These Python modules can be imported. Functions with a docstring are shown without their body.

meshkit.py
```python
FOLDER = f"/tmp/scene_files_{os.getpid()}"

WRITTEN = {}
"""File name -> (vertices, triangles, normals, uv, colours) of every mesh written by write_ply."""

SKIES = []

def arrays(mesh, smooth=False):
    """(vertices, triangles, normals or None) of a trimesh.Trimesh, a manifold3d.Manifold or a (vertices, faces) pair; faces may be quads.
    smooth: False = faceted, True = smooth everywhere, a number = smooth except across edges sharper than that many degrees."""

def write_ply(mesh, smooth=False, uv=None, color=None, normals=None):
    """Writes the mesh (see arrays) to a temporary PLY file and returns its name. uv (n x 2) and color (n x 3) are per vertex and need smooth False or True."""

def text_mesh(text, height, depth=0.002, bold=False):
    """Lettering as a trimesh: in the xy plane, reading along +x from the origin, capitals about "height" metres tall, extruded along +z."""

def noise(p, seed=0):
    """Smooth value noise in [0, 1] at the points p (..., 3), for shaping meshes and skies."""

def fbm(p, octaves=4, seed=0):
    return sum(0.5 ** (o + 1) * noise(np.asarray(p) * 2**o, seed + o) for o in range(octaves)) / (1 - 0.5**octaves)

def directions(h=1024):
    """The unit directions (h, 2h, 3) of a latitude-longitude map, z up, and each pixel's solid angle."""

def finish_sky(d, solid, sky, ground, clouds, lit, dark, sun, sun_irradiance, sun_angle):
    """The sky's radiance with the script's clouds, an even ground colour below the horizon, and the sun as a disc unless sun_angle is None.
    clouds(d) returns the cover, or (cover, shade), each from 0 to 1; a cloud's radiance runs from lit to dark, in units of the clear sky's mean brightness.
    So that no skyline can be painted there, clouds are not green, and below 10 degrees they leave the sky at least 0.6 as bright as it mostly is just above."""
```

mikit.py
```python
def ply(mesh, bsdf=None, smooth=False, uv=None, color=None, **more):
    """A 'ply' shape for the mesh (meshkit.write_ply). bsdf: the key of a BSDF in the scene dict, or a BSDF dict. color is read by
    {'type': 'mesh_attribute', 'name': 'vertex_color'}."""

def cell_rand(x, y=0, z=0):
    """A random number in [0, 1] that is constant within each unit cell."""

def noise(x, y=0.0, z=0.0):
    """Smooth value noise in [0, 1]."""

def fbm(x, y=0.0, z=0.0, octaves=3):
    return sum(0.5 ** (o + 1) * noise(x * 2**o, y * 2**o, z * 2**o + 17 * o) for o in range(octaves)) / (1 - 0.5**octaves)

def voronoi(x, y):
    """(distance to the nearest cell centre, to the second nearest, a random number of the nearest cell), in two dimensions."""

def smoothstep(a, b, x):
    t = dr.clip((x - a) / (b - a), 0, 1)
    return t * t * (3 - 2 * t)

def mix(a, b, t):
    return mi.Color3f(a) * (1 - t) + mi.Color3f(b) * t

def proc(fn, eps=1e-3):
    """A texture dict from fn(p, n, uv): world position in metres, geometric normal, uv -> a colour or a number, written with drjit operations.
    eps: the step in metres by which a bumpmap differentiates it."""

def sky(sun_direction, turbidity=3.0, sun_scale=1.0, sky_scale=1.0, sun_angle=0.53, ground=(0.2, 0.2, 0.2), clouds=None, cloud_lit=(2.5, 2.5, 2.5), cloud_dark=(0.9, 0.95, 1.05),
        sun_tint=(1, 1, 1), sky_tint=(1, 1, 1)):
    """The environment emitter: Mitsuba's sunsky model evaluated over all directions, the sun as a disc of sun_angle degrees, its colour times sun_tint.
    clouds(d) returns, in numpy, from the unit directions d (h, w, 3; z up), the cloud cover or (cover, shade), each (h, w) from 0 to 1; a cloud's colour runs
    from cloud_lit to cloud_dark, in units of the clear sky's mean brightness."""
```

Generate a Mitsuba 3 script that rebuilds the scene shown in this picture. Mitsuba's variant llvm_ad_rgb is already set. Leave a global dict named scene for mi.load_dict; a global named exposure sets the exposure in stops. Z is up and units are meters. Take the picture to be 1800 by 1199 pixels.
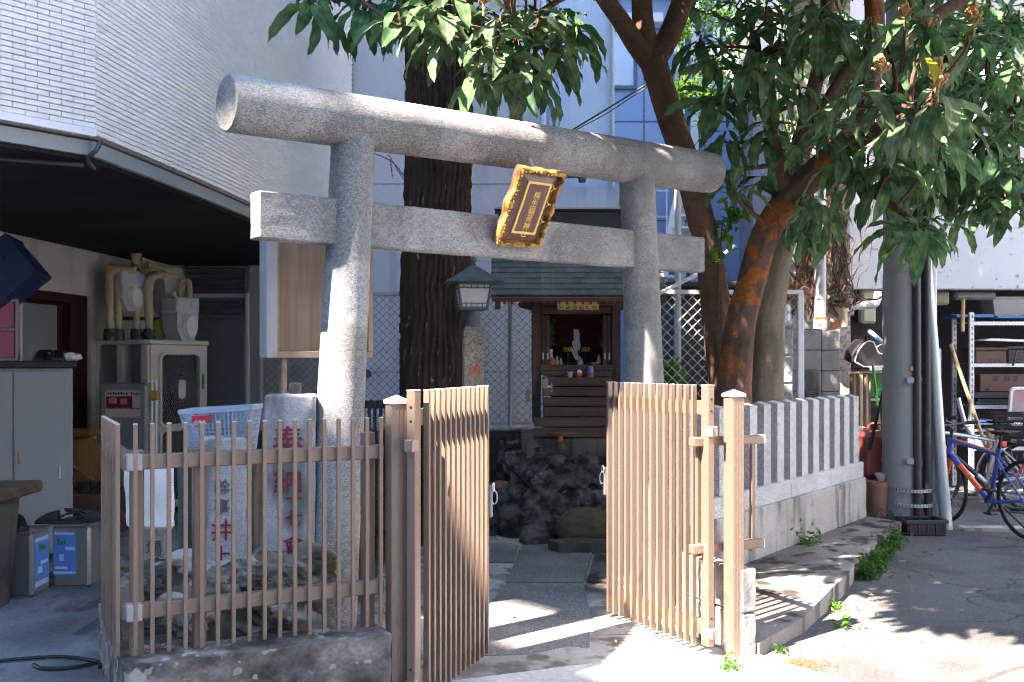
import math, random
import numpy as np, trimesh
import drjit as dr
import mitsuba as mi
import mikit, meshkit
from mikit import proc, noise, fbm, voronoi, cell_rand, smoothstep, mix
from shapely.geometry import Polygon, LineString
from shapely import affinity

T = mi.ScalarTransform4f
scene, labels = {'type': 'scene'}, {}
rng = random.Random(7)
nrg = np.random.default_rng(7)

# ------------------------------------------------------------------ camera, light, exposure
scene['camera'] = {'type': 'perspective', 'fov': 53.130, 'fov_axis': 'x', 'near_clip': 0.05, 'far_clip': 400.0,
                   'principal_point_offset_y': -0.0271,
                   'to_world': T().look_at(origin=[0, 0, 1.5], target=[0, 1, 1.5], up=[0, 0, 1])}
SUN = (-0.85, -0.72, 1.37)
scene['sky_light'] = mikit.sky(SUN, turbidity=3.0, sun_scale=1.0, sky_scale=1.0, sun_tint=(.98, .98, 1.09), sky_tint=(1.0, 1.02, 1.0))
exposure = 4.7

# ------------------------------------------------------------------ helpers
def PLY(mesh, m, **kw):
    return mikit.ply(mesh, 'm_' + m, **kw)

def M4(pos=(0, 0, 0), ang=0.0, tilt=None, scale=None):
    m = trimesh.transformations.rotation_matrix(ang, [0, 0, 1])
    if tilt is not None:
        m = m @ trimesh.transformations.rotation_matrix(tilt[0], tilt[1])
    if scale is not None:
        m = m @ np.diag([*scale, 1.0])
    m[:3, 3] = pos
    return m

def tf(mesh, M):
    m = mesh.copy()
    m.apply_transform(M)
    return m

def cat(ms):
    return trimesh.util.concatenate([trimesh.Trimesh(m.vertices, m.faces, process=False) for m in ms])

def box(x0, x1, y0, y1, z0, z1):
    m = trimesh.creation.box(extents=(x1 - x0, y1 - y0, z1 - z0))
    m.apply_translation(((x0 + x1) / 2, (y0 + y1) / 2, (z0 + z1) / 2))
    return m

def cbox(x0, x1, y0, y1, z0, z1, b=0.004):
    c = np.array([(x0 + x1) / 2, (y0 + y1) / 2, (z0 + z1) / 2]); h = np.array([x1 - x0, y1 - y0, z1 - z0]) / 2
    b = min(b, h.min() * .9)
    pts = []
    for sx in (-1, 1):
        for sy in (-1, 1):
            for sz in (-1, 1):
                s = np.array([sx, sy, sz])
                for k in range(3):
                    e = h - b
                    e[k] = h[k]
                    pts.append(c + s * e)
    return trimesh.convex.convex_hull(np.array(pts))

def hull(pts):
    return trimesh.convex.convex_hull(np.array(pts, float))

def bar(a, b, w, h, up=(0, 0, 1), bev=None):
    a, b = np.array(a, float), np.array(b, float)
    d = b - a; L = np.linalg.norm(d); d /= L
    u = np.array(up, float); s = np.cross(u, d)
    if np.linalg.norm(s) < 1e-6: s = np.cross([1, 0, 0], d)
    s /= np.linalg.norm(s); u = np.cross(d, s)
    m = cbox(0, L, -w / 2, w / 2, -h / 2, h / 2, bev) if bev else box(0, L, -w / 2, w / 2, -h / 2, h / 2)
    R = np.eye(4); R[:3, 0] = d; R[:3, 1] = s; R[:3, 2] = u; R[:3, 3] = a
    m.apply_transform(R)
    return m

def tube(points, radii, sides=10, caps=True):
    p = np.asarray(points, float); n = len(p)
    r = np.broadcast_to(np.asarray(radii, float), (n,))
    t = np.gradient(p, axis=0); t /= np.linalg.norm(t, axis=1, keepdims=True) + 1e-12
    a = np.zeros_like(p); ref = np.array([0, 0, 1.0]) if abs(t[0, 2]) < .9 else np.array([1.0, 0, 0])
    v = np.cross(t[0], ref); a[0] = v / np.linalg.norm(v)
    for i in range(1, n):
        v = a[i - 1] - t[i] * np.dot(a[i - 1], t[i]); a[i] = v / (np.linalg.norm(v) + 1e-12)
    b = np.cross(t, a); ang = np.arange(sides) * 2 * np.pi / sides
    V = p[:, None] + r[:, None, None] * (np.cos(ang)[None, :, None] * a[:, None] + np.sin(ang)[None, :, None] * b[:, None])
    i, j = np.meshgrid(np.arange(n - 1), np.arange(sides), indexing='ij'); j2 = (j + 1) % sides
    q = np.stack([i * sides + j, i * sides + j2, (i + 1) * sides + j2, (i + 1) * sides + j], -1).reshape(-1, 4)
    F = [q[:, [0, 1, 2]], q[:, [0, 2, 3]]]; V = V.reshape(-1, 3)
    if caps:
        V = np.vstack([V, p[0], p[-1]]); c0, c1 = len(V) - 2, len(V) - 1
        k = np.arange(sides); k2 = (k + 1) % sides; o = (n - 1) * sides
        F += [np.stack([np.full(sides, c0), k2, k], -1), np.stack([np.full(sides, c1), o + k, o + k2], -1)]
    return trimesh.Trimesh(V, np.vstack(F), process=False)

def smooth_path(pts, n=8):
    """Catmull-Rom through the points (any number of columns)."""
    p = np.asarray(pts, float)
    if len(p) < 3: return p
    e = np.vstack([2 * p[0] - p[1], p, 2 * p[-1] - p[-2]]); out = []
    for i in range(1, len(e) - 2):
        for t in np.linspace(0, 1, n, endpoint=False):
            a, b, c, d = e[i - 1], e[i], e[i + 1], e[i + 2]
            out.append(.5 * (2 * b + (c - a) * t + (2 * a - 5 * b + 4 * c - d) * t * t + (3 * b - a - 3 * c + d) * t ** 3))
    out.append(p[-1])
    return np.array(out)

def lathe(profile, sides=24):
    """profile: (r, z) from bottom to top."""
    pr = np.asarray(profile, float)
    return tube(np.c_[np.zeros(len(pr)), np.zeros(len(pr)), pr[:, 1]] + np.c_[np.zeros((len(pr), 2)), np.arange(len(pr)) * 1e-7], pr[:, 0], sides)

def prism(poly, z0, z1):
    p = poly if isinstance(poly, Polygon) else Polygon(poly)
    m = trimesh.creation.extrude_polygon(p, z1 - z0, engine='earcut')
    m.apply_translation((0, 0, z0))
    return m

def wobble(mesh, amp, freq, seed=0, octaves=3):
    v = np.array(mesh.vertices)
    d = np.stack([meshkit.fbm(v * freq + 31 * k, octaves, seed + k) - .5 for k in range(3)], -1)
    return trimesh.Trimesh(v + d * 2 * amp, mesh.faces, process=False)

def rock(c, size, seed, sub=3, rough=.25, ang=None):
    m = trimesh.creation.icosphere(sub, 1.0)
    v = np.array(m.vertices)
    v = np.sign(v) * np.abs(v) ** .85
    d = 1 + rough * 2 * (meshkit.fbm(v * 1.4 + seed * 7.3, 4, seed) - .5) + rough * .5 * (meshkit.fbm(v * 6 + seed, 2, seed) - .5)
    v = v * d[:, None] * np.asarray(size)
    m = trimesh.Trimesh(v, m.faces, process=False)
    m.apply_transform(M4(c, ang if ang is not None else seed * 1.7))
    return m

ORD = 'first second third fourth fifth sixth seventh eighth ninth tenth eleventh twelfth thirteenth fourteenth fifteenth'.split()
def tier_labels(items, fmt, cuts, names):
    """items: (key, x/y bearing, z); labels by tier (from the top) and by order from the left."""
    for lo, hi, nm in zip(cuts[:-1], cuts[1:], names):
        for i, (k, b, z) in enumerate(sorted([t for t in items if lo <= t[2] < hi], key=lambda t: t[1])):
            labels[k]['label'] = fmt % (nm, ORD[i])

_used = {}
def numbered(key):
    n = _used.get(key, -1) + 1
    _used[key] = n
    return key if n == 0 else f'{key}_{n:03d}'

def put(name, shape, parent=None, label=None, category=None, group=None, kind=None):
    key = numbered(parent + '__' + name if parent else name)
    scene[key] = shape
    tag(key, label, category, group, kind)
    return key

def tag(key, label=None, category=None, group=None, kind=None):
    d = {k: v for k, v in (('label', label), ('category', category), ('group', group), ('kind', kind)) if v}
    if d: labels[key] = d

def obj(name, mesh, mat, parent=None, M=None, smooth=False, **kw):
    if M is not None: mesh = tf(mesh, M)
    return put(name, PLY(mesh, mat, smooth=smooth), parent, **kw)

def thing(name, label, category, group=None, kind=None):
    key = numbered(name)
    tag(key, label, category, group, kind)
    return key

def inst(name, plydict, parent, M, **kw):
    return put(name, {**plydict, 'to_world': T(np.ascontiguousarray(M))}, parent, **kw)

def struct(name, mesh, mat, smooth=False, M=None):
    return obj(name, mesh, mat, None, M, smooth, kind='structure')

def dirM(o, d):
    """Local x along the horizontal direction d, local y to its left, z up, origin o."""
    return M4(o, math.atan2(d[1], d[0]))

GLYPH = {'桐':[[[42,-64,42,24,93,24,92,-61,88,-64,76,-65,73,-58,84,-57,86,-55,86,17,50,17,49,-64]],[[53,7,81,7,81,1,53,1]],[[55,-10,79,-10,79,-42,62,-42,61,-47,55,-47],[61,-35,74,-36,74,-15,61,-15]],[[3,-37,10,-25,17,-3,17,2,5,2,5,9,18,9,18,28,26,29,26,9,38,9,38,2,26,2,26,-2,39,-23,39,-25,34,-29,28,-15,26,-15,26,-64,18,-64,18,-22,16,-22,14,-31,8,-43,6,-43]]],'生':[[[6,-54,46,-53,46,-28,17,-28,17,-21,46,-21,46,2,24,2,13,-15,6,-11,19,11,24,27,31,25,27,9,46,9,46,28,54,28,54,9,90,9,90,2,54,2,54,-21,86,-21,86,-28,54,-28,54,-53,95,-54,95,-61,6,-61]]],'稲':[[[56,-14,77,-13,76,-9,83,3,87,15,94,13,94,10,83,-12,93,-13,93,-64,86,-64,85,-59,64,-59,63,-65,56,-64],[63,-32,86,-33,86,-20,63,-20],[64,-40,63,-52,86,-52,86,-41,85,-39]],[[4,-42,4,-38,13,-23,17,-11,16,-8,5,-8,5,-1,19,0,19,15,6,13,4,18,22,22,31,26,34,26,38,22,39,19,63,22,82,27,86,27,90,23,89,21,82,19,44,13,40,13,37,20,26,17,26,-1,38,-1,38,-8,26,-8,26,-12,38,-24,39,-27,34,-32,30,-24,28,-22,26,-23,26,-65,19,-65,19,-25,17,-25,9,-45,7,-46]],[[64,-6,59,12,63,13,66,12,71,-3,70,-5]],[[41,6,42,9,47,10,51,3,54,-7,47,-9,45,0]],[[41,-64,41,-12,48,-12,48,-64]]],'荷':[[[35,-8,35,-1,95,-1,95,-8,85,-9,85,-59,83,-62,76,-64,63,-64,61,-59,61,-57,76,-57,78,-55,78,-8]],[[3,-26,17,-12,25,3,29,5,29,13,6,13,6,20,28,20,29,28,36,28,37,20,63,20,64,28,71,28,72,20,94,20,94,13,71,13,71,4,64,4,63,13,36,13,36,4,31,4,33,0,25,-13,25,-64,18,-64,18,-23,16,-23,8,-32]],[[36,-17,68,-17,68,-45,45,-45,43,-47,43,-52,37,-52],[43,-38,61,-39,61,-23,44,-23,43,-25]]],'神':[[[43,-41,43,13,64,13,64,29,71,29,71,13,92,13,92,-40,85,-40,84,-36,71,-36,71,-64,64,-64,64,-36,51,-36,50,-41],[71,-28,85,-29,85,-15,71,-15],[71,-7,85,-8,85,6,71,6],[50,-28,64,-29,64,-15,50,-15],[50,-7,64,-8,64,6,50,6]],[[3,-28,20,-13,30,3,29,4,5,4,5,11,24,11,24,14,16,24,16,26,22,28,30,18,30,15,26,13,26,11,37,11,39,9,38,3,28,-14,40,-26,40,-29,37,-33,35,-33,32,-27,28,-23,26,-23,26,-64,19,-64,19,-25,17,-25,8,-34,6,-34]]],'社':[[[38,-53,65,-53,65,-10,43,-10,43,-3,65,-3,65,29,72,29,72,-3,94,-3,94,-10,74,-10,72,-11,72,-52,96,-53,96,-60,38,-60]],[[3,-28,23,-10,31,3,30,4,5,4,5,11,25,11,20,21,16,24,16,26,23,28,31,17,31,15,28,14,27,11,38,11,41,9,36,-3,29,-13,42,-26,42,-28,37,-33,32,-25,29,-22,27,-22,27,-64,20,-64,20,-24,18,-24,7,-34,5,-33]]],'奉':[[[4,-34,4,-32,15,-27,28,-14,27,-13,8,-13,8,-7,33,-7,37,-1,36,1,15,1,15,7,40,7,43,12,42,14,12,14,12,20,44,20,47,29,55,27,54,20,88,20,88,14,52,14,49,8,50,7,84,7,84,1,47,1,43,-6,44,-7,93,-7,93,-13,72,-14,74,-18,81,-24,93,-31,96,-31,95,-35,92,-38,83,-34,73,-26,72,-27,72,-32,54,-33,54,-42,86,-42,85,-49,54,-49,54,-64,47,-65,46,-49,14,-49,14,-42,46,-42,46,-32,28,-32,27,-27,9,-39],[29,-25,45,-26,46,-17,54,-17,54,-26,72,-25,62,-13,38,-13]]],'納':[[[45,-65,45,6,65,6,65,28,72,28,72,6,92,6,92,-59,90,-62,85,-64,73,-64,71,-57,83,-57,85,-56,85,-41,84,-40,78,-43,77,-38,68,-22,59,-41,57,-43,51,-41,51,-65],[70,-10,83,-37,85,-37,85,-1,71,-1],[51,-36,53,-37,59,-25,63,-12,63,-1,51,-2]],[[6,-32,4,-25,10,-21,18,-8,16,-7,5,-9,4,-2,12,7,21,28,24,28,28,26,28,24,14,-1,23,-1,30,13,35,12,37,9,25,-11,16,-22,22,-23,32,-21,29,-11,34,-10,41,-29,35,-32,34,-27,30,-27]],[[35,-55,30,-35,35,-34,40,-49,40,-54]],[[21,-59,19,-37,24,-36,27,-58]],[[3,-60,6,-51,8,-37,12,-37,14,-38,14,-41,10,-60,9,-62]]],'十':[[[6,-17,6,-9,46,-9,46,28,54,28,54,-9,95,-9,95,-17,54,-17,54,-64,46,-64,46,-17]]],'七':[[[6,-19,5,-12,7,-11,34,-7,34,27,42,27,42,-5,49,-5,93,3,95,1,95,-5,93,-6,43,-13,42,-15,42,-51,45,-53,52,-54,79,-53,83,-50,84,-38,86,-35,87,-37,92,-38,90,-54,86,-59,81,-61,40,-60,36,-57,34,-52,34,-15]]],'會':[[[4,2,31,13,40,19,49,29,55,27,55,24,59,20,68,14,87,6,97,4,93,-2,84,-1,84,-26,16,-26,16,-1,7,-3],[19,0,20,-1,83,0,69,7,68,5,33,5,32,7],[65,-20,77,-21,77,-6,67,-6,71,-10],[53,-20,61,-21,59,-18,65,-6,53,-6],[40,11,41,10,62,11,51,19],[35,-7,40,-17,40,-19,37,-19,37,-21,47,-21,47,-6],[23,-20,34,-21,33,-15,29,-10,30,-8,33,-8,33,-6,23,-6]],[[22,-64,22,-31,79,-31,79,-64,71,-64,70,-61,31,-61,30,-64],[31,-48,31,-56,71,-55,70,-48],[31,-36,31,-43,71,-42,70,-36]]],'井':[[[6,-32,6,-24,28,-24,29,0,9,0,9,7,27,7,29,8,29,28,36,28,36,9,38,7,64,7,64,28,72,28,72,7,92,7,92,0,72,-1,72,-24,94,-24,94,-32,72,-32,72,-64,64,-64,64,-32,36,-32,28,-52,18,-63,13,-65,8,-61,8,-59,19,-50,25,-40,26,-33],[36,-23,64,-24,64,0,36,0]]],'上':[[[5,-59,5,-52,43,-52,43,27,51,27,51,-5,88,-5,88,-12,51,-12,51,-51,95,-52,95,-60]]],'幹':[[[4,-46,4,-39,23,-38,23,-31,9,-31,9,2,23,2,23,9,5,10,5,17,23,17,23,28,30,28,30,17,48,17,48,10,30,10,30,2,45,2,45,-1,46,-2,60,11,67,22,69,29,70,30,75,29,76,26,74,21,78,14,91,0,97,-3,97,-5,93,-9,89,-7,89,-15,75,-15,75,-31,93,-31,93,-38,75,-38,75,-64,68,-64,67,-38,49,-38,49,-46,30,-46,30,-64,23,-64,23,-46],[45,-31,30,-31,30,-39,48,-39,49,-31,68,-31,68,-15,53,-15,53,-8,89,-8,79,3,72,14,69,14,65,6,55,-5,49,-9,47,-6,45,-6],[15,-24,37,-25,38,-18,16,-17],[15,-10,37,-11,38,-5,16,-4]]],'事':[[[5,-36,5,-30,46,-29,45,-23,14,-22,14,-17,46,-17,45,-10,17,-10,17,8,45,8,46,14,7,14,7,20,45,20,46,28,53,28,53,22,55,20,93,20,93,14,53,13,54,8,83,8,83,-10,54,-10,53,-16,85,-17,85,-30,95,-30,95,-36,85,-36,85,-54,78,-54,77,-49,54,-49,53,-61,50,-64,32,-65,30,-59,44,-59,46,-58,46,-49,13,-49,13,-43,45,-43,46,-36],[53,-42,77,-43,78,-37,54,-36],[53,-29,77,-30,78,-24,54,-23],[53,-3,55,-5,75,-5,76,2,55,3,53,1],[25,-4,45,-5,46,2,26,3,24,1]]],'工':[[[5,-49,46,-48,46,9,11,9,10,17,90,17,90,9,54,9,54,-48,95,-49,95,-57,6,-57]]],'場':[[[4,-41,4,-38,17,-32,17,-1,5,0,5,7,17,7,17,28,24,28,24,7,35,7,35,0,24,-1,24,-29,32,-25,35,-25,36,-31,34,-33,35,-34,46,-22,45,-20,34,-20,33,-13,96,-13,96,-20,55,-20,51,-26,52,-27,94,-27,90,-58,84,-64,72,-64,70,-58,80,-58,83,-56,85,-47,85,-33,78,-33,71,-50,63,-61,59,-64,55,-63,53,-60,62,-52,68,-43,71,-36,71,-33,62,-33,52,-49,39,-60,37,-60,33,-55,37,-54,48,-44,55,-35,55,-33,45,-33,34,-44,31,-44,28,-41,28,-39,34,-35,33,-33,7,-46]],[[43,26,89,26,89,-8,43,-8],[50,-1,81,-2,82,6,51,7],[50,13,81,12,82,19,51,20]]],'連':[[[3,-57,11,-48,18,-43,18,-14,5,-13,5,-6,25,-6,25,-46,32,-52,47,-56,75,-56,97,-54,95,-62,86,-63,44,-63,31,-59,20,-51,13,-56,9,-64,7,-64]],[[29,-40,29,-34,57,-33,56,-27,35,-27,35,6,56,6,57,13,30,13,30,19,56,19,57,28,65,28,66,19,93,19,93,13,65,13,66,6,88,6,88,-27,66,-27,65,-33,95,-34,95,-40,65,-40,65,-52,57,-51,56,-40],[65,-20,81,-21,81,-13,65,-13],[65,-7,80,-8,81,-6,81,0,65,0],[42,-20,57,-21,57,-13,42,-13],[57,-1,42,0,42,-8,57,-8]],[[9,22,11,26,15,27,25,15,28,9,22,5]]],'金':[[[8,-11,4,-3,24,5,37,14,46,23,49,29,56,27,55,21,64,13,78,4,96,-3,97,-5,93,-10,87,-9,77,-4,76,-9,54,-9,54,-23,89,-23,89,-30,54,-30,54,-55,93,-55,93,-62,7,-62,7,-55,46,-55,46,-30,11,-30,11,-23,46,-23,46,-10,24,-9,24,-5,23,-4],[29,-1,30,-2,72,-1,58,9,50,17,45,11]],[[63,-51,73,-32,79,-34,80,-36,71,-51,69,-53]],[[24,-41,20,-34,25,-32,27,-33,34,-45,35,-51,31,-53,28,-52]]],'O':[[[6,-28,7,-5,11,5,19,14,27,18,43,19,55,14,63,5,68,-9,68,-29,63,-43,55,-52,43,-57,27,-56,18,-51,14,-47,8,-36],[15,-16,18,-36,26,-46,34,-49,40,-49,48,-46,54,-40,59,-24,59,-13,56,-1,50,7,40,11,34,11,26,8,18,-3]]],'G':[[[6,-28,7,-6,11,4,19,13,29,18,45,19,55,15,60,11,56,4,43,11,36,11,27,8,20,1,17,-6,15,-17,16,-29,19,-38,25,-45,36,-49,47,-48,53,-44,53,-26,38,-26,37,-18,61,-18,61,-49,58,-52,45,-57,33,-57,26,-55,20,-52,12,-44]]],'K':[[[10,17,19,17,20,-18,50,17,60,17,59,14,38,-11,64,-56,54,-56,52,-54,32,-19,19,-34,19,-56,10,-56]]]}

def glyph_mesh(ch, size, depth, slant=0):
    """One character, size metres across, in the local xz plane (x right, z up), raised towards -y."""
    ms = []
    for rings in GLYPH[ch]:
        rs = [np.array(r, float).reshape(-1, 2) for r in rings]
        p = Polygon(rs[0], rs[1:]).buffer(0)
        for g in getattr(p, 'geoms', [p]):
            if g.area > 2: ms.append(trimesh.creation.extrude_polygon(g, depth * 100 / size, engine='earcut'))
    m = cat(ms); m.apply_scale(size / 100.0); m.apply_translation((-.5 * size, -.12 * size, 0))
    m.apply_transform(trimesh.transformations.rotation_matrix(math.pi / 2, [1, 0, 0]))
    return m

# ------------------------------------------------------------------ materials
def prin(base, rough=.6, spec=.4, metal=0.0, **kw):
    c = base if isinstance(base, dict) else {'type': 'rgb', 'value': list(base)}
    return {'type': 'principled', 'base_color': c, 'roughness': rough, 'specular': spec, 'metallic': metal, **kw}

def bump(b, fn, scale, eps=1e-3):
    return {'type': 'bumpmap', 'texture': proc(fn, eps), 'scale': scale, 'bsdf': b}

def mat(key, b):
    scene['m_' + key] = {'type': 'twosided', 'bsdf': b}

def granite_fn(lo, hi, f, stain):
    def fn(p, n, uv):
        s = noise(p.x * f, p.y * f, p.z * f) * .6 + noise(p.x * f * 2.3, p.y * f * 2.3, p.z * f * 2.3) * .4
        s = smoothstep(.25, .78, s)
        w = fbm(p.x * 3, p.y * 3, p.z * 2.2, 4)
        c = mix(lo, hi, s)
        c = c * (1 - stain * smoothstep(.42, .62, w))
        r = fbm(p.x * 13, p.y * 13, p.z * 1.3, 3)
        c = c * (1 - stain * .6 * smoothstep(.5, .68, r))
        l = smoothstep(.64, .70, fbm(p.x * 16 + 3, p.y * 16, p.z * 16, 3))
        c = c * (1 - l * stain * .5) + mi.Color3f(.5, .5, .46) * l * stain * .5
        g = smoothstep(.5, .66, fbm(p.x * 5 + 7, p.y * 5, p.z * 5, 3)) * stain * .55
        return c * (1 - g) + mi.Color3f(.11, .12, .075) * g
    return fn

mat('torii_stone', bump(prin(proc(granite_fn((.17, .175, .18), (.42, .425, .43), 190.0, .30)), .85, .3), lambda p, n, uv: noise(p.x * 160, p.y * 160, p.z * 160), .002))
mat('fence_granite', prin(proc(granite_fn((.30, .31, .325), (.64, .645, .66), 130.0, .10)), .75, .3))

def concrete_fn(a, b, dark, streak=1.0):
    def fn(p, n, uv):
        w = fbm(p.x * 2.1, p.y * 2.1, p.z * 1.6, 5)
        st = fbm(p.x * 9, p.y * 9, p.z * .9 + 4, 3)
        f = noise(p.x * 60, p.y * 60, p.z * 60) * .5 + noise(p.x * 140, p.y * 140, p.z * 140) * .5
        c = mix(a, b, smoothstep(.3, .7, w))
        c = c * (1 - .55 * streak * smoothstep(.5, .72, st)) * (.82 + .36 * f)
        d = smoothstep(.56, .70, fbm(p.x * 3.3 + 11, p.y * 3.3, p.z * 3.3, 4))
        return c * (1 - d * .6) + mi.Color3f(*dark) * d * .6
    return fn

mat('old_concrete', bump(prin(proc(concrete_fn((.30, .29, .27), (.42, .41, .39), (.08, .08, .07))), .9, .25), lambda p, n, uv: fbm(p.x * 30, p.y * 30, p.z * 30, 3), .004))
mat('kerb_concrete', bump(prin(proc(concrete_fn((.11, .098, .09), (.23, .21, .195), (.04, .034, .03), 1.3)), .9, .25), lambda p, n, uv: fbm(p.x * 26, p.y * 26, p.z * 26, 4), .007))
def footing_fn(p, n, uv):
    w = fbm(p.x * 11, p.y * 11, p.z * 11, 5)
    b = fbm(p.x * 2.6, p.y * 2.6, p.z * 4.0, 4)
    f = noise(p.x * 90, p.y * 90, p.z * 90)
    c = mix((.060, .052, .047), (.25, .228, .21), smoothstep(.30, .70, w * .65 + b * .35)) * (.72 + .5 * f)
    l = smoothstep(.66, .72, fbm(p.x * 19 + 4, p.y * 19, p.z * 19, 3))
    m = smoothstep(.54, .66, fbm(p.x * 5 + 8, p.y * 5, p.z * 5, 4))
    c = c * (1 - m * .5) + mi.Color3f(.035, .038, .022) * m * .5
    return c * (1 - l * .6) + mi.Color3f(.42, .41, .39) * l * .6
mat('footing', bump(prin(proc(footing_fn), .92, .2), lambda p, n, uv: fbm(p.x * 24, p.y * 24, p.z * 24, 4), .012))
mat('dark_concrete', bump(prin(proc(concrete_fn((.09, .088, .08), (.14, .135, .125), (.03, .032, .025))), .9, .25), lambda p, n, uv: fbm(p.x * 26, p.y * 26, p.z * 26, 3), .004))

def pave_fn(p, n, uv):
    w = fbm(p.x * 1.4, p.y * 1.4, 3.0, 5)
    f = noise(p.x * 70, p.y * 70, 1.0) * .55 + noise(p.x * 170, p.y * 170, 2.0) * .45
    c = mix((.36, .35, .34), (.50, .49, .47), smoothstep(.32, .68, w)) * (.80 + .4 * f)
    d1, d2, r = voronoi(p.x * 1.1 + .5 * fbm(p.x * 3, p.y * 3, 0.0, 3), p.y * 1.1 + .5 * fbm(p.x * 3 + 9, p.y * 3, 0.0, 3))
    cr = 1 - smoothstep(.008, .022, d2 - d1)
    return c * (1 - .6 * cr * smoothstep(.45, .6, fbm(p.x * .8, p.y * .8, 5.0, 2)))
mat('apron_concrete', bump(prin(proc(pave_fn), .9, .25), lambda p, n, uv: fbm(p.x * 40, p.y * 40, 0.0, 3), .003))

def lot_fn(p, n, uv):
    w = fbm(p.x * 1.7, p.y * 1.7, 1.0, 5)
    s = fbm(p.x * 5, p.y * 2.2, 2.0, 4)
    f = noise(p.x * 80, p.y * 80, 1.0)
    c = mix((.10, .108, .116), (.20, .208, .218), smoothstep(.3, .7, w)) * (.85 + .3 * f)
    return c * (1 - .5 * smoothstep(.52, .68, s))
mat('lot_concrete', bump(prin(proc(lot_fn), .8, .35), lambda p, n, uv: fbm(p.x * 20, p.y * 20, 0.0, 3), .003))

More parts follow.
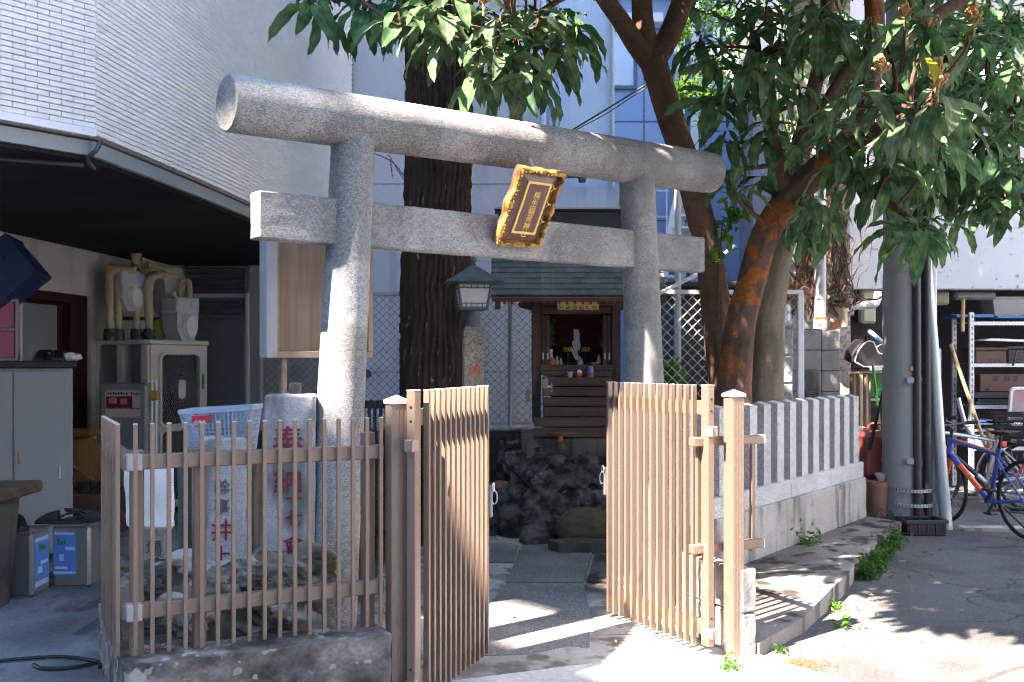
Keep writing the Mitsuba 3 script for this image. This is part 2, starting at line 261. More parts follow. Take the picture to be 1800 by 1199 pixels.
def asphalt_fn(p, n, uv):
    d1, d2, r = voronoi(p.x * 130, p.y * 130)
    w = fbm(p.x * .9, p.y * .9, 2.0, 4)
    c = mix((.075, .077, .08), (.145, .142, .138), r * r) * (.75 + .5 * w)
    seam = (1 - smoothstep(.012, .03, dr.abs((p.x - 1.45) * .70 - (p.y - 4.25) * 1.0 + .04 * fbm(p.x * 4, p.y * 4, 0.0, 3))))
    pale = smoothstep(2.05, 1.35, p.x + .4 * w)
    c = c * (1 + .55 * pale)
    d1c, d2c, rc = voronoi(p.x * .55 + .35 * fbm(p.x * 2.5, p.y * 2.5, 1.0, 3), p.y * .55 + .35 * fbm(p.x * 2.5 + 9, p.y * 2.5, 1.0, 3))
    crack = (1 - smoothstep(.004, .012, d2c - d1c)) * smoothstep(.42, .56, fbm(p.x * 1.3, p.y * 1.3, 7.0, 2))
    oil = smoothstep(.56, .70, fbm(p.x * 1.8 + 4, p.y * 1.8, 3.0, 4))
    patch = smoothstep(.02, -.02, (p.y - 7.3) * .2 - (p.x - 4.6)) * .18  # darker area of road, shade painted into the asphalt colour
    return c * (1 - .35 * seam) * (1 - .55 * crack) * (1 - .28 * oil) * (1 - patch)
mat('asphalt', bump(prin(proc(asphalt_fn), .9, .25), lambda p, n, uv: voronoi(p.x * 130, p.y * 130)[0], .004))

def slab_fn(p, n, uv):
    s = noise(p.x * 190, p.y * 190, p.z * 60) * .6 + noise(p.x * 330, p.y * 330, 3.0) * .4
    w = fbm(p.x * 3.2, p.y * 3.2, 1.0, 4)
    c = mix((.14, .143, .145), (.34, .343, .34), smoothstep(.35, .85, s))
    return c * (.62 + .55 * w)
mat('path_granite', bump(prin(proc(slab_fn), .85, .3), lambda p, n, uv: fbm(p.x * 60, p.y * 60, 0.0, 3), .004))

def soil_fn(p, n, uv):
    w = fbm(p.x * 9, p.y * 9, p.z * 9, 4)
    g = smoothstep(.5, .62, fbm(p.x * 3, p.y * 3, p.z * 3, 3))
    return mix((.035, .03, .024), (.13, .115, .095), w) * (1 - g * .5) + mi.Color3f(.04, .055, .022) * g * .5
mat('soil', bump(prin(proc(soil_fn), .95, .15), lambda p, n, uv: fbm(p.x * 45, p.y * 45, p.z * 45, 3), .008))

def mossrock_fn(p, n, uv):
    w = fbm(p.x * 7, p.y * 7, p.z * 7, 5)
    m = smoothstep(.46, .60, fbm(p.x * 4 + 3, p.y * 4, p.z * 4, 4))
    l = smoothstep(.60, .70, fbm(p.x * 6, p.y * 6 + 5, p.z * 6, 3))
    c = mix((.055, .05, .045), (.27, .25, .23), smoothstep(.3, .7, w))
    c = c * (1 - m * .55) + mi.Color3f(.05, .058, .025) * m * .55
    return c * (1 - l * .6) + mi.Color3f(.48, .47, .45) * l * .6
mat('mossy_stone', bump(prin(proc(mossrock_fn), .95, .2), lambda p, n, uv: fbm(p.x * 40, p.y * 40, p.z * 40, 3), .01))

def lava_fn(p, n, uv):
    w = fbm(p.x * 12, p.y * 12, p.z * 12, 4)
    c = mix((.032, .031, .03), (.15, .146, .14), smoothstep(.3, .75, w))
    l = smoothstep(.60, .72, fbm(p.x * 5 + 9, p.y * 5, p.z * 5, 3)) * smoothstep(.2, .9, n.z)
    return c * (1 - l * .5) + mi.Color3f(.24, .25, .26) * l * .5
mat('lava_rock', bump(prin(proc(lava_fn), .9, .2), lambda p, n, uv: fbm(p.x * 55, p.y * 55, p.z * 55, 3), .012))
mat('olive_rock', bump(prin(proc(lambda p, n, uv: mix((.055, .055, .035), (.15, .145, .095), fbm(p.x * 16, p.y * 16, p.z * 30, 4))), .9, .2), lambda p, n, uv: fbm(p.x * 40, p.y * 40, p.z * 40, 3), .006))

def stele_fn(p, n, uv):
    s = noise(p.x * 150, p.y * 150, p.z * 150)
    w = fbm(p.x * 4, p.y * 4, p.z * 1.6, 4)
    st = smoothstep(.46, .68, fbm(p.x * 7 + 3, p.y * 7, p.z * 2.0, 4))
    c = mix((.27, .27, .278), (.45, .45, .46), s) * (.7 + .5 * w)
    return c * (1 - st * .8) + mi.Color3f(.09, .095, .095) * st * .8
mat('stele_stone', bump(prin(proc(stele_fn), .85, .3), lambda p, n, uv: fbm(p.x * 60, p.y * 60, p.z * 60, 3), .003))
mat('lantern_stone', bump(prin(proc(granite_fn((.20, .18, .14), (.42, .38, .31), 90.0, .25)), .9, .25), lambda p, n, uv: fbm(p.x * 70, p.y * 70, p.z * 70, 3), .003))
mat('white_stone', prin(proc(lambda p, n, uv: mix((.26, .26, .255), (.46, .46, .45), fbm(p.x * 9, p.y * 9, p.z * 9, 3))), .8, .3))

def alu_fn(p, n, uv):
    w = fbm(p.x * 14, p.y * 14, p.z * 1.7, 3)
    d = smoothstep(.58, .76, fbm(p.x * 30, p.y * 30, p.z * 10, 3)) * smoothstep(.9, .0, p.z)
    return mix((.245, .180, .137), (.274, .204, .157), w) * (1 - .3 * d)
mat('bronze_aluminium', prin(proc(alu_fn), .36, .5, .35))
mat('pale_aluminium', prin((.56, .49, .42), .45, .5, .1))

def tile_fn(p, n, uv):
    r = cell_rand(p.z * 37.45 + .5, dr.floor((p.x + p.y * 1.3) * 7.3))
    w = fbm(p.x * .8, p.y * .8, p.z * .8, 3)
    return mi.Color3f(.72, .71, .68) * (.90 + .10 * r + .08 * w)
mat('wall_tile', prin(proc(tile_fn), .28, .5))
mat('grout', prin((.19, .195, .20), .9, .2))

def plaster_fn(a, b):
    def fn(p, n, uv):
        w = fbm(p.x * 1.2, p.y * 1.2, p.z * .9, 4)
        st = smoothstep(.55, .72, fbm(p.x * 7, p.y * 7, p.z * .8 + 2, 3))
        f = noise(p.x * 70, p.y * 70, p.z * 70)
        return mix(a, b, w) * (.94 + .12 * f) * (1 - .14 * st)
    return fn
mat('lavender_wall', bump(prin(proc(plaster_fn((.56, .565, .625), (.64, .645, .70))), .85, .25), lambda p, n, uv: fbm(p.x * 35, p.y * 35, p.z * 35, 3), .004))
mat('beige_wall', bump(prin(proc(plaster_fn((.54, .53, .49), (.67, .655, .61))), .9, .2), lambda p, n, uv: fbm(p.x * 35, p.y * 35, p.z * 35, 3), .004))
def stucco_fn(p, n, uv):
    w = fbm(p.x * 1.2, p.y * 1.2, p.z * .9, 4)
    sp = smoothstep(.66, .74, fbm(p.x * 17, p.y * 17, p.z * 17, 3)) * smoothstep(3.3, 2.2, p.z)
    return mix((.50, .51, .53), (.59, .60, .62), w) * (1 - .6 * sp)
mat('stucco_wall', bump(prin(proc(stucco_fn), .85, .25), lambda p, n, uv: fbm(p.x * 45, p.y * 45, p.z * 45, 3), .003))
mat('siding', prin(proc(lambda p, n, uv: mi.Color3f(.58, .66, .82) * (.93 + .07 * smoothstep(.02, .08, dr.abs(p.x * 12 - dr.floor(p.x * 12) - .5)) + .03 * fbm(p.x, p.y, p.z, 3))), .55, .4))
mat('blue_panel', prin(proc(lambda p, n, uv: mix((.14, .22, .37), (.18, .27, .44), fbm(p.x * .7, p.y, p.z * .7, 3))), .35, .5))
mat('vine_wall', bump(prin(proc(lambda p, n, uv: mix((.42, .36, .33), (.62, .56, .53), fbm(p.x * 5, p.y * 5, p.z * 3, 4)) * (1 - .45 * smoothstep(.5, .62, fbm(p.x * 22, p.y * 22, p.z * 22, 3)))), .9, .2), lambda p, n, uv: fbm(p.x * 40, p.y * 40, p.z * 40, 3), .006))
mat('cinder_block', bump(prin(proc(concrete_fn((.34, .33, .32), (.46, .45, .44), (.13, .12, .11), .5)), .95, .2), lambda p, n, uv: noise(p.x * 130, p.y * 130, p.z * 130), .004))
mat('dark_brick', prin((.045, .032, .028), .8, .3))

def wood_fn(a, b, f=1.0, axis='x'):
    def fn(p, n, uv):
        al = {'x': p.x, 'z': p.z}[axis]; ac = {'x': p.z, 'z': p.x}[axis]
        g = fbm(al * 2.2 * f, ac * 45 * f + p.y * 30 * f, 1.0, 4)
        w = fbm(p.x * 4, p.y * 4, p.z * 4, 3)
        return mix(a, b, g) * (.75 + .5 * w)
    return fn
mat('shrine_wood', bump(prin(proc(wood_fn((.055, .038, .028), (.135, .098, .074))), .75, .3), lambda p, n, uv: fbm(p.x * 3, p.y * 60, p.z * 60, 3), .002))
mat('shrine_post_wood', prin(proc(wood_fn((.05, .032, .024), (.12, .085, .065), 1.0, 'z')), .75, .3))
mat('red_wood', prin(proc(wood_fn((.085, .026, .016), (.17, .055, .032))), .7, .3))
mat('board_wood', prin(proc(wood_fn((.17, .122, .09), (.29, .22, .168), .8, 'z')), .8, .25))
mat('board_edge', prin(proc(wood_fn((.25, .185, .135), (.36, .28, .215), .8, 'x')), .75, .25))
mat('white_paint', prin((.72, .73, .76), .5, .4))
mat('light_wood', prin(proc(wood_fn((.40, .25, .13), (.60, .40, .23), 1.0, 'z')), .6, .3))
def slate_fn(p, n, uv):
    r = cell_rand(dr.floor(p.x * 8.0), dr.floor(p.z * 14))
    w = fbm(p.x * 14, p.y * 14, p.z * 14, 4)
    return mix((.075, .083, .08), (.15, .158, .15), w) * (.8 + .35 * r)
mat('slate', bump(prin(proc(slate_fn), .8, .3), lambda p, n, uv: fbm(p.x * 50, p.y * 50, p.z * 50, 3), .003))
mat('verdigris', prin(proc(lambda p, n, uv: mix((.055, .075, .085), (.13, .16, .17), fbm(p.x * 18, p.y * 18, p.z * 18, 4))), .6, .5, .3))
mat('frosted_panel', prin(proc(lambda p, n, uv: mix((.40, .42, .42), (.56, .57, .56), fbm(p.x * 12, p.y * 12, p.z * 12, 3))), .5, .4))

def gold_fn(p, n, uv):
    w = fbm(p.x * 45, p.y * 45, p.z * 45, 4)
    d = smoothstep(.52, .66, fbm(p.x * 24 + 3, p.y * 24, p.z * 24, 3))
    c = mix((.36, .20, .045), (.62, .40, .12), w)
    return c * (1 - d * .8) + mi.Color3f(.11, .045, .015) * d * .8
mat('gold_leaf', bump(prin(proc(gold_fn), .38, .6, .45), lambda p, n, uv: fbm(p.x * 60, p.y * 60, p.z * 60, 3), .004))
mat('gold_trim', prin((.84, .60, .20), .4, .6, .4))
mat('plaque_wood', prin(proc(wood_fn((.09, .045, .03), (.20, .125, .10), 1.4, 'z')), .3, .5, clearcoat=.3))

def bark_fn(p, n, uv):
    w = fbm(p.x * 16, p.y * 16, p.z * 3.2, 4)
    c = mix((.022, .016, .011), (.085, .062, .046), w)
    sp = smoothstep(.70, .78, fbm(p.x * 42, p.y * 42, p.z * 9, 3))
    return c * (1 - sp * .6) + mi.Color3f(.30, .25, .18) * sp * .6
mat('ginkgo_bark', prin(proc(bark_fn), .95, .15))
def brown_fn(p, n, uv):
    w = fbm(p.x * 11, p.y * 11, p.z * 5, 5)
    f = noise(p.x * 90, p.y * 90, p.z * 60)
    return mix((.075, .042, .030), (.17, .11, .082), w) * (.8 + .4 * f)
mat('loquat_bark', bump(prin(proc(brown_fn), .9, .2), lambda p, n, uv: fbm(p.x * 40, p.y * 40, p.z * 18, 3), .010))
def orange_fn(p, n, uv):
    w = fbm(p.x * 11, p.y * 11, p.z * 5, 5)
    f = fbm(p.x * 60, p.y * 60, p.z * 45, 3)
    c = mix((.06, .04, .03), (.145, .10, .078), w) * (.75 + .5 * f)
    o = smoothstep(.465, .575, fbm(p.x * 9.5 + 2, p.y * 9.5, p.z * 5.5, 4)) * smoothstep(.30, .55, f + .12)
    o = o * smoothstep(.9, 2.4, p.z * .8 + fbm(p.x * 3, p.y * 3, p.z * 2, 3) * 1.4)
    return c * (1 - o * .88) + mix((.20, .065, .018), (.38, .135, .032), f) * o * .82
mat('orange_bark', bump(prin(proc(orange_fn), .92, .2), lambda p, n, uv: fbm(p.x * 40, p.y * 40, p.z * 22, 3), .012))
def greybark_fn(p, n, uv):
    w = fbm(p.x * 8, p.y * 8, p.z * 4, 5)
    f = fbm(p.x * 55, p.y * 55, p.z * 120, 3)
    m = smoothstep(.45, .65, fbm(p.x * 4, p.y * 4, p.z * 2.5, 4))
    c = mix((.11, .095, .07), (.25, .225, .175), w) * (.75 + .5 * f)
    return c * (1 - .5 * m) + mi.Color3f(.085, .09, .04) * m * .5
mat('grey_bark', bump(prin(proc(greybark_fn), .92, .2), lambda p, n, uv: fbm(p.x * 40, p.y * 40, p.z * 30, 3), .010))

def leaf_bsdf(a, b, trans, rough=.42):
    def fn(p, n, uv):
        vein = smoothstep(.10, .0, dr.abs(uv.x - .5)) * .5
        q = uv.y * 11 - dr.abs(uv.x - .5) * 6
        side = smoothstep(.10, .0, dr.abs(q - dr.floor(q) - .5)) * .28
        v = fbm(p.x * 5, p.y * 5, p.z * 5, 3)
        r = noise(p.x * 23, p.y * 23, p.z * 23)
        c = mix(a, b, smoothstep(.28, .75, v * .6 + r * .4))
        return c * (1 + vein + side)
    return {'type': 'principledthin', 'base_color': proc(fn), 'roughness': rough, 'diff_trans': trans, 'spec_trans': 0.0, 'eta': 1.45}
scene['m_loquat_leaf'] = leaf_bsdf((.055, .12, .058), (.175, .29, .13), .65, .33)
scene['m_new_leaf'] = leaf_bsdf((.10, .16, .085), (.23, .31, .19), .5, .34)  # paler copy of the loquat leaf, sunlight put into its colour
scene['m_young_leaf'] = leaf_bsdf((.16, .19, .07), (.30, .34, .14), .7, .45)
scene['m_yellow_leaf'] = leaf_bsdf((.36, .36, .03), (.50, .46, .05), .9, .45)
scene['m_bright_leaf'] = leaf_bsdf((.06, .15, .025), (.16, .30, .05), .9, .42)
scene['m_weed_leaf'] = leaf_bsdf((.035, .085, .022), (.10, .19, .05), .7, .45)
scene['m_dry_leaf'] = leaf_bsdf((.20, .10, .05), (.36, .20, .10), .5, .6)
mat('panicle', prin(proc(lambda p, n, uv: mix((.36, .19, .08), (.62, .40, .22), noise(p.x * 90, p.y * 90, p.z * 90))), .85, .2))

def plain(key, c, rough=.6, spec=.4, metal=0.0, **kw):
    mat(key, prin(c, rough, spec, metal, **kw))
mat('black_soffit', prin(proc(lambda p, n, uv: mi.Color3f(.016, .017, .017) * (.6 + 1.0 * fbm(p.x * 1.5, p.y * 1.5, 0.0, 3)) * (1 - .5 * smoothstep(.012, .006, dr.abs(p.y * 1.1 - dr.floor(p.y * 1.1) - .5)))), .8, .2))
plain('dark_metal', (.045, .05, .055), .45, .5, .3)
plain('grey_metal', (.24, .265, .28), .5, .5, .2)
plain('pale_metal', (.55, .58, .60), .42, .5, .4)
plain('galvanised', (.50, .54, .57), .45, .5, .55)
plain('wire', (.42, .44, .46), .45, .5, .6)
plain('dark_wire', (.13, .15, .17), .5, .4, .3)
plain('black_plastic', (.016, .017, .019), .45, .5)
plain('black_pipe', (.026, .028, .032), .38, .5)
plain('maroon', (.035, .008, .009), .6, .4)
plain('upper_wall', (.11, .12, .16), .7, .3)  # dark base colour stands in for shade on the upper storey
plain('locker', (.32, .345, .355), .4, .5)
plain('ac_white', (.62, .60, .56), .5, .4)
plain('ac_dark', (.030, .030, .031), .6, .4)
plain('meter_body', (.52, .54, .53), .5, .4)
plain('meter_face', (.70, .72, .71), .4, .5)
plain('cream_pipe', (.47, .41, .27), .5, .4)
plain('pink_box', (.42, .11, .17), .5, .4)
plain('navy', (.02, .036, .105), .45, .5)
plain('basket_blue', (.36, .44, .55), .5, .4)
plain('red', (.55, .035, .04), .45, .5)
plain('dark_red', (.20, .02, .035), .5, .4)
plain('carved_red', (.22, .03, .045), .8, .2)
plain('bright_red', (.62, .07, .035), .7, .3)
plain('carved_dark', (.12, .12, .125), .9, .1)
plain('white', (.78, .78, .78), .6, .4)
plain('figurine', (.42, .42, .41), .6, .3)
plain('paper', (.46, .46, .455), .8, .2)
plain('tin', (.30, .31, .31), .28, .5, .6)
plain('label_blue', (.10, .22, .55), .35, .5)
plain('label_light', (.42, .55, .75), .35, .5)
plain('label_green', (.03, .22, .10), .4, .4)
plain('orange', (.60, .17, .03), .45, .5)
plain('frame_orange', (.72, .12, .04), .3, .6, clearcoat=.6)
plain('frame_blue', (.03, .075, .38), .3, .6, clearcoat=.6)
plain('frame_red', (.42, .025, .025), .3, .6, clearcoat=.6)
plain('rubber', (.02, .02, .021), .75, .3)
plain('chrome', (.62, .63, .64), .22, .5, .95)
plain('yellow_tag', (.45, .24, .04), .6, .3)
plain('lime', (.22, .30, .03), .6, .3)
plain('sack', (.20, .125, .05), .9, .1)
plain('grey_plastic', (.34, .36, .38), .5, .4)
plain('pole_grey', (.25, .265, .272), .6, .35)
plain('pole_light', (.48, .50, .53), .55, .35)
plain('teal_glass', (.05, .085, .09), .12, .6)
plain('window_glass', (.34, .45, .56), .08, .7)
plain('window_frame', (.035, .07, .12), .45, .5)
plain('dark_room', (.03, .031, .034), .8, .2)
plain('shelf_blue', (.04, .20, .46), .4, .5)
plain('brown_case', (.115, .065, .052), .6, .3)
plain('dark_case', (.055, .048, .055), .6, .3)
plain('green_crate', (.015, .21, .055), .5, .4)
plain('green_pole', (.09, .22, .04), .5, .4)
plain('red_plastic', (.30, .075, .065), .5, .4)
plain('terracotta', (.30, .16, .12), .8, .2)
plain('ochre', (.42, .42, .30), .6, .3)
plain('foliage_dark', (.012, .035, .012), .6, .3)
plain('hinge_metal', (.33, .245, .185), .45, .5, .2)
plain('tape', (.33, .295, .30), .6, .3)
scene['m_clear_bag'] = {'type': 'thindielectric'}
scene['m_glass_pane'] = {'type': 'thindielectric'}
plain('print_pale', (.50, .46, .45), .5, .3)
plain('print_pink', (.42, .24, .26), .5, .3)
plain('hazard', (.75, .28, .02), .5, .3)

# ================================================================== setting
E_S, E_P = np.array([.763, .646]), np.array([-.646, .763])     # along the sun's azimuth (away from it), and across it
struct('ground', tf(trimesh.Trimesh([[-70, -60, 0], [70, -60, 0], [70, 90, 0], [-70, 90, 0]], [[0, 1, 2], [0, 2, 3]]), np.eye(4)), 'asphalt')
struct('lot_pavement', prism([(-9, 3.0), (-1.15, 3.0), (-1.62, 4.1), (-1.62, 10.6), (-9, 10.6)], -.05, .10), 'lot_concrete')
# inner yard of the shrine precinct, soil
yard = trimesh.creation.box(extents=(1, 1, 1))
struct('yard_soil', prism([(-1.62, 4.6), (-.45, 4.95), (-.25, 5.6), (1.2, 6.2), (3.05, 9.0), (3.0, 10.4), (-1.62, 10.4)], -.05, .012), 'soil')
struct('apron', prism([(-.50, 4.40), (-.36, 3.1), (2.3, 3.9), (1.55, 4.75), (1.22, 5.22), (.95, 5.8), (.80, 6.3), (-.2, 6.0)], -.05, .010), 'apron_concrete')

# ---- path with granite slabs
path = 'path'; _used[path] = 0
scene[path] = PLY(prism([(-.95, 5.0), (-.40, 4.7), (1.05, 5.3), (1.1, 6.6), (1.35, 8.8), (-.9, 9.0)], -.04, .013), 'old_concrete'); tag(path, kind='structure')
def slab(poly, mat_, h, seed):
    p = Polygon(poly).buffer(-.022).buffer(.012, join_style=1, resolution=2)
    m = prism(p, -.02, h)
    m.apply_transform(trimesh.transformations.rotation_matrix(.006 * math.sin(seed * 2.1), [math.cos(seed), math.sin(seed), 0], [*p.centroid.coords[0], h]))
    obj('slab', m, mat_, path)
slab([(-.30, 5.25), (-.12, 5.12), (.10, 5.16), (.30, 5.30), (.41, 5.26), (.47, 6.05), (.485, 6.80), (-.05, 6.78)], 'path_granite', .018, 1)
slab([(-.05, 6.78), (.485, 6.80), (.675, 8.2), (.077, 8.2)], 'path_granite', .024, 2)
slab([(-.75, 5.9), (-.22, 5.75), (-.05, 6.78), (.02, 7.45), (-.62, 7.5)], 'old_concrete', .019, 3)
slab([(-.62, 7.5), (.02, 7.45), (.06, 8.12), (-.1, 8.25), (-.7, 8.2)], 'path_granite', .024, 4)
slab([(-.1, 8.25), (.077, 8.2), (.68, 8.2), (.72, 8.75), (-.2, 9.0)], 'apron_concrete', .024, 5)
slab([(.44, 5.5), (.80, 5.55), (.95, 6.7), (.485, 6.80)], 'old_concrete', .018, 6)
slab([(.485, 6.80), (.95, 6.7), (1.25, 8.2), (.675, 8.2)], 'dark_concrete', .026, 7)

# ---- raised concrete walkway outside the granite fence
wk = [(1.243, 5.16), (1.60, 5.62), (1.93, 6.19), (2.17, 6.62), (2.37, 7.06), (2.80, 7.82), (3.23, 8.55), (3.33, 8.75), (3.12, 9.05), (1.66, 7.08), (1.20, 6.42), (1.0, 5.75)]
wm = prism(Polygon(wk).buffer(-.012).buffer(.012), -.05, .115).subdivide_to_size(.2)
v = np.array(wm.vertices); tp = v[:, 2] > .1
v[tp, 2] -= .05 * np.clip((6.2 - v[tp, 1]) / 1.0, 0, 1)
wm.vertices = v
struct('walkway', wm, 'kerb_concrete')

# ================================================================== tiled building on the left
BC = np.array([-2.0, 4.91])                   # its corner over the lot
def side_x(u): return -2.0 + .125 * u - .0125 * u * u
side = [(side_x(u), 4.91 + u) for u in np.linspace(0, 6.0, 25)]
FD = np.array([-.615, -.788])
foot = [tuple(BC + FD * 1.0)] + side + [(-1.70, 15), (-11, 15), (-11, 5.5)]
tb = thing('tiled_building', 'pale tiled building overhanging the dark covered lot on the left', 'building')
fp = Polygon(foot)
obj('wall', prism(fp.buffer(-.006), 2.56, 7.2), 'grout', tb)
obj('upper_block', box(-10.5, -1.95, 8.0, 14.5, 7.2, 11.5), 'stucco_wall', tb)  # unseen storey added to keep the sun off the walls behind
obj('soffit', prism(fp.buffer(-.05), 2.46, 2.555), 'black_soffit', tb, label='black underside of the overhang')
TLN, THT = .1135, .0267
tproto = PLY(cbox(-.5, .5, -.5, .5, -.5, .5, .02), 'wall_tile')
tiles = []
def tile_run(p0, d, z, s0, s1):
    """one tile on the line p0 + s*d, between s0 and s1, proud of the wall"""
    c = p0 + d * (s0 + s1) / 2
    return M4((c[0], c[1], z), math.atan2(d[1], d[0]), scale=(s1 - s0 - .0035, .012 + rng.uniform(0, .0022), THT - .0046))
for r in range(23):                            # left facade: in view to about z = 3
    z = 2.605 + (r + .5) * THT
    off = (r % 2) * .5
    for k in range(-1, 9):
        s0, s1 = max((k + off) * TLN, -.004), (k + 1 + off) * TLN
        if s1 - s0 > .02: tiles.append((tile_run(BC, FD, z, s0, s1), abs(s0) + .5 * (z - 2.6) - 3))
arc = LineString(side)
nr = 118
for r in range(nr):
    z = 2.575 + (r + .5) * THT
    off = (r % 2) * .5
    ymax = 11.0
    k = -1
    while True:
        s0, s1 = max((k + off) * TLN, -.004), (k + 1 + off) * TLN
        k += 1
        if s1 - s0 < .02: continue
        if s1 > arc.length: break
        a, b = np.array(arc.interpolate(max(s0, 0)).coords[0]), np.array(arc.interpolate(s1).coords[0])
        y = a[1]
        if (z - 1.5) / y > .40:                 # above the top of the frame
            continue
        d = (b - a) / np.linalg.norm(b - a)
        tiles.append((M4((*((a + b) / 2), z), math.atan2(d[1], d[0]), scale=(s1 - s0 - .0035, .012 + rng.uniform(0, .0022), THT - .0046)), y - 4.91 + .6 * abs(z - 2.75)))
tiles.sort(key=lambda t: t[1])
for M, _ in tiles[:300]:
    inst('wall_tile', tproto, tb, M)
tb0 = cbox(-.5, .5, -.5, .5, -.5, .5, .02); tb0 = trimesh.creation.box(extents=(1, 1, 1))
rest = tiles[300:]
V = np.concatenate([np.c_[tb0.vertices, np.ones(8)] @ M.T for M, _ in rest])[:, :3]
F = np.concatenate([tb0.faces + 8 * i for i in range(len(rest))])
obj('tile_cladding', trimesh.Trimesh(V, F, process=False), 'wall_tile', tb, kind='stuff')
obj('edge_trim', bar((*BC, 2.585), (*(BC + FD * .99), 2.585), .03, .036), 'white_paint', tb)
ch = [bar((BC[0] - .03, BC[1] + .03, 2.515), (*(BC + FD * .98 + np.array([-.03, .03])), 2.515), .03, .07)]
for (a, b) in zip(side[:-1], side[1:]):
    ch.append(bar((a[0] - .03, a[1], 2.515), (b[0] - .03, b[1] + .005, 2.515), .03, .07))
obj('drip_channel', cat(ch), 'grey_metal', tb)
obj('corner_cable', tube(smooth_path([(-2.02, 4.95, 2.42), (-2.03, 4.90, 2.46), (-1.985, 4.89, 2.50), (-1.975, 4.92, 2.55)], 6), .011, 8), 'dark_metal', tb)
obj('soffit_conduit', tube([(-2.06, 4.93, 2.435), (-2.45, 4.75, 2.437), (-4.4, 5.2, 2.437)], .012, 8), 'dark_metal', tb)
# under the overhang: beige wall with doorway, louvred back wall
wa, wb = np.array([-3.98, 5.6]), np.array([-3.63, 10.5])
wd = (wb - wa) / np.linalg.norm(wb - wa)
Mw = dirM((wa[0], wa[1], 0), wd)               # local x along the wall, local -y faces the lot
L = np.linalg.norm(wb - wa); d0, d1 = 2.38, 3.48
wall = [box(0, d0, 0, .15, .1, 2.46), box(d1, L, 0, .15, .1, 2.46), box(d0, d1, 0, .15, 2.06, 2.46)]
obj('ground_floor_wall', cat(wall), 'beige_wall', tb, Mw)
dw = obj('doorway', cat([box(d0, d1, .10, .13, .1, 2.06), box(d1 - .30, d1 - .0, .03, .098, .1, 2.06), box(d0, d1 - .302, .0, .098, 1.98, 2.057)]), 'maroon', tb, Mw, label='dark red recessed doorway')
obj('door_leaf', cbox(d0 + .02, d0 + .58, .03, .09, .12, 1.95), 'grey_metal', dw, Mw)
obj('handle', cbox(d0 + .50, d0 + .535, .0, .028, 1.02, 1.15), 'pale_metal', dw, Mw)
obj('back_wall', cat([box(-3.62, -3.36, 10.45, 10.6, .1, 2.46), box(-3.36, -2.68, 10.50, 10.6, .1, 2.46), box(-2.68, -1.66, 10.45, 10.6, .1, 2.46)]), 'beige_wall', tb)
lv = obj('louvre', cat([box(-3.36, -3.32, 10.42, 10.5, 1.92, 2.45), box(-2.72, -2.68, 10.42, 10.5, 1.92, 2.45), box(-3.32, -2.72, 10.42, 10.5, 1.92, 1.95)]), 'grey_metal', tb)
for i in range(8):
    obj('slat', tf(box(-3.32, -2.72, -.035, .035, -.006, .006), M4((0, 10.45, 1.985 + i * .06)) @ trimesh.transformations.rotation_matrix(-.7, [1, 0, 0])), 'grey_metal', lv)
obj('panel', cbox(-3.34, -2.70, 10.44, 10.498, .78, 1.915), 'grey_metal', tb)
obj('panel', cbox(-3.34, -2.70, 10.44, 10.498, .12, .775), 'grey_metal', tb)
obj('kick_step', cbox(-3.72, -3.16, 8.05, 8.75, .1, .44, .01), 'shrine_wood', tb)

# ---- objects under the overhang
Mlk = M4((-3.09, 7.2, 0), .40) @ M4((3.09, -7.2, 0))
lk = thing('locker_cabinet', 'white two-door locker cabinet under a black top by the doorway', 'cabinet')
obj('body', cbox(-3.80, -3.09, 7.22, 7.60, .14, 1.44), 'locker', lk, Mlk)
obj('door', cbox(-3.80, -3.47, 7.198, 7.218, .16, 1.42), 'locker', lk, Mlk)
d_ = obj('door', cbox(-3.462, -3.14, 7.198, 7.218, .16, 1.42), 'locker', lk, Mlk)
obj('handle', cbox(-3.18, -3.165, 7.186, 7.197, .66, .76, .003), 'pale_metal', d_, Mlk)
obj('keyhole', cbox(-3.44, -3.425, 7.19, 7.197, .78, .86, .003), 'yellow_tag', d_, Mlk)
obj('top', cbox(-3.82, -3.06, 7.15, 7.70, 1.442, 1.49, .006), 'black_plastic', lk, Mlk)
obj('plinth', box(-3.78, -3.12, 7.26, 7.62, .1, .138), 'dark_metal', lk, Mlk)
pk = thing('drawer_box', 'pink two-tier drawer box with white edges on the cabinet', 'drawer unit')
obj('casing', cat([box(-3.80, -3.44, 7.25, 7.60, 1.491, 1.51), box(-3.80, -3.44, 7.25, 7.60, 1.70, 1.715), box(-3.80, -3.44, 7.25, 7.60, 1.90, 1.92), box(-3.455, -3.44, 7.25, 7.60, 1.511, 1.699), box(-3.455, -3.44, 7.25, 7.6, 1.716, 1.899), box(-3.8, -3.456, 7.585, 7.6, 1.511, 1.899)]), 'tape', pk, Mlk)
obj('drawer', cbox(-3.795, -3.46, 7.262, 7.58, 1.513, 1.697), 'pink_box', pk, Mlk)
obj('drawer', cbox(-3.795, -3.46, 7.262, 7.58, 1.718, 1.897), 'pink_box', pk, Mlk)
cr = thing('plastic_crate', 'dark blue plastic crate tipped over on the pink drawer box', 'crate')
Mc = M4((-3.52, 7.12, 2.09)) @ trimesh.transformations.rotation_matrix(-.72, [0, 1, 0]) @ trimesh.transformations.rotation_matrix(.12, [0, 0, 1])
w_, h_, t_ = .20, .17, .012
cw = Polygon([(-w_, -h_), (w_, -h_), (w_, h_), (-w_, h_)], [[(-.07, .07), (.07, .07), (.07, .10), (-.07, .10)], [(-.10, .03), (-.085, .03), (-.085, .05), (-.1, .05)], [(.085, .03), (.1, .03), (.1, .05), (.085, .05)]])
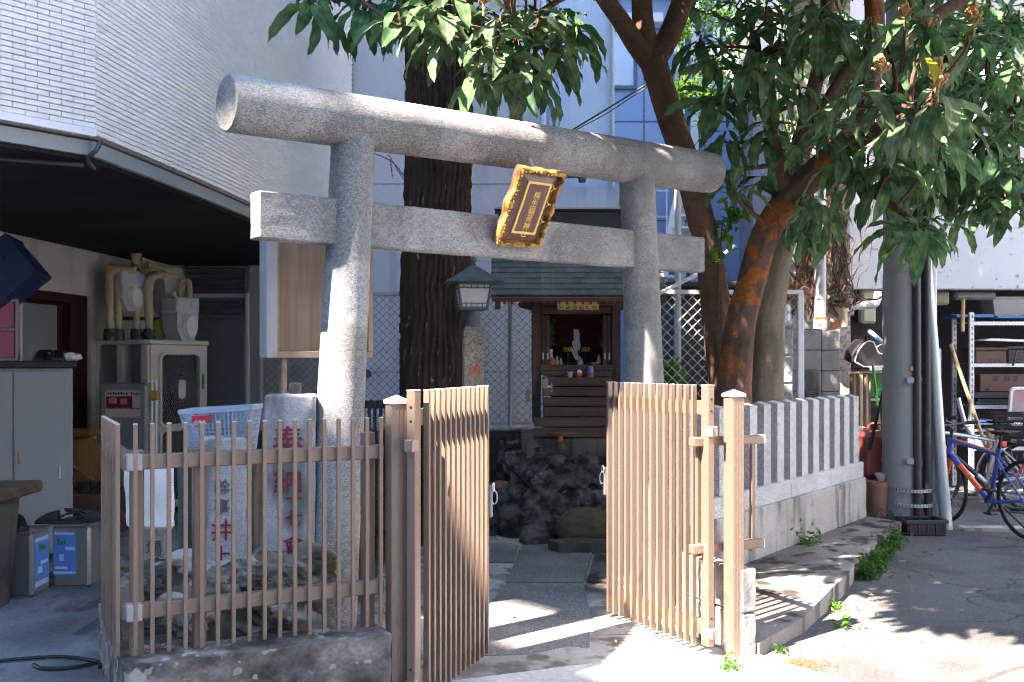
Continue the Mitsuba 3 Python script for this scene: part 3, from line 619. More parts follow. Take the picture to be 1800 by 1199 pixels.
def xz(poly, y0, y1):
    m = trimesh.creation.extrude_polygon(poly, y1 - y0, engine='earcut'); m.apply_transform(trimesh.transformations.rotation_matrix(math.pi / 2, [1, 0, 0])); m.apply_translation((0, y1, 0)); return m
obj('side', xz(cw, -.15, -.138), 'navy', cr, Mc)
obj('side', xz(cw, .138, .15), 'navy', cr, Mc)
obj('end', cat([box(-w_, -w_ + t_, -.138, .138, -h_, h_), box(-w_ - .008, -w_, -.15, .15, h_ - .03, h_)]), 'navy', cr, Mc)
obj('end', cat([box(w_ - t_, w_, -.138, .138, -h_, h_), box(w_, w_ + .008, -.15, .15, h_ - .03, h_)]), 'navy', cr, Mc)
obj('base', cat([box(-w_ + t_, w_ - t_, -.138 + i * .046, -.108 + i * .046, -h_, -h_ + .012) for i in range(6)]), 'navy', cr, Mc)

def shoe(M, parent_label, mat_='black_plastic', open_=True, group=None):
    k = thing('clog', parent_label, 'shoe', group)
    pts = []
    for x, w, z in ((-.13, .032, .018), (-.10, .042, .018), (0, .040, .018), (.09, .050, .018), (.13, .036, .018)):
        for s in (-1, 1): pts += [(x, s * w, 0), (x, s * w * .97, z)]
    obj('sole', hull(pts), mat_, k, M)
    up = [(x, s * w, .018) for x, w in ((-.005, .041), (.09, .047), (.125, .03)) for s in (-1, 1)] + [(.0, s * .022, .078) for s in (-1, 1)] + [(.06, s * .028, .062) for s in (-1, 1)] + [(.115, 0, .036)]
    obj('upper', wobble(hull(up).subdivide().subdivide(), .003, 30), mat_, k, M, smooth=50)
    st = tube(smooth_path([(.0, -.042, .03), (-.06, -.044, .058), (-.125, -.02, .07), (-.125, .02, .07), (-.06, .044, .058), (0, .042, .03)], 5), .008, 6)
    obj('strap', st, mat_, k, M)
    return k
def can(x, y, label, lab_front):
    k = thing('oil_can', label, 'tin can', None)
    s, h = .235, .385
    obj('body', cbox(x, x + s, y, y + s, .104, .1 + h, .018), 'tin', k)
    for z in (.108, .1 + h): obj('rim', cat([bar((x + .01, y, z), (x + s - .01, y, z), .008, .012), bar((x + s, y + .01, z), (x + s, y + s - .01, z), .008, .012), bar((x, y + .01, z), (x, y + s - .01, z), .008, .012), bar((x + .01, y + s, z), (x + s - .01, y + s, z), .008, .012)]), 'tin', k)
    if lab_front:
        lb = obj('label', box(x + .012, x + .150, y - .0022, y - .0004, .1 + .085, .1 + .345), 'label_blue', k)
        fx = lambda a, b, c, d: box(x + a, x + b, y - .0036, y - .0024, .1 + c, .1 + d)
        obj('lettering', cat([fx(.035, .052, .265, .305), fx(.054, .072, .268, .292), fx(.074, .09, .270, .298)]), 'label_green', lb)
        obj('print', cat([fx(.012, .15, .09, .105), fx(.02, .10, .12, .135), fx(.085, .145, .235, .255), fx(.05, .075, .17, .21), fx(.02, .14, .33, .343)]), 'label_light', lb, kind='stuff')
    else:
        lb = obj('label', box(x + s + .0004, x + s + .0022, y + .03, y + .205, .1 + .05, .1 + .345), 'label_blue', k)
        fx = lambda a, b, c, d: box(x + s + .0024, x + s + .0036, y + a, y + b, .1 + c, .1 + d)
        obj('lettering', cat([fx(.07, .10, .262, .305), fx(.105, .135, .265, .292), fx(.14, .165, .262, .288)]), 'label_green', lb)
        obj('print', cat([fx(.03, .2, .055, .085), fx(.06, .12, .13, .17), fx(.10, .19, .18, .2), fx(.03, .2, .32, .342)]), 'label_light', lb, kind='stuff')
    obj('cap', lathe([(0, 0), (.03, 0), (.03, .012), (0, .012)], 16), 'tin', k, M4((x + .06, y + .06, .1 + h)))
can(-3.045, 6.0, 'square tin oil can half hidden behind the grey bin, blue label on its side', False)
can(-2.815, 6.26, 'square tin oil can with blue label in front of the white cabinet', True)
shoe(M4((-2.66, 6.42, .492), .15), 'black clog shoe lying on the right-hand tin can, toe to the right')
shoe(M4((-2.80, 6.32, .492), math.pi + .1), 'black clog shoe at the left edge of the right-hand tin can')
shoe(M4((-2.95, 6.10, .492), -.9), 'black clog shoe on the left tin can beside the bin')
shoe(M4((-3.43, 8.22, .442), -1.2), 'dark clog shoe on the low step, left of its pair', 'ac_dark')
shoe(M4((-3.30, 8.22, .442), -1.45), 'dark grey clog shoe on the low step by the fence, right of its pair', 'dark_metal')
shoe(M4((-3.34, 7.3, 1.492), -1.4), 'black shoe on the cabinet top, touching the pink drawer box')
shoe(M4((-3.22, 7.27, 1.492), -1.2), 'black shoe on the cabinet top next to the white cloth')
obj('cloth', tf(wobble(trimesh.creation.icosphere(3, 1.0), .35, 1.9, 5, 4), M4((-3.13, 7.27, 1.515), scale=(.075, .06, .035))), 'white', label='crumpled white cloth at the right end of the cabinet top', category='cloth', smooth=60)
sk = rock((-3.52, 8.42, .66), (.15, .14, .24), 12, 3, .3)
bg = thing('burlap_sack', 'brown burlap sack standing on the low step behind the cabinet', 'sack')
obj('body', sk, 'sack', bg, smooth=True)
obj('rope', tube(smooth_path([(-3.67, 8.30, .70), (-3.52, 8.27, .62), (-3.40, 8.33, .52)], 6), .012, 6), 'board_wood', bg)
obj('folded_top', cbox(-3.66, -3.40, 8.30, 8.52, .87, .93, .02), 'sack', bg)
bn = thing('waste_bin', 'weathered grey waste bin under a wooden board at the left edge', 'bin')
ov = lambda k, z: [(sx * (.29 * k), sy * (.24 * k), z) for sx in (-1, 1) for sy in (-.8, .8)] + [(sx * (.25 * k), sy * (.3 * k), z) for sx in (-1, 1) for sy in (-.8, .8)]
obj('body', hull(ov(.84, 0) + ov(1.0, .62)), 'dark_concrete', bn, M4((-3.13, 5.72, .1)))
obj('sticker', box(-.10, .05, -.0, .002, 0, .09), 'print_pale', bn, M4((-2.93, 5.50, .50), .05, (-.06, [1, 0, 0])))
obj('sticker', box(-.05, .02, -.0, .002, 0, .07), 'label_light', bn, M4((-2.95, 5.49, .62), .05, (-.06, [1, 0, 0])))
obj('lid_board', wobble(cbox(-3.55, -2.72, 5.38, 5.95, .735, .80, .012).subdivide().subdivide(), .006, 5), 'shrine_wood', bn)
hz = thing('garden_hose', 'black hose lying across the concrete at lower left', 'hose')
obj('tube', tube(smooth_path([(-2.7, 4.55, .113), (-2.35, 4.72, .113), (-2.1, 4.78, .113), (-1.9, 4.70, .113), (-1.86, 4.62, .113)], 8), .008, 8), 'black_plastic', hz)
obj('loop', tube(smooth_path([(-2.18, 4.66, .112), (-2.10, 4.60, .112), (-1.98, 4.62, .112), (-1.87, 4.72, .112)], 8), .008, 8), 'black_plastic', hz)

# ---- air conditioner outdoor unit
ac = thing('air_conditioner', 'large outdoor air conditioner unit with fan grille beneath the gas meters', 'air conditioner')
A_, B_ = np.array([-3.19, 9.0]), np.array([-2.925, 9.75])
dA = (B_ - A_) / np.linalg.norm(B_ - A_)
Ma = dirM((A_[0], A_[1], .1), dA)              # local x along the fan face, -y outward
W_ = .80
obj('casing', cat([box(.0, W_, .0, .32, .06, .12), box(W_ - .02, W_, .02, .34, .12, 1.53), box(.02, W_ - .02, .30, .34, .12, 1.53)]), 'ac_white', ac, Ma)
gp = Polygon([(0, .06), (W_, .06), (W_, 1.53), (0, 1.53)])
def rrect(x0, x1, z0, z1, r): return Polygon([(x0 + r, z0 + r), (x1 - r, z0 + r), (x1 - r, z1 - r), (x0 + r, z1 - r)]).buffer(r, resolution=5)
h1, h2 = rrect(.10, .67, .80, 1.46, .07), rrect(.10, .67, .12, .76, .07)
obj('front_panel', xz(gp.difference(h1).difference(h2), -.02, .0), 'ac_white', ac, Ma)
obj('top_cover', cbox(-.03, W_ + .01, -.04, .60, 1.535, 1.575, .008), 'ac_white', ac, Ma)
for zc in (1.13, .44):
    g = obj('fan_grille', xz(rrect(.09, .68, zc - .34, zc + .34, .07).difference(rrect(.115, .655, zc - .315, zc + .315, .06)), -.05, -.022), 'ac_white', ac, Ma)
    wires = []
    for r in np.linspace(.07, .36, 13):
        t = np.linspace(0, 2 * math.pi, 29)
        pts = np.c_[.385 + np.clip(r * 1.0 * np.cos(t), -.265, .265), np.full(29, -.044), zc + np.clip(r * np.sin(t), -.31, .31)]
        wires.append(tube(pts, .0022, 4, False))
    for t in np.linspace(0, 2 * math.pi, 48, endpoint=False):
        r = min(.265 / max(abs(math.cos(t)), 1e-3), .31 / max(abs(math.sin(t)), 1e-3))
        wires.append(bar((.385 + .06 * math.cos(t), -.04, zc + .06 * math.sin(t)), (.385 + r * math.cos(t), -.04, zc + r * math.sin(t)), .0025, .0025))
    obj('wire_guard', cat(wires), 'grey_metal', g, Ma, kind='stuff')
    obj('hub', xz(rrect(.335, .435, zc - .085, zc + .085, .03), -.056, -.046), 'ac_white', g, Ma)
    obj('dark_interior', box(.03, W_ - .03, .002, .02, zc - .34, zc + .34), 'ac_dark', g, Ma)  # dark sheet standing in for the shade behind the grille
    blades = []
    for q in range(3):
        a = q * 2.094 + .4
        blades.append(tf(wobble(box(.05, .25, -.004, .004, -.08, .08), .0, 1), trimesh.transformations.translation_matrix((.385, .05, zc)) @ trimesh.transformations.rotation_matrix(-a, [0, 1, 0]) @ trimesh.transformations.rotation_matrix(.5, [1, 0, 0])))
    obj('fan', cat(blades), 'ac_dark', g, Ma)
obj('side_frame', cat([box(-.02, .0, .0, .07, .06, 1.53), box(-.02, .0, .27, .33, .06, 1.53), box(-.02, .0, .54, .58, .06, 1.53)]), 'ac_white', ac, Ma)
obj('compressor', lathe([(.0, .1), (.115, .1), (.115, 1.25), (0, 1.25)], 20), 'grey_metal', ac, Ma @ M4((.17, .17, .1)))
obj('inner_plate', box(.32, .33, .03, .29, .12, 1.53), 'ac_dark', ac, Ma)  # dark plate in place of the shade inside the open casing
obj('sticker', xz(Polygon([(.72, 1.12), (.76, 1.12), (.76, 1.26), (.72, 1.26)]), -.023, -.0205), 'label_green', ac, Ma)

bx = thing('metal_box', 'grey metal box with a printed red and white notice on its front', 'utility box')
obj('body', cbox(-3.43, -3.03, 8.50, 8.78, .1, 1.30, .02), 'grey_metal', bx)
nt = obj('notice', box(-3.375, -3.085, 8.494, 8.499, 1.02, 1.245), 'print_pale', bx)
obj('picture', cat([box(-3.365, -3.15, 8.490, 8.493, 1.10, 1.195), box(-3.365, -3.09, 8.490, 8.493, 1.092, 1.099)]), 'dark_red', nt)
obj('picture_field', cat([box(-3.34, -3.275, 8.4865, 8.4895, 1.135, 1.185), box(-3.245, -3.19, 8.4865, 8.4895, 1.13, 1.175)]), 'print_pink', nt)
obj('lettering', cat([box(-3.355 + i * .022, -3.341 + i * .022, 8.490, 8.493, 1.21, 1.222 + .004 * (i % 3)) for i in range(8)] + [box(-3.16 + i * .02, -3.15 + i * .02, 8.490, 8.493, 1.205, 1.225) for i in range(4)]), 'dark_metal', nt)
for i, x in enumerate((-2.905, -2.87)):
    obj('pole', tube([(x, 8.25, .1), (x - .005, 8.28, 1.335)], .010, 8), 'white', label=('thin white pole leaning beside the air conditioner, left of the taped pair', 'thin white pole leaning beside the air conditioner, right of the taped pair')[i], category='pole')
obj('tape_wrap', cbox(-2.925, -2.855, 8.245, 8.295, 1.17, 1.25, .01), 'yellow_tag', label='brown tape wrapped round the two thin white poles', category='tape')

# ---- gas meters with cream pipes
def meter(x, y, z0, h, w, label, round_front):
    k = thing('gas_meter', label, 'gas meter')
    Mm = dirM((x, y, z0), (.45, .9))
    obj('housing', hull([(sx * w * .5 * f, sy, z) for sx in (-1, 1) for f, z in ((.55, 0), (1, h * .28), (1, h * .62), (.92, h * .66)) for sy in (-.09, .09)]), 'meter_body', k, Mm)
    obj('counter_head', cbox(-w * .55, w * .55, -.10, .10, h * .64, h, .012), 'meter_body', k, Mm)
    t = np.linspace(0, 2 * math.pi, 24, endpoint=False)
    obj('diaphragm_cover', hull([(w * .05 + w * .34 * math.cos(a), -.10, h * .33 + h * .30 * math.sin(a)) for a in t] + [(w * .05 + w * .26 * math.cos(a), -.135, h * .33 + h * .23 * math.sin(a)) for a in t]), 'meter_face', k, Mm)
    obj('dial', cbox(w * .12, w * .45, -.108, -.101, h * .72, h * .92, .003), 'label_light', k, Mm)
    for s in (-1, 1): obj('pipe_union', lathe([(0, 0), (.032, 0), (.032, .045), (0, .045)], 12), 'meter_body', k, Mm @ M4((s * w * .34, 0, h + .001)))
    return k
meter(-3.45, 9.15, 1.93, .36, .24, 'leftmost gas meter with an orange tag hanging on it', True)
meter(-3.21, 9.55, 1.93, .36, .24, 'middle gas meter above the air conditioner', True)
m3 = meter(-3.05, 9.42, 1.67, .40, .26, 'lowest gas meter with a white rounded front, standing on the air conditioner cover', True)
obj('tag', tf(box(-.035, .035, -.002, .002, -.10, 0), M4((-3.50, 8.98, 2.32), .5, (.25, [0, 1, 0]))), 'yellow_tag', label='orange paper tag hanging from the leftmost gas meter', category='tag')
gpz = thing('gas_piping', 'cream painted gas pipes with elbows around the meters', 'pipes')
Yp = 9.3
def gp_(pts, r):
    q = smooth_path(pts, 6); k = obj('pipe', tube(q, r, 12), 'cream_pipe', gpz, smooth=50)
    for f in (.12, .38, .62, .88):
        i = min(int(f * len(q)), len(q) - 2); d = (q[i + 1] - q[i]) / np.linalg.norm(q[i + 1] - q[i])
        obj('collar', tube([q[i] - d * .018, q[i] + d * .018], r * 1.22, 12), 'cream_pipe', k, smooth=50)
gp_([(-3.535, 9.000, 1.660), (-3.535, 9.000, 2.060), (-3.535, 9.000, 2.185), (-3.510, 9.000, 2.270), (-3.409, 9.050, 2.304)], .033)
gp_([(-3.479, 9.050, 1.661), (-3.479, 9.050, 2.063), (-3.479, 9.050, 2.179), (-3.454, 9.050, 2.254), (-3.357, 9.100, 2.294)], .030)
gp_([(-3.261, 9.200, 1.664), (-3.261, 9.200, 2.072), (-3.261, 9.200, 2.175), (-3.230, 9.200, 2.246), (-3.152, 9.300, 2.275)], .036)
gp_([(-3.410, 9.300, 2.477), (-3.410, 9.300, 2.378), (-3.397, 9.350, 2.331), (-3.332, 9.400, 2.325)], .040)
gp_([(-3.358, 9.300, 2.404), (-3.131, 9.700, 2.341)], .022)
gp_([(-3.296, 9.300, 2.358), (-3.093, 9.600, 2.289)], .026)
gp_([(-3.315, 9.250, 2.291), (-3.246, 9.500, 2.318)], .034)
gp_([(-3.061, 9.450, 2.062), (-3.061, 9.450, 2.177), (-3.034, 9.450, 2.224), (-2.992, 9.450, 2.219), (-2.977, 9.450, 2.177), (-2.977, 9.450, 2.067)], .026)
gp_([(-3.355, 9.150, 1.663), (-3.355, 9.150, 1.942)], .028)
gp_([(-3.229, 9.450, 1.668), (-3.229, 9.450, 1.941)], .028)
for (x, y, z) in ((-3.344, 9.120, 1.723), (-3.250, 9.170, 1.724), (-3.468, 9.020, 1.720), (-3.523, 8.970, 1.719)):
    obj('valve', cat([lathe([(0, -.05), (.05, -.05), (.055, 0), (.05, .05), (0, .05)], 12), bar((0, -.03, 0), (0, -.12, 0), .02, .02)]), 'dark_metal', gpz, M4((x, y, z)))
obj('bracket', cat([bar((-3.629, 9.200, 2.149), (-3.233, 9.700, 2.211), .02, .03), bar((-3.629, 9.200, 1.868), (-3.233, 9.700, 1.888), .02, .03)]), 'dark_metal', gpz)
obj('label_card', tf(box(-.04, .04, -.002, .002, -.08, .08), M4((-3.234, 9.300, 1.779))), 'lime', gpz)

# ================================================================== front fence, gate
FDIR = np.array([.894, .448]); FN = np.array([.448, -.894]); FB = -FN
PL, PR = np.array([-.4914, 4.356]), np.array([1.1186, 5.163])
CORN = PL - FDIR * 1.065
cw_ = thing('fence_footing', 'low mossy concrete kerb wall carrying the bronze fence', 'wall')
front = [CORN - FDIR * .03 + FN * .10, PL - FDIR * .055 + FN * .10, PL - FDIR * .055 + FB * .13, CORN + FDIR * .2 + FB * .13, CORN + FDIR * .17 + FB * 1.05, CORN - FDIR * .03 + FB * 1.05]
fm = prism(Polygon(front).buffer(-.02).buffer(.02, resolution=3), -.05, .36).subdivide_to_size(.05)
obj('kerb', wobble(fm, .012, 9, 3, 5), 'footing', cw_, smooth=40)

fe = thing('fence', 'bronze aluminium slat fence with an angled return on a concrete kerb, left of the gate', 'fence')
slat = PLY(cbox(-.5, .5, -.5, .5, 0, 1, .03), 'bronze_aluminium')
capm = PLY(cbox(-.5, .5, -.5, .5, 0, 1, .05), 'pale_aluminium')
aF = math.atan2(FDIR[1], FDIR[0])
def fslat(p, parent, ang, z0, z1, w=.0155):
    k = inst('slat', slat, parent, M4((p[0], p[1], z0), ang, scale=(w, w, z1 - z0)))
    inst('cap', capm, k, M4((p[0], p[1], z1), ang, scale=(w * 1.05, w * 1.05, .004)))
for i in range(17):
    fslat(PL - FDIR * (.070 + i * .0612) , fe, aF, .378 + rng.uniform(-.002, .002), 1.253)
for i in range(11):
    fslat(CORN - FDIR * .045 + FB * (.02 + i * .0612), fe, aF, .378, 1.253)
for z in (1.108, .537):
    a, b = CORN - FDIR * .03 + FB * .035, PL - FDIR * .05 + FB * .035
    obj('rail', bar((*a, z), (*b, z), .045, .058, bev=.004), 'bronze_aluminium', fe)
    a, b = CORN + FDIR * .0 + FB * .06, CORN + FDIR * .0 + FB * .70
    obj('rail', bar((*a, z), (*b, z), .045, .058, bev=.004), 'bronze_aluminium', fe)
    c = CORN + FB * .005 - FDIR * .01
    obj('corner_sleeve', cbox(-.029, .029, -.029, .029, -.032, .032, .004), 'tape', fe, M4((c[0] + .012, c[1] + .025, z), aF))
for t in (1.035, .80, .10):
    p = PL - FDIR * t + FB * .085
    obj('post', cbox(-.025, .025, -.025, .025, .33, 1.15 if t > .5 else 1.19, .004), 'bronze_aluminium', fe, M4((*p, 0), aF))

def gate_post(P, label):
    k = thing('gate_post', label, 'post')
    a = .0375
    obj('shaft', cat([cbox(-a, a, -a, a, -.02, 1.312, .004)] + [box(-a + .012 + i * .017, -a + .018 + i * .017, -a - .0015, -a + .001, 0, 1.31) for i in range(4)] + [box(a - .001, a + .0015, -a + .012 + i * .017, -a + .018 + i * .017, 0, 1.31) for i in range(4)]), 'bronze_aluminium', k, M4((*P, 0), aF))
    obj('cap', hull([(sx * .043, sy * .043, z) for sx in (-1, 1) for sy in (-1, 1) for z in (1.312, 1.328)] + [(0, 0, 1.350)]), 'pale_aluminium', k, M4((*P, 0), aF))
    return k
gate_post(PL, 'left bronze gate post with a pointed cap at the end of the fence')
gate_post(PR, 'right bronze gate post with a pointed cap beside the granite block')

def leaf_gate(H, d, length, n, side, label, latch_z):
    """H hinge, d direction along the leaf, side = +1/-1: on which side of d the slats are"""
    k = thing('gate_leaf', label, 'gate')
    d = np.array(d) / np.linalg.norm(d); ang = math.atan2(d[1], d[0])
    M = M4((*H, 0), ang)
    s = side
    z0, z1 = .05, 1.372
    obj('hinge_stile', cat([cbox(0, .058, -.020, .020, z0 + .01, z1 - .004, .003)]), 'bronze_aluminium', k, M)
    obj('stile_cap', cbox(-.001, .059, -.021, .021, z1 - .004, z1, .001), 'pale_aluminium', k, M)
    for z in (1.30, 1.24, .20, .14):
        obj('screw_hole', lathe([(0, 0), (.006, 0), (.006, .002), (0, .002)], 10).apply_transform(trimesh.transformations.translation_matrix((-.0005, .0, z)) @ trimesh.transformations.rotation_matrix(-math.pi / 2, [0, 1, 0])), 'black_plastic', k, M)
    obj('lock_stile', cat([cbox(length - .034, length, -.020, .020, z0, z1 - .004, .003)]), 'bronze_aluminium', k, M)
    obj('stile_cap', cbox(length - .035, length + .001, -.021, .021, z1 - .004, z1, .001), 'pale_aluminium', k, M)
    for z in (1.255, .145):
        obj('rail', cbox(.058, length - .034, -.012, .012, z - .036, z + .036, .003), 'bronze_aluminium', k, M)
    sp = (length - .034 - .112) / (n - 1)
    for i in range(n):
        x = .112 + i * sp - .004
        kk = inst('slat', slat, k, M @ M4((x, s * .0255, z0), scale=(.018, .026, z1 - z0 - .004)))
        inst('cap', capm, kk, M @ M4((x, s * .0255, z1 - .004), scale=(.0185, .0265, .004)))
    for z in (1.14, .13):
        obj('hinge', cat([cbox(-.035, .030, s * .0205 - .003, s * .0205 + .003, z - .026, z + .026, .002), cbox(-.03, -.012, -.018, .018, z - .026, z + .026, .004)]), 'hinge_metal', k, M)
    lt = obj('latch', cbox(length - .028, length - .004, min(s * .021, s * .050), max(s * .021, s * .050), latch_z - .08, latch_z + .08, .004), 'grey_metal', k, M)
    t = np.linspace(0, math.pi * 2, 17)
    obj('ring', tube(np.c_[length - .016 + .0 * t, s * (.060 + .016 * np.sin(t)), latch_z + .02 + .034 * np.cos(t)], .0035, 6), 'chrome', lt, M)
    obj('hasp', tube(np.c_[length - .016 + .012 * np.cos(t), s * .056 + 0 * t, latch_z + .07 + .02 * np.sin(t)], .004, 6), 'galvanised', lt, M)
    return k
leaf_gate(np.array([-.424, 4.29]), (.335, .942), .85, 13, -1, 'left gate leaf of bronze slats, swung open towards the shrine', .80)
leaf_gate(np.array([1.0, 5.135]), (-.48, .877), .91, 14, 1, 'right gate leaf of bronze slats in full sun, swung open', .80)
fs = thing('fence_stub', 'short stub of bronze rails and two slats behind the right gate post', 'fence')
for z in (1.085, .545):
    obj('rail', bar((.90, 5.15, z), (1.30, 5.34, z), .045, .045, bev=.004), 'bronze_aluminium', fs)
    obj('end_cap', cbox(-.003, .003, -.024, .024, -.024, .024, .001), 'white', fs, M4((1.303, 5.342, z), aF))
for (x, y) in ((.945, 5.20), (1.255, 5.35)):
    fslat((x, y), fs, aF, .50, 1.10, .022)

# low granite block wall beside the right gate post
gb = thing('granite_block', 'low rough granite block wall behind the right gate post', 'wall')
ga, gbd = np.array([1.235, 5.17]), np.array([-.46, .88]); gbd = gbd / np.linalg.norm(gbd)
Mg = dirM((ga[0], ga[1], 0), gbd)
for i, (z0, z1) in enumerate(((-.03, .222), (.228, .445))):
    for j, (x0, x1) in enumerate(((0, .27), (.276, .52))):
        obj('stone', wobble(cbox(x0, x1, .0, .095, z0, z1, .008).subdivide_to_size(.03), .004, 22, 5 + i + j), 'stele_stone', gb, Mg, smooth=35)

# ================================================================== torii
TD = np.array([.794, .607]); TN = np.array([.607, -.794]); TM = np.array([-.01, 5.5435])
to = thing('torii', 'grey granite torii gate standing over the path', 'torii gate')
def pillar(sgn, zb):
    b, t = TM + TD * (sgn * 1.09), TM + TD * (sgn * .955)
    zt = 2.60
    n = 40
    pts = [(*(b + (t - b) * ((z - .0) / zt)), z) for z in np.linspace(zb, zt, n)]
    r = [.124 - .020 * (z / zt) for z in np.linspace(zb, zt, n)]
    m = tube(pts, r, 56)
    obj('pillar', wobble(m, .0022, 28, 4), 'torii_stone', to, smooth=60)
pillar(-1, -.05); pillar(1, -.05)
a, b = TM - TD * 1.595, TM + TD * 1.62
kz0, kz1 = 2.646, 2.687
n = 60
ts = np.linspace(0, 1, n)
kp = np.array([(*(a + (b - a) * t), kz0 + (kz1 - kz0) * t) for t in ts])
kr = np.full(n, .1295)
kr[0], kr[1] = .121, .1275; kr[-1], kr[-2] = .112, .124
kp[1] = kp[0] + (kp[1] - kp[0]) * .15; kp[-2] = kp[-1] + (kp[-2] - kp[-1]) * .25
obj('kasagi_beam', wobble(tube(kp, kr, 64), .0025, 20, 8), 'torii_stone', to, smooth=40, label='round top beam')
a, b = TM - TD * 1.462, TM + TD * 1.50
Mn = dirM((a[0], a[1], 0), TD)
obj('nuki_beam', wobble(cbox(0, np.linalg.norm(b - a), -.05, .05, 2.047, 2.264, .007).subdivide_to_size(.06), .0022, 18, 2), 'torii_stone', to, Mn, smooth=30, label='square tie beam')

# ---- name plaque hung on the tie beam
pq = thing('shrine_plaque', 'gilt framed wooden plaque with gold lettering hanging on the torii', 'plaque')
pc = TM - TD * .025 + TN * .065
Mp = dirM((pc[0], pc[1], 2.125), TD) @ trimesh.transformations.rotation_matrix(.54, [1, 0, 0])   # local x along, -y front, z up
W2, H2 = .146, .43
def wavy(w, h, z0, amp, n=26):
    pts = []
    t = np.linspace(0, 1, n)
    for x in t: pts.append((-w + 2 * w * x, z0 - amp * .6 * math.sin(x * math.pi * 5) * math.sin(x * math.pi)))
    for x in t[1:]: pts.append((w + amp * math.sin(x * math.pi * 5.2) * math.sin(x * math.pi), z0 + h * x))
    for x in t[1:]: pts.append((w - 2 * w * x, z0 + h + amp * .6 * math.sin(x * math.pi * 5) * math.sin(x * math.pi)))
    for x in t[1:-1]: pts.append((-w - amp * math.sin(x * math.pi * 5.2) * math.sin(x * math.pi), z0 + h * (1 - x)))
    return Polygon(pts).buffer(0)
outer = wavy(W2, H2, 0, .008); inner = Polygon([(-W2 + .02, .026), (W2 - .02, .026), (W2 - .02, H2 - .026), (-W2 + .02, H2 - .026)])
iw = wavy(W2 - .017, H2 - .038, .019, -.005)
obj('back_board', xz(outer.buffer(-.004), -.012, .012), 'plaque_wood', pq, Mp)
fr = obj('carved_frame', wobble(xz(outer.difference(iw), -.047, -.0125).subdivide_to_size(.012), .0045, 42, 3), 'gold_leaf', pq, Mp, smooth=50)
lumps = []
for i in range(60):
    t = i / 60 * 2 * (2 * W2 + H2)
    if t < 2 * W2: c = (-W2 + t, .012)
    elif t < 2 * W2 + H2: c = (W2 - .012, t - 2 * W2)
    elif t < 4 * W2 + H2: c = (W2 - (t - 2 * W2 - H2), H2 - .012)
    else: c = (-W2 + .012, H2 - (t - 4 * W2 - H2))
    m = trimesh.creation.icosphere(1, rng.uniform(.004, .0075)); m.apply_translation((c[0] + rng.uniform(-.006, .006), -.0525, c[1] + rng.uniform(-.006, .006))); lumps.append(m)
obj('scrollwork', wobble(cat(lumps), .004, 60, 2), 'gold_leaf', fr, Mp, kind='stuff')
pw, ph = .074, .285; pz = .078
ring_o = [(-W2 + .016, .02), (W2 - .016, .02), (W2 - .016, H2 - .02), (-W2 + .016, H2 - .02)]
ring_i = [(-pw, pz), (pw, pz), (pw, pz + ph), (-pw, pz + ph)]
vv = [(x, -.016, z) for x, z in ring_o] + [(x, -.042, z) for x, z in ring_i]
obj('bevel', trimesh.Trimesh(vv, [[i, (i + 1) % 4, 4 + (i + 1) % 4] for i in range(4)] + [[i, 4 + (i + 1) % 4, 4 + i] for i in range(4)], process=False), 'plaque_wood', pq, Mp)
obj('gold_border', xz(Polygon(ring_i).buffer(.004, join_style=2).difference(Polygon(ring_i).buffer(-.008, join_style=2)), -.050, -.0422), 'gold_trim', pq, Mp)
pn = obj('panel', xz(Polygon(ring_i).buffer(-.0082, join_style=2), -.0455, -.035), 'plaque_wood', pq, Mp)
for i, c in enumerate('桐生稲荷神社'):
    obj('lettering', glyph_mesh(c, .044, .002), 'gold_trim', pn, Mp @ M4((.006, -.0458, pz + ph - .056 - i * .0435)))
for i, zc in enumerate((.34, .25, .15)):
    obj('tassel', tube(smooth_path([(.092, -.036, zc + .018), (.103, -.038, zc + .004), (.122, -.04, zc), (.106, -.038, zc - .004), (.094, -.036, zc - .02)], 5), .0022, 5), 'gold_trim', pq, Mp)
obj('hook', cat([bar((-.10, .012, .06), (-.10, .09, .03), .012, .012), bar((.10, .012, .06), (.10, .09, .03), .012, .012), bar((0, .012, .40), (0, .10, .44), .012, .012)]), 'dark_metal', pq, Mp)

# ================================================================== notice board, stones behind the fence
nb = thing('notice_board', 'bare wooden notice board behind the left torii pillar', 'notice board')
n0, n1 = np.array([-1.272, 5.36]), np.array([-.79, 5.68])
Mb = dirM((n0[0], n0[1], 0), n1 - n0); BL = np.linalg.norm(n1 - n0)
obj('board', box(.03, BL - .03, -.01, .012, 1.545, 2.22), 'board_wood', nb, Mb)
obj('frame', cat([cbox(.0, BL, -.045, .02, 1.508, 1.543, .003), cbox(.0, BL, -.045, .02, 2.221, 2.26, .003), cbox(BL - .029, BL, -.045, .02, 1.5435, 2.2205, .003)]), 'board_edge', nb, Mb)
obj('side_frame', cbox(-.03, .029, -.045, .06, 1.508, 2.26, .003), 'grey_plastic', nb, Mb)
obj('inner_stop', box(.0295, .04, -.04, -.0105, 1.5435, 2.2205), 'board_edge', nb, Mb)
obj('post', cbox(.075, .105, .0125, .0425, .1, 1.507, .004), 'board_edge', nb, Mb)
obj('post', cbox(BL - .105, BL - .075, .0125, .0425, .1, 1.507, .004), 'board_edge', nb, Mb)

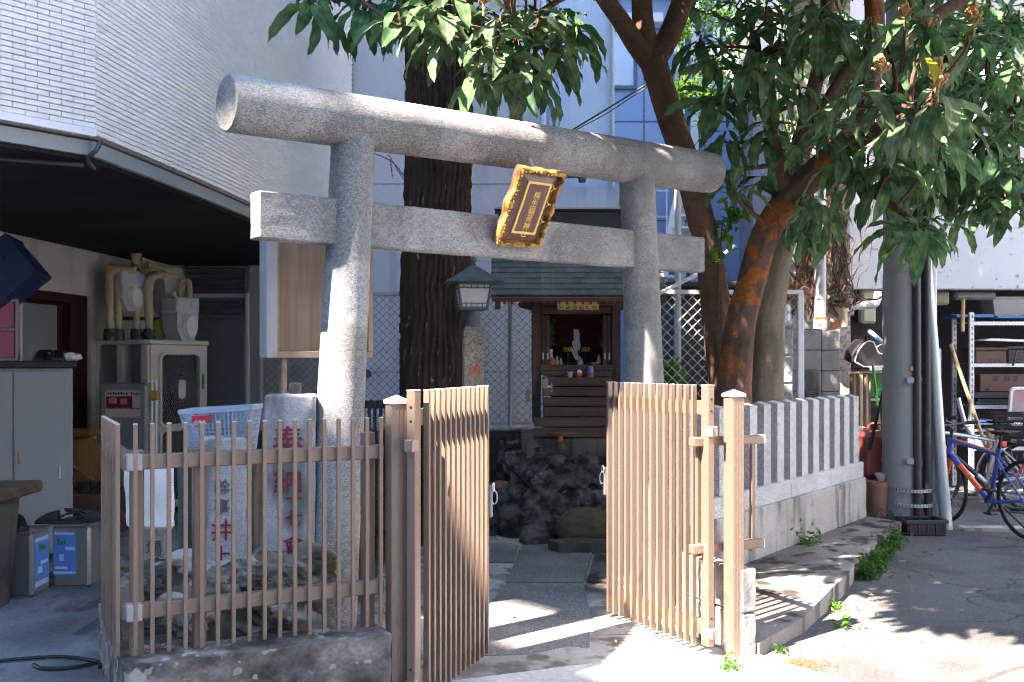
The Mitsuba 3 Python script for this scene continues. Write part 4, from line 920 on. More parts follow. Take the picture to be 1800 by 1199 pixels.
# rubble bed behind the fence
rb = trimesh.creation.box(extents=(1, 1, 1))
gx, gy = np.meshgrid(np.linspace(0, 1.02, 52), np.linspace(.16, 1.1, 46), indexing='ij')
pw2 = CORN[None, None] + FDIR * (gx[..., None]) + FB * gy[..., None]
P3 = np.stack([pw2[..., 0], pw2[..., 1], np.zeros_like(gx)], -1)
hh = .60 * np.clip((gy - .20) / .26, 0, 1) ** .8 * np.clip((.88 - gx) / .14, 0, 1) * np.clip((1.1 - gy) / .2, 0, 1)
P3[..., 2] = .05 + np.clip(hh, 0, .54) + .10 * (meshkit.fbm(P3 * 6, 4, 2) - .5) + .05 * (meshkit.fbm(P3 * 19, 3, 6) - .5)
idx = np.arange(52 * 46).reshape(52, 46)
q = np.stack([idx[:-1, :-1], idx[1:, :-1], idx[1:, 1:], idx[:-1, 1:]], -1).reshape(-1, 4)
obj('rubble_bed', trimesh.Trimesh(P3.reshape(-1, 3), np.vstack([q[:, :3], q[:, [0, 2, 3]]]), process=False), 'mossy_stone', kind='structure')
mr = random.Random(3); rub = []
for i in range(26):
    u, w = mr.uniform(.05, .92), mr.uniform(.24, .44)
    p = CORN + FDIR * u + FB * w
    z = .08 + .56 * min(1, max(0, (w - .2) / .26)) ** .8 * (1 if u < .82 else .3)
    s = mr.uniform(.05, .12)
    k = obj('rubble_stone', rock((*p, z - .02 + mr.uniform(-.12, .02)), (s * 1.2, s, s * .8), 40 + i, 4, .55), 'mossy_stone', smooth=35,
        label='rough mossy rubble stone in the bank behind the bronze fence', category='stone', group='mossy stones banked up behind the fence')
    rub.append((k, p[0] / p[1], z))
tier_labels(rub, 'mossy rubble stone, %s row of the bank behind the fence, %s from left', (-1, .38, .52, .62, 9), ('bottom', 'lower middle', 'upper middle', 'top'))
obj('footing_stone', wobble(cbox(0, .62, 0, .2, -.05, .27, .012).subdivide_to_size(.05), .008, 9, 3), 'old_concrete', M=dirM((*(CORN + FDIR * .40 + FB * .30), 0), FDIR), smooth=35, label='long grey concrete block at the foot of the rubble, inside the fence', category='block')

def stele(x, y, w, d, z0, z1, ang, label, marks, matl='stele_stone', seed=0):
    k = thing('stone_marker', label, 'stone marker')
    M = M4((x, y, 0), ang)
    obj('block', wobble(cbox(-w / 2, w / 2, -d / 2, d / 2, z0, z1, .010).subdivide_to_size(.03), .004, 14, seed, 4), matl, k, M, smooth=20)
    for c, cx, cz, s, m in marks:
        obj('carving', glyph_mesh(c, s, .006), m, k, M @ M4((cx, -d / 2 - .0005, cz)))
    return k
stele(-1.048, 4.86, .235, .17, .60, 1.335, .10, 'tallest white stone marker with large red carved characters, beside the left torii pillar',
      [('奉', -.005, 1.165, .15, 'carved_red'), ('納', -.005, .985, .14, 'carved_red'), ('十', .02, .875, .085, 'carved_red'), ('七', .02, .785, .08, 'carved_red'), ('會', .02, .665, .095, 'carved_red')], seed=1)
stele(-1.345, 4.80, .215, .15, .55, 1.135, .08, 'middle grey stone marker with small red carved characters, under the pale blue basket',
      [('幹', .0, .935, .075, 'carved_dark'), ('事', .0, .845, .075, 'carved_dark'), ('井', .0, .745, .105, 'carved_red'), ('上', .0, .625, .095, 'carved_red')], seed=2)
stele(-1.655, 4.74, .15, .12, .50, 1.045, .30, 'pale broken stone marker near the corner of the bronze fence',
      [('工', .0, .83, .07, 'carved_dark'), ('場', .0, .66, .075, 'carved_dark')], seed=3)
sw = wobble(cbox(-1.74, -1.52, 4.585, 4.63, .73, 1.06, .02).subdivide_to_size(.03), .014, 7, 9, 3)
obj('plastic_sheet', sw, 'white', label='crumpled white plastic sheet hung over the pale broken marker', category='sheet', smooth=40)
for i, (u, w, z, s) in enumerate(((.30, .44, .60, .05), (.27, .50, .64, .06), (.33, .42, .54, .045), (.62, .48, .62, .035), (.20, .36, .50, .04))):
    p = CORN + FDIR * u + FB * w
    obj('white_stone', rock((*p, z), (s * 1.5, s, s * .6), 70 + i, 2, .25), 'white_stone', smooth=30, label='pale flat stone lying on the rubble behind the fence, ' + ('left of its cluster', 'topmost of its cluster', 'right of its cluster', 'alone beside the tallest marker', 'lowest of its cluster')[i], category='stone', group='pale stones on the rubble')
# blue basket on a block
obj('support_block', wobble(cbox(-1.66, -1.28, 5.08, 5.34, .3, 1.0, .015).subdivide_to_size(.08), .01, 8, 1), 'dark_concrete', label='dark stone block under the pale blue basket', category='block', smooth=30)
bk = thing('plastic_basket', 'pale blue plastic basket with a red badge behind the stone markers', 'basket')
Mk = M4((-1.46, 5.20, 1.0), .05, (-.06, [0, 1, 0]))
def basket_wall(p0, p1, q0, q1, nv, nh):
    p0, p1, q0, q1 = map(np.array, (p0, p1, q0, q1)); ms = []
    for t in np.linspace(0, 1, nv): ms.append(bar(p0 + (p1 - p0) * t, q0 + (q1 - q0) * t, .004, .004))
    for s in np.linspace(0, 1, nh):
        a_, b_ = p0 + (q0 - p0) * s, p1 + (q1 - p1) * s
        ms.append(bar(a_, b_, .004, .005))
    return ms
lo = [(-.135, -.10, 0), (.135, -.10, 0), (.135, .10, 0), (-.135, .10, 0)]; hi = [(-.175, -.135, .25), (.175, -.135, .25), (.175, .135, .25), (-.175, .135, .25)]
for i in range(4):
    j = (i + 1) % 4
    obj('side', cat(basket_wall(lo[i], lo[j], hi[i], hi[j], 17, 13)), 'basket_blue', bk, Mk)
obj('rim', cat([bar(hi[i], hi[(i + 1) % 4], .014, .022) for i in range(4)]), 'basket_blue', bk, Mk)
obj('floor', box(-.135, .135, -.10, .10, -.004, .0), 'basket_blue', bk, Mk)
bd = obj('badge', box(-.115, -.02, -.141, -.136, .195, .228), 'red', bk, Mk)
for i, c in enumerate('OGK'):
    obj('lettering', glyph_mesh(c, .026, .001), 'white', bd, Mk @ M4((-.090 + i * .020, -.1412, .203)))
# shrub bits and a little statue-like pot on top of the tallest marker
obj('small_pot', lathe([(0, 0), (.025, 0), (.032, .02), (.03, .05), (0, .055)], 14), 'black_pipe', M=M4((-1.03, 4.87, 1.337)), label='small dark pot on top of the tallest stone marker', category='pot', smooth=40)

# ================================================================== lantern on stone post
ln = thing('lantern', 'verdigris metal lantern with frosted panes on an inscribed stone post', 'lantern')
lx, ly = -.268, 7.0
Ml = M4((lx, ly, 0), .16)
obj('stone_post', wobble(tf(hull([(sx * (.066 + .004 * (z < .5)), sy * .066, z) for sx in (-1, 1) for sy in (-1, 1) for z in (0, 1.68)] + [(sx * .05, sy * .05, 1.725) for sx in (-1, 1) for sy in (-1, 1)]).subdivide_to_size(.04), np.eye(4)), .004, 12, 2), 'lantern_stone', ln, Ml, smooth=30)
for c, z in (('奉', 1.56), ('納', 1.455), ('連', 1.285)):
    if c != '奉': obj('carving', glyph_mesh(c, .085, .003), 'bright_red', ln, Ml @ M4((.005, -.0665, z)))
obj('neck', lathe([(0, 1.72), (.055, 1.72), (.05, 1.76), (.052, 1.83), (.06, 1.835), (0, 1.84)], 18), 'verdigris', ln, Ml)
ca = obj('cage', cat([cbox(-.095, .095, -.095, .095, 1.836, 1.856, .003), cbox(-.118, .118, -.118, .118, 2.005, 2.018, .003)] +
        [bar((sx * .088, sy * .088, 1.856), (sx * .112, sy * .112, 2.005), .013, .013) for sx in (-1, 1) for sy in (-1, 1)] +
        [bar((-.105, sy * .110, 1.983), (.105, sy * .110, 1.983), .007, .007) for sy in (-1, 1)] + [bar((sx * .110, -.105, 1.983), (sx * .110, .105, 1.983), .007, .007) for sx in (-1, 1)] +
        [bar((-.09, sy * .094, 1.880), (.09, sy * .094, 1.880), .007, .007) for sy in (-1, 1)] + [bar((sx * .094, -.09, 1.880), (sx * .094, .09, 1.880), .007, .007) for sx in (-1, 1)] +
        [bar((x, sy * .115, 1.985), (x, sy * .117, 2.006), .006, .006) for x in (-.066, -.022, .022, .066) for sy in (-1, 1)] +
        [bar((x, sy * .092, 1.857), (x, sy * .094, 1.88), .006, .006) for x in (-.055, -.018, .018, .055) for sy in (-1, 1)]), 'verdigris', ln, Ml)
for a in range(4):
    R = Ml @ trimesh.transformations.rotation_matrix(a * math.pi / 2, [0, 0, 1])
    obj('pane', trimesh.Trimesh([(-.083, -.088, 1.857), (.083, -.088, 1.857), (.106, -.108, 2.004), (-.106, -.108, 2.004), (-.083, -.085, 1.857), (.083, -.085, 1.857), (.106, -.105, 2.004), (-.106, -.105, 2.004)], [[0, 1, 2], [0, 2, 3], [4, 6, 5], [4, 7, 6]], process=False), 'frosted_panel', ca, R)
rprof = [(.195, 2.022), (.185, 2.034), (.12, 2.068), (.065, 2.108), (.022, 2.142)]
def sq_loft(prof):
    V, F = [], []
    for r, z in prof:
        c = [(-r, -r), (r, -r), (r, r), (-r, r)]
        V += [(x, y, z + (.012 if r > .19 else 0) * 0) for x, y in c]
    for i in range(len(prof) - 1):
        for k in range(4):
            a0, b0 = i * 4 + k, i * 4 + (k + 1) % 4
            F += [[a0, b0, b0 + 4], [a0, b0 + 4, a0 + 4]]
    n = len(V); F += [[0, 2, 1], [0, 3, 2], [n - 4, n - 3, n - 2], [n - 4, n - 2, n - 1]]
    return trimesh.Trimesh(V, F, process=False)
obj('roof', sq_loft([(.155, 2.019)] + rprof), 'verdigris', ln, Ml, smooth=25)
obj('finial', lathe([(.02, 2.14), (.022, 2.15), (.014, 2.158), (.026, 2.172), (.028, 2.185), (.02, 2.198), (0, 2.206)], 16), 'verdigris', ln, Ml, smooth=50)

# ================================================================== chain link fences, back walls
def chain(p0, p1, z0, z1, pitch, r, key_parent, matl):
    """woven wires between p0 and p1: diagonal zigzag wires"""
    p0, p1 = np.array(p0), np.array(p1); L = np.linalg.norm(p1 - p0); d = (p1 - p0) / L; nrm = np.array([-d[1], d[0]])
    ms = []; H = z1 - z0
    for sgn in (1, -1):
        s = -H if sgn > 0 else 0
        while s < (L if sgn > 0 else L + H):
            a_s, b_s = s, s + sgn * H
            za, zb = z0, z1
            lo_, hi_ = min(a_s, b_s), max(a_s, b_s)
            c0, c1 = max(lo_, 0), min(hi_, L)
            if c1 - c0 > .02:
                f = lambda x: z0 + (x - a_s) / (b_s - a_s) * H
                o = nrm * .002 * sgn
                ms.append(tube([(*(p0 + d * c0 + o), f(c0)), (*(p0 + d * c1 + o), f(c1))], r, 4, False))
            s += pitch
    return obj('wire_mesh', cat(ms), matl, key_parent, kind='stuff')
cf = thing('chain_link_fence', 'long grey chain-link fence on a dark concrete kerb in front of the lavender wall', 'fence')
obj('kerb', wobble(box(-2.5, 1.05, 9.98, 10.16, -.05, .80).subdivide_to_size(.12), .006, 7), 'dark_concrete', cf, smooth=30)
obj('kerb_coping', cbox(-2.5, 1.05, 9.96, 10.18, .80, .83, .006), 'old_concrete', cf)
obj('top_rail', cbox(-2.5, 1.0, 10.05, 10.09, 2.125, 2.165, .004), 'pole_light', cf)
obj('bottom_rail', tube([(-2.5, 10.07, .87), (1.0, 10.07, .87)], .010, 6), 'galvanised', cf)
for x in (-2.47, -1.60, -.02, 1.0): obj('post', tube([(x, 10.07, .83), (x, 10.07, 2.16)], .022, 10), 'pole_light', cf)
chain((-2.48, 10.07), (1.0, 10.07), .86, 2.13, .0785, .0024, cf, 'dark_wire')
c2 = thing('chain_link_fence', 'chain-link panel with white frame across the louvred back wall on the left', 'fence')
obj('post', tube([(-3.10, 9.95, .1), (-3.10, 9.95, 2.14)], .022, 10), 'pole_light', c2)
obj('post', tube([(-2.56, 9.9, .1), (-2.56, 9.9, 2.14)], .024, 10), 'pole_light', c2)
obj('top_rail', cbox(-3.10, -2.56, 9.90, 9.935, 2.10, 2.135, .003), 'pole_light', c2)
chain((-3.1, 9.92), (-2.56, 9.92), .5, 2.10, .0785, .0022, c2, 'dark_wire')

wbld = thing('lavender_building', 'pale lavender rendered building with downpipes behind the big trunk', 'building')
obj('wall', box(-1.76, .30, 11.0, 11.6, -.05, 9.0), 'lavender_wall', wbld)
for z in (1.36, 3.38): obj('joint', box(-1.76, .30, 10.994, 10.999, z, z + .012), 'grey_plastic', wbld)
obj('side_wall', box(.302, 1.13, 11.35, 14.9, -.05, 9.0), 'siding', wbld)
for x, r in ((.345, .035), (.44, .030), (.52, .022)):
    obj('downpipe', tube([(x, 11.27, .2), (x, 11.27, 8.9)], r, 12), 'siding', wbld, smooth=50)
obj('corner_trim', box(1.09, 1.133, 11.32, 11.348, .2, 9.0), 'pole_light', wbld)
obj('downpipe', tube([(1.105, 11.27, .2), (1.105, 11.27, 8.9)], .022, 12), 'pole_light', wbld, smooth=50)
obj('vent_cap', lathe([(0, 0), (.035, 0), (.045, .01), (.045, .03), (0, .035)], 20).apply_transform(trimesh.transformations.translation_matrix((-1.555, 10.995, 1.35)) @ trimesh.transformations.rotation_matrix(math.pi / 2, [1, 0, 0])), 'teal_glass', wbld, label='round blue-grey vent cap low on the lavender wall')

bb = thing('blue_building', 'blue panelled building with dark framed windows far behind the trees', 'building')
obj('wall', box(1.25, 3.45, 15.2, 19, -.05, 11.0), 'blue_panel', bb)
for z in (2.3, 3.55, 5.02, 6.5): obj('joint', box(1.25, 3.45, 15.19, 15.198, z, z + .02), 'window_frame', bb)
for x in (1.95, 2.85): obj('joint', box(x, x + .018, 15.188, 15.1895, 1.0, 9.9), 'window_frame', bb)
for i, (x0, x1, z0, z1) in enumerate(((1.28, 1.80, 5.55, 6.35), (2.75, 3.35, 5.5, 6.2), (1.28, 1.8, 2.55, 3.4))):
    w_ = obj('window', cat([box(x0 - .05, x1 + .05, 15.12, 15.185, z0 - .05, z0), box(x0 - .05, x1 + .05, 15.12, 15.185, z1, z1 + .05), box(x0 - .05, x0, 15.12, 15.185, z0, z1), box(x1, x1 + .05, 15.12, 15.185, z0, z1)]), 'window_frame', bb)
    obj('pane', box(x0, x1, 15.15, 15.16, z0, z1), 'window_glass', w_)
obj('ledge', box(1.2, 2.2, 14.9, 15.19, 6.42, 6.55), 'pole_light', bb)
obj('ledge', box(1.2, 2.9, 14.95, 15.185, 6.9, 6.98), 'pole_grey', bb)
for x in (2.42, 2.62):
    obj('pillar', box(x, x + .11, 14.98, 15.1, -.05, 10.5), 'pole_light', bb)
st_ = obj('stair_rail', cat([tube([(1.34, 14.7, z), (2.25, 14.7, z)], .012, 6) for z in (4.15, 3.92, 3.55, 3.2)] + [tube([(x, 14.7, 2.6), (x, 14.7, 4.15)], .012, 6) for x in (1.38, 1.7, 2.0, 2.22)]), 'pole_light', bb, label='pale railing of the outside stair')
stw = []
for i in range(12):
    stw.append(box(2.02 + i * .035, 2.32 + i * .035, 14.2 + i * .0, 14.6, 2.3 + i * .17, 2.33 + i * .17))
stw += [bar((2.0, 14.25, 2.2), (2.45, 14.25, 4.4), .03, .14), bar((2.3, 14.55, 2.2), (2.75, 14.55, 4.4), .03, .14)]
obj('stair', cat(stw), 'pole_light', bb)
gr = thing('green_rail', 'dark pipe handrail on pale panels above the shrine roof', 'railing')
obj('panel', box(.30, 1.30, 11.2, 11.23, 2.9, 3.38), 'siding', gr)
obj('handrail', tube(smooth_path([(.42, 11.1, 3.48), (.9, 11.1, 3.50), (1.16, 11.1, 3.47), (1.19, 11.1, 3.40), (1.19, 11.1, 2.95)], 5), .028, 8), 'verdigris', gr)
obj('clamp', cbox(.72, .80, 11.06, 11.14, 3.42, 3.56, .01), 'verdigris', gr)
ow = thing('overhead_wire', 'pair of thin black cables slanting up to the right behind the torii beam', 'cable')
obj('cable', tube([(0.600, 10.800, 3.900), (0.960, 10.800, 4.116), (1.440, 10.800, 4.416), (2.400, 10.800, 4.812)], .010, 6), 'black_plastic', ow)
obj('cable', tube([(0.636, 10.800, 3.900), (0.996, 10.800, 4.092), (1.452, 10.800, 4.392), (2.412, 10.800, 4.794)], .006, 6), 'black_plastic', ow)

# ================================================================== shrine on the lava rock mound
sh = thing('small_shrine', 'small weathered wooden shrine with slate roof and steps on the rock mound', 'shrine')
px0, px1 = .215, .915
for x in (px0, px1):
    obj('post', cbox(x - .038, x + .038, 8.97, 9.046, .95, 2.06, .004), 'shrine_post_wood', sh)
obj('lintel', cbox(px0 + .04, px1 - .04, 8.985, 9.03, 1.90, 1.965, .004), 'shrine_wood', sh)
obj('tie_beam', cbox(px0 - .02, px1 + .02, 8.94, 8.968, 1.97, 2.03, .004), 'shrine_wood', sh)
obj('bracket_end', hull([(px0 - .04, 9.0, 1.93), (px0 - .04, 9.0, 2.01), (px0 - .12, 9.0, 2.02), (px0 - .17, 9.0, 1.985), (px0 - .14, 9.0, 1.955), (px0 - .04, 9.035, 1.93), (px0 - .04, 9.035, 2.01), (px0 - .12, 9.035, 2.02), (px0 - .17, 9.035, 1.985), (px0 - .14, 9.035, 1.955)]), 'shrine_wood', sh)
obj('bracket_end', hull([(px1 + .04, 9.0, 1.93), (px1 + .04, 9.0, 2.01), (px1 + .12, 9.0, 2.02), (px1 + .17, 9.0, 1.985), (px1 + .04, 9.035, 1.93), (px1 + .04, 9.035, 2.01), (px1 + .12, 9.035, 2.02), (px1 + .17, 9.035, 1.985)]), 'shrine_wood', sh)
obj('side_wall', cbox(px0 - .03, px0 + .0, 9.05, 9.75, 1.36, 2.2, .003), 'shrine_wood', sh)
obj('side_wall', cbox(px1 - .0, px1 + .03, 9.05, 9.75, 1.36, 2.2, .003), 'shrine_wood', sh)
obj('back_wall', box(px0, px1, 9.70, 9.75, 1.36, 2.2), 'red_wood', sh)
obj('ceiling', box(px0, px1, 9.05, 9.699, 2.05, 2.07), 'shrine_wood', sh)
for x0, x1 in ((px0 + .040, px0 + .078), (px0 + .080, px0 + .118), (px1 - .078, px1 - .040), (px1 - .118, px1 - .080)):
    d_ = obj('folding_door', cat([cbox(x0, x1, 9.0, 9.022, 1.42, 1.89, .003), box(x0 + .008, x1 - .008, 8.996, 9.0, 1.45, 1.86)]), 'shrine_post_wood', sh)
    obj('hinge', cbox((x0 + x1) / 2 - .006, (x0 + x1) / 2 + .006, 8.988, 8.9955, 1.50, 1.56, .002), 'pale_metal', d_)
obj('floor', cbox(px0 + .04, px1 - .04, 8.95, 9.69, 1.36, 1.40, .004), 'shrine_wood', sh)
obj('sill_beam', cbox(px0 + .03, px1 - .03, 8.955, 8.99, 1.402, 1.452, .004), 'shrine_wood', sh)
obj('altar_shelf', box(px0 + .04, px1 - .04, 9.15, 9.69, 1.401, 1.47), 'dark_room', sh)
for i in range(6):
    z = 1.345 - i * .085; y = 8.93 - i * .052
    obj('step', cbox(px0 + .05 - (i > 3) * .08, px1 - .05 + (i > 3) * .08, y - .05, y + .05, z - .075, z, .004), 'shrine_wood', sh)
obj('step_backing', box(px0 + .06, px1 - .06, 8.985, 9.02, .83, 1.358), 'shrine_wood', sh)
obj('stone_plinth', wobble(cbox(.08, 1.12, 8.62, 9.75, .62, .835, .01).subdivide_to_size(.08), .006, 9), 'dark_concrete', sh, smooth=30)
# eaves, rafters, slate roof
ye, ze, yr, zr, xl, xr = 8.60, 2.035, 9.55, 2.72, -.18, 1.31
sl = np.array([yr - ye, zr - ze]); SL = np.linalg.norm(sl); sl /= SL
obj('eave_board', cbox(xl + .01, xr - .01, ye + .005, ye + .035, ze - .048, ze - .012, .003), 'red_wood', sh)
for i in range(22):
    x = xl + .05 + i * (xr - xl - .1) / 21
    obj('rafter', bar((x, ye + .03, ze - .058), (x, 9.3, ze - .058 + .68 * .72), .020, .028), 'shrine_wood', sh)
obj('corner_rafter', bar((xl + .06, ye + .02, ze - .085), (xl + .06, 9.4, ze - .085 + .76 * .72), .045, .07), 'shrine_wood', sh)
rf = obj('roof', trimesh.Trimesh([(xl, ye, ze - .02), (xr, ye, ze - .02), (xr, yr, zr - .02), (xl, yr, zr - .02), (xl, ye, ze - .01), (xr, ye, ze - .01), (xr, yr, zr), (xl, yr, zr),
        (xl, yr + .75, zr - .55), (xr, yr + .75, zr - .55)],
        [[0, 2, 1], [0, 3, 2], [4, 5, 6], [4, 6, 7], [0, 1, 5], [0, 5, 4], [1, 2, 6], [1, 6, 5], [0, 4, 7], [0, 7, 3], [7, 6, 9], [7, 9, 8]], process=False), 'slate', sh)
sp_ = PLY(cbox(-.5, .5, -.5, .5, -.5, .5, .02), 'slate')
nrow = 13; rp = SL / nrow
for r in range(nrow):
    x = xl - (.06 if r % 2 else 0)
    while x < xr - .02:
        w = .125 + rng.uniform(-.006, .006)
        a, b = max(x, xl - .005), min(x + w, xr + .005); x += w
        if b - a < .02: continue
        s = (r + .55) * rp
        c = np.array([(a + b) / 2, ye + sl[0] * s - sl[1] * .010, ze + sl[1] * s + sl[0] * .010])
        M = M4(c) @ trimesh.transformations.rotation_matrix(math.atan2(sl[1], sl[0]) - .085 + rng.uniform(-.015, .015), [1, 0, 0]) @ np.diag([b - a - .004, rp * 1.25, .011, 1])
        inst('slate_tile', sp_, rf, M)
obj('ridge', cat([cbox(xl + .05, xr - .05, yr - .09, yr + .10, zr - .02, zr + .15, .006), cbox(xl + .02, xr - .02, yr - .12, yr + .12, zr + .151, zr + .185, .006)]), 'dark_metal', sh)
obj('ridge_flashing', cbox(xl + .02, xr - .02, yr - .135, yr - .121, zr + .165, zr + .187, .002), 'galvanised', sh)
pl = obj('name_board', cbox(.395, .755, 8.92, 8.938, 1.93, 2.035, .003), 'gold_trim', sh, label='gilt name board with black brush lettering under the eaves')
for i, c in enumerate('社神荷稲生桐'):
    obj('lettering', glyph_mesh(c, .05, .0012), 'black_plastic', pl, M4((.43 + i * .058, 8.9195, 1.962)))
# what stands in the shrine
zz = 1.4715
gh = Polygon([(-.025, .30), (.032, .30), (.03, .20), (.0, .20), (.012, .175), (.045, .175), (.03, .10), (-.005, .10), (.012, .085), (.012, -.01), (-.01, -.0), (-.055, .10), (-.022, .115), (-.04, .145), (-.042, .185), (-.02, .19)])
pw_ = thing('paper_streamer', 'folded white paper streamer hanging in the shrine', 'paper streamer')
obj('sheet', xz(affinity.scale(gh, .85, .9, origin=(0, 0)), -.004, .0), 'paper', pw_, M4((.575, 9.22, 1.50)))
obj('sheet', xz(affinity.scale(gh, .8, .8, origin=(0, 0)), .006, .010), 'paper', pw_, M4((.585, 9.22, 1.50)))
for i, x in enumerate((.505, .665)):
    l_ = thing('altar_lamp', ('left', 'right')[i] + ' gilt lattice lamp beside the paper streamer in the shrine', 'lamp')
    obj('stem', lathe([(.03, zz), (.03, zz + .01), (.008, zz + .02), (.008, zz + .09), (.02, zz + .10), (0, zz + .1)], 12), 'black_plastic', l_, M4((x, 9.24, 0)))
    lat = []
    for k in range(10):
        a = k * .628
        for s in (-1, 1):
            lat.append(tube([(.032 * math.cos(a), .032 * math.sin(a), zz + .10), (.040 * math.cos(a + s * .31), .040 * math.sin(a + s * .31), zz + .12), (.034 * math.cos(a + s * .63), .034 * math.sin(a + s * .63), zz + .14)], .0032, 4))
    obj('lattice', cat(lat), 'gold_trim', l_, M4((x, 9.24, 0)))
    obj('core', lathe([(0, zz + .1), (.026, zz + .1), (.03, zz + .12), (.026, zz + .14), (0, zz + .14)], 12), 'black_plastic', l_, M4((x, 9.24, 0)))
def vase(x, label, seed):
    k = thing('flower_vase', label, 'vase')
    obj('vase', lathe([(0, zz), (.022, zz), (.024, zz + .02), (.02, zz + .10), (.024, zz + .12), (0, zz + .122)], 16), 'white', k, M4((x, 9.19, 0)), smooth=40)
    r = random.Random(seed); V, F = [], []
    for i in range(90):
        c = np.array([x + r.gauss(0, .022), 9.21 + r.gauss(0, .018), zz + .15 + r.uniform(0, .24)])
        a, b = np.array([r.uniform(-1, 1), r.uniform(-.4, .4), r.uniform(-.3, 1)]), np.array([r.uniform(-1, 1), r.uniform(-1, 1), r.uniform(-1, 1)])
        a /= np.linalg.norm(a); b = np.cross(a, b); b /= np.linalg.norm(b)
        n = len(V); V += [c - a * .024, c + b * .010, c + a * .024, c - b * .010]; F += [[n, n + 1, n + 2], [n, n + 2, n + 3]]
    obj('foliage', trimesh.Trimesh(V, F, process=False), 'weed_leaf', k, kind='stuff')
vase(.345, 'white vase of green sprigs on the left side of the shrine altar', 1); vase(.835, 'white vase of green sprigs on the right side of the shrine altar', 2)
obj('cup', lathe([(0, 0), (.027, 0), (.03, .03), (.030, .062), (0, .064)], 18), 'orange', M=M4((.352, 9.10, 1.4025 + .0505)), label='orange cup at the left end of the shrine altar', category='cup', smooth=40)
for i, (x, s) in enumerate(((.40, 1.0), (.435, .75), (.60, .95), (.62, .7), (.775, 1.1))):
    f = cat([lathe([(0, 0), (.016 * s, 0), (.020 * s, .015 * s), (.016 * s, .04 * s), (.010 * s, .055 * s), (.012 * s, .066 * s), (.004 * s, .078 * s), (0, .079 * s)], 12),
             hull([(-.008 * s, 0, .072 * s), (-.003 * s, 0, .072 * s), (-.006 * s, 0, .09 * s), (-.005 * s, .004 * s, .074 * s)]), hull([(.008 * s, 0, .072 * s), (.003 * s, 0, .072 * s), (.006 * s, 0, .09 * s), (.005 * s, .004 * s, .074 * s)])])
    obj('fox_figurine', f, 'figurine', M=M4((x, 9.12, 1.4535)), smooth=40, label=('first', 'second', 'third', 'fourth', 'fifth')[i] + ' white pointed-ear figurine from the left on the shrine altar', category='figurine', group='small white figurines on the shrine altar')
obj('dish', lathe([(0, 0), (.02, 0), (.045, .018), (.043, .02), (0, .008)], 18), 'white', M=M4((.735, 9.06, 1.4535)), label='shallow white dish at the right of the shrine altar', category='dish', smooth=40)
cn = thing('drink_can', 'blue and red drink can on the top step of the shrine', 'can')
obj('body', lathe([(0, 0), (.024, 0), (.027, .006), (.027, .082), (.022, .092), (0, .09)], 20), 'label_blue', cn, M4((.683, 8.915, 1.3455)), smooth=40)
obj('band', lathe([(.0272, .008), (.0275, .008), (.0275, .035), (.0272, .035)], 20), 'red', cn, M4((.683, 8.915, 1.3455)))
obj('lid', lathe([(0, .0905), (.021, .0905), (.021, .094), (0, .094)], 20), 'chrome', cn, M4((.683, 8.915, 1.3455)))
dl = thing('small_doll', 'small red and white toy figure sitting on the top step of the shrine', 'toy')
obj('body', tf(trimesh.creation.icosphere(2, 1), M4((.585, 8.915, 1.368), scale=(.030, .022, .024))), 'red', dl, smooth=True)
obj('head', tf(trimesh.creation.icosphere(2, 1), M4((.587, 8.905, 1.392), scale=(.022, .020, .020))), 'white', dl, smooth=True)
obj('cup', lathe([(0, 0), (.02, 0), (.024, .05), (.021, .05), (.018, .006), (0, .006)], 16), 'grey_plastic', M=M4((.505, 8.915, 1.3455)), label='clear grey glass cup on the top step of the shrine', category='cup', smooth=40)
pb = thing('plastic_bag', 'clear plastic bag holding white packets tied to the left shrine post', 'bag')
obj('packet', wobble(hull([(x, y, z) for x in (-.03, .03) for y in (-.02, .02) for z in (0, .10)]).subdivide().subdivide(), .012, 14), 'white', pb, M4((.31, 8.86, 1.17)), smooth=40)
obj('packet', wobble(hull([(x, y, z) for x in (-.03, .03) for y in (-.02, .02) for z in (0, .07)]).subdivide().subdivide(), .012, 14), 'board_edge', pb, M4((.285, 8.85, 1.255)), smooth=40)
obj('film', wobble(tf(trimesh.creation.icosphere(3, 1.0), M4((.30, 8.85, 1.26), scale=(.055, .045, .115))), .025, 12, 2), 'clear_bag', pb, smooth=50)
p2_ = thing('plastic_bag', 'clear plastic bag hanging outside the left shrine post', 'bag')
obj('film', wobble(tf(trimesh.creation.icosphere(3, 1.0), M4((.135, 8.95, 1.22), scale=(.035, .03, .115))), .02, 14, 5), 'clear_bag', p2_, smooth=50)
obj('packet', wobble(hull([(x, y, z) for x in (-.014, .016) for y in (-.01, .01) for z in (0, .10)]).subdivide().subdivide(), .008, 14), 'board_edge', p2_, M4((.135, 8.95, 1.13)), smooth=40)
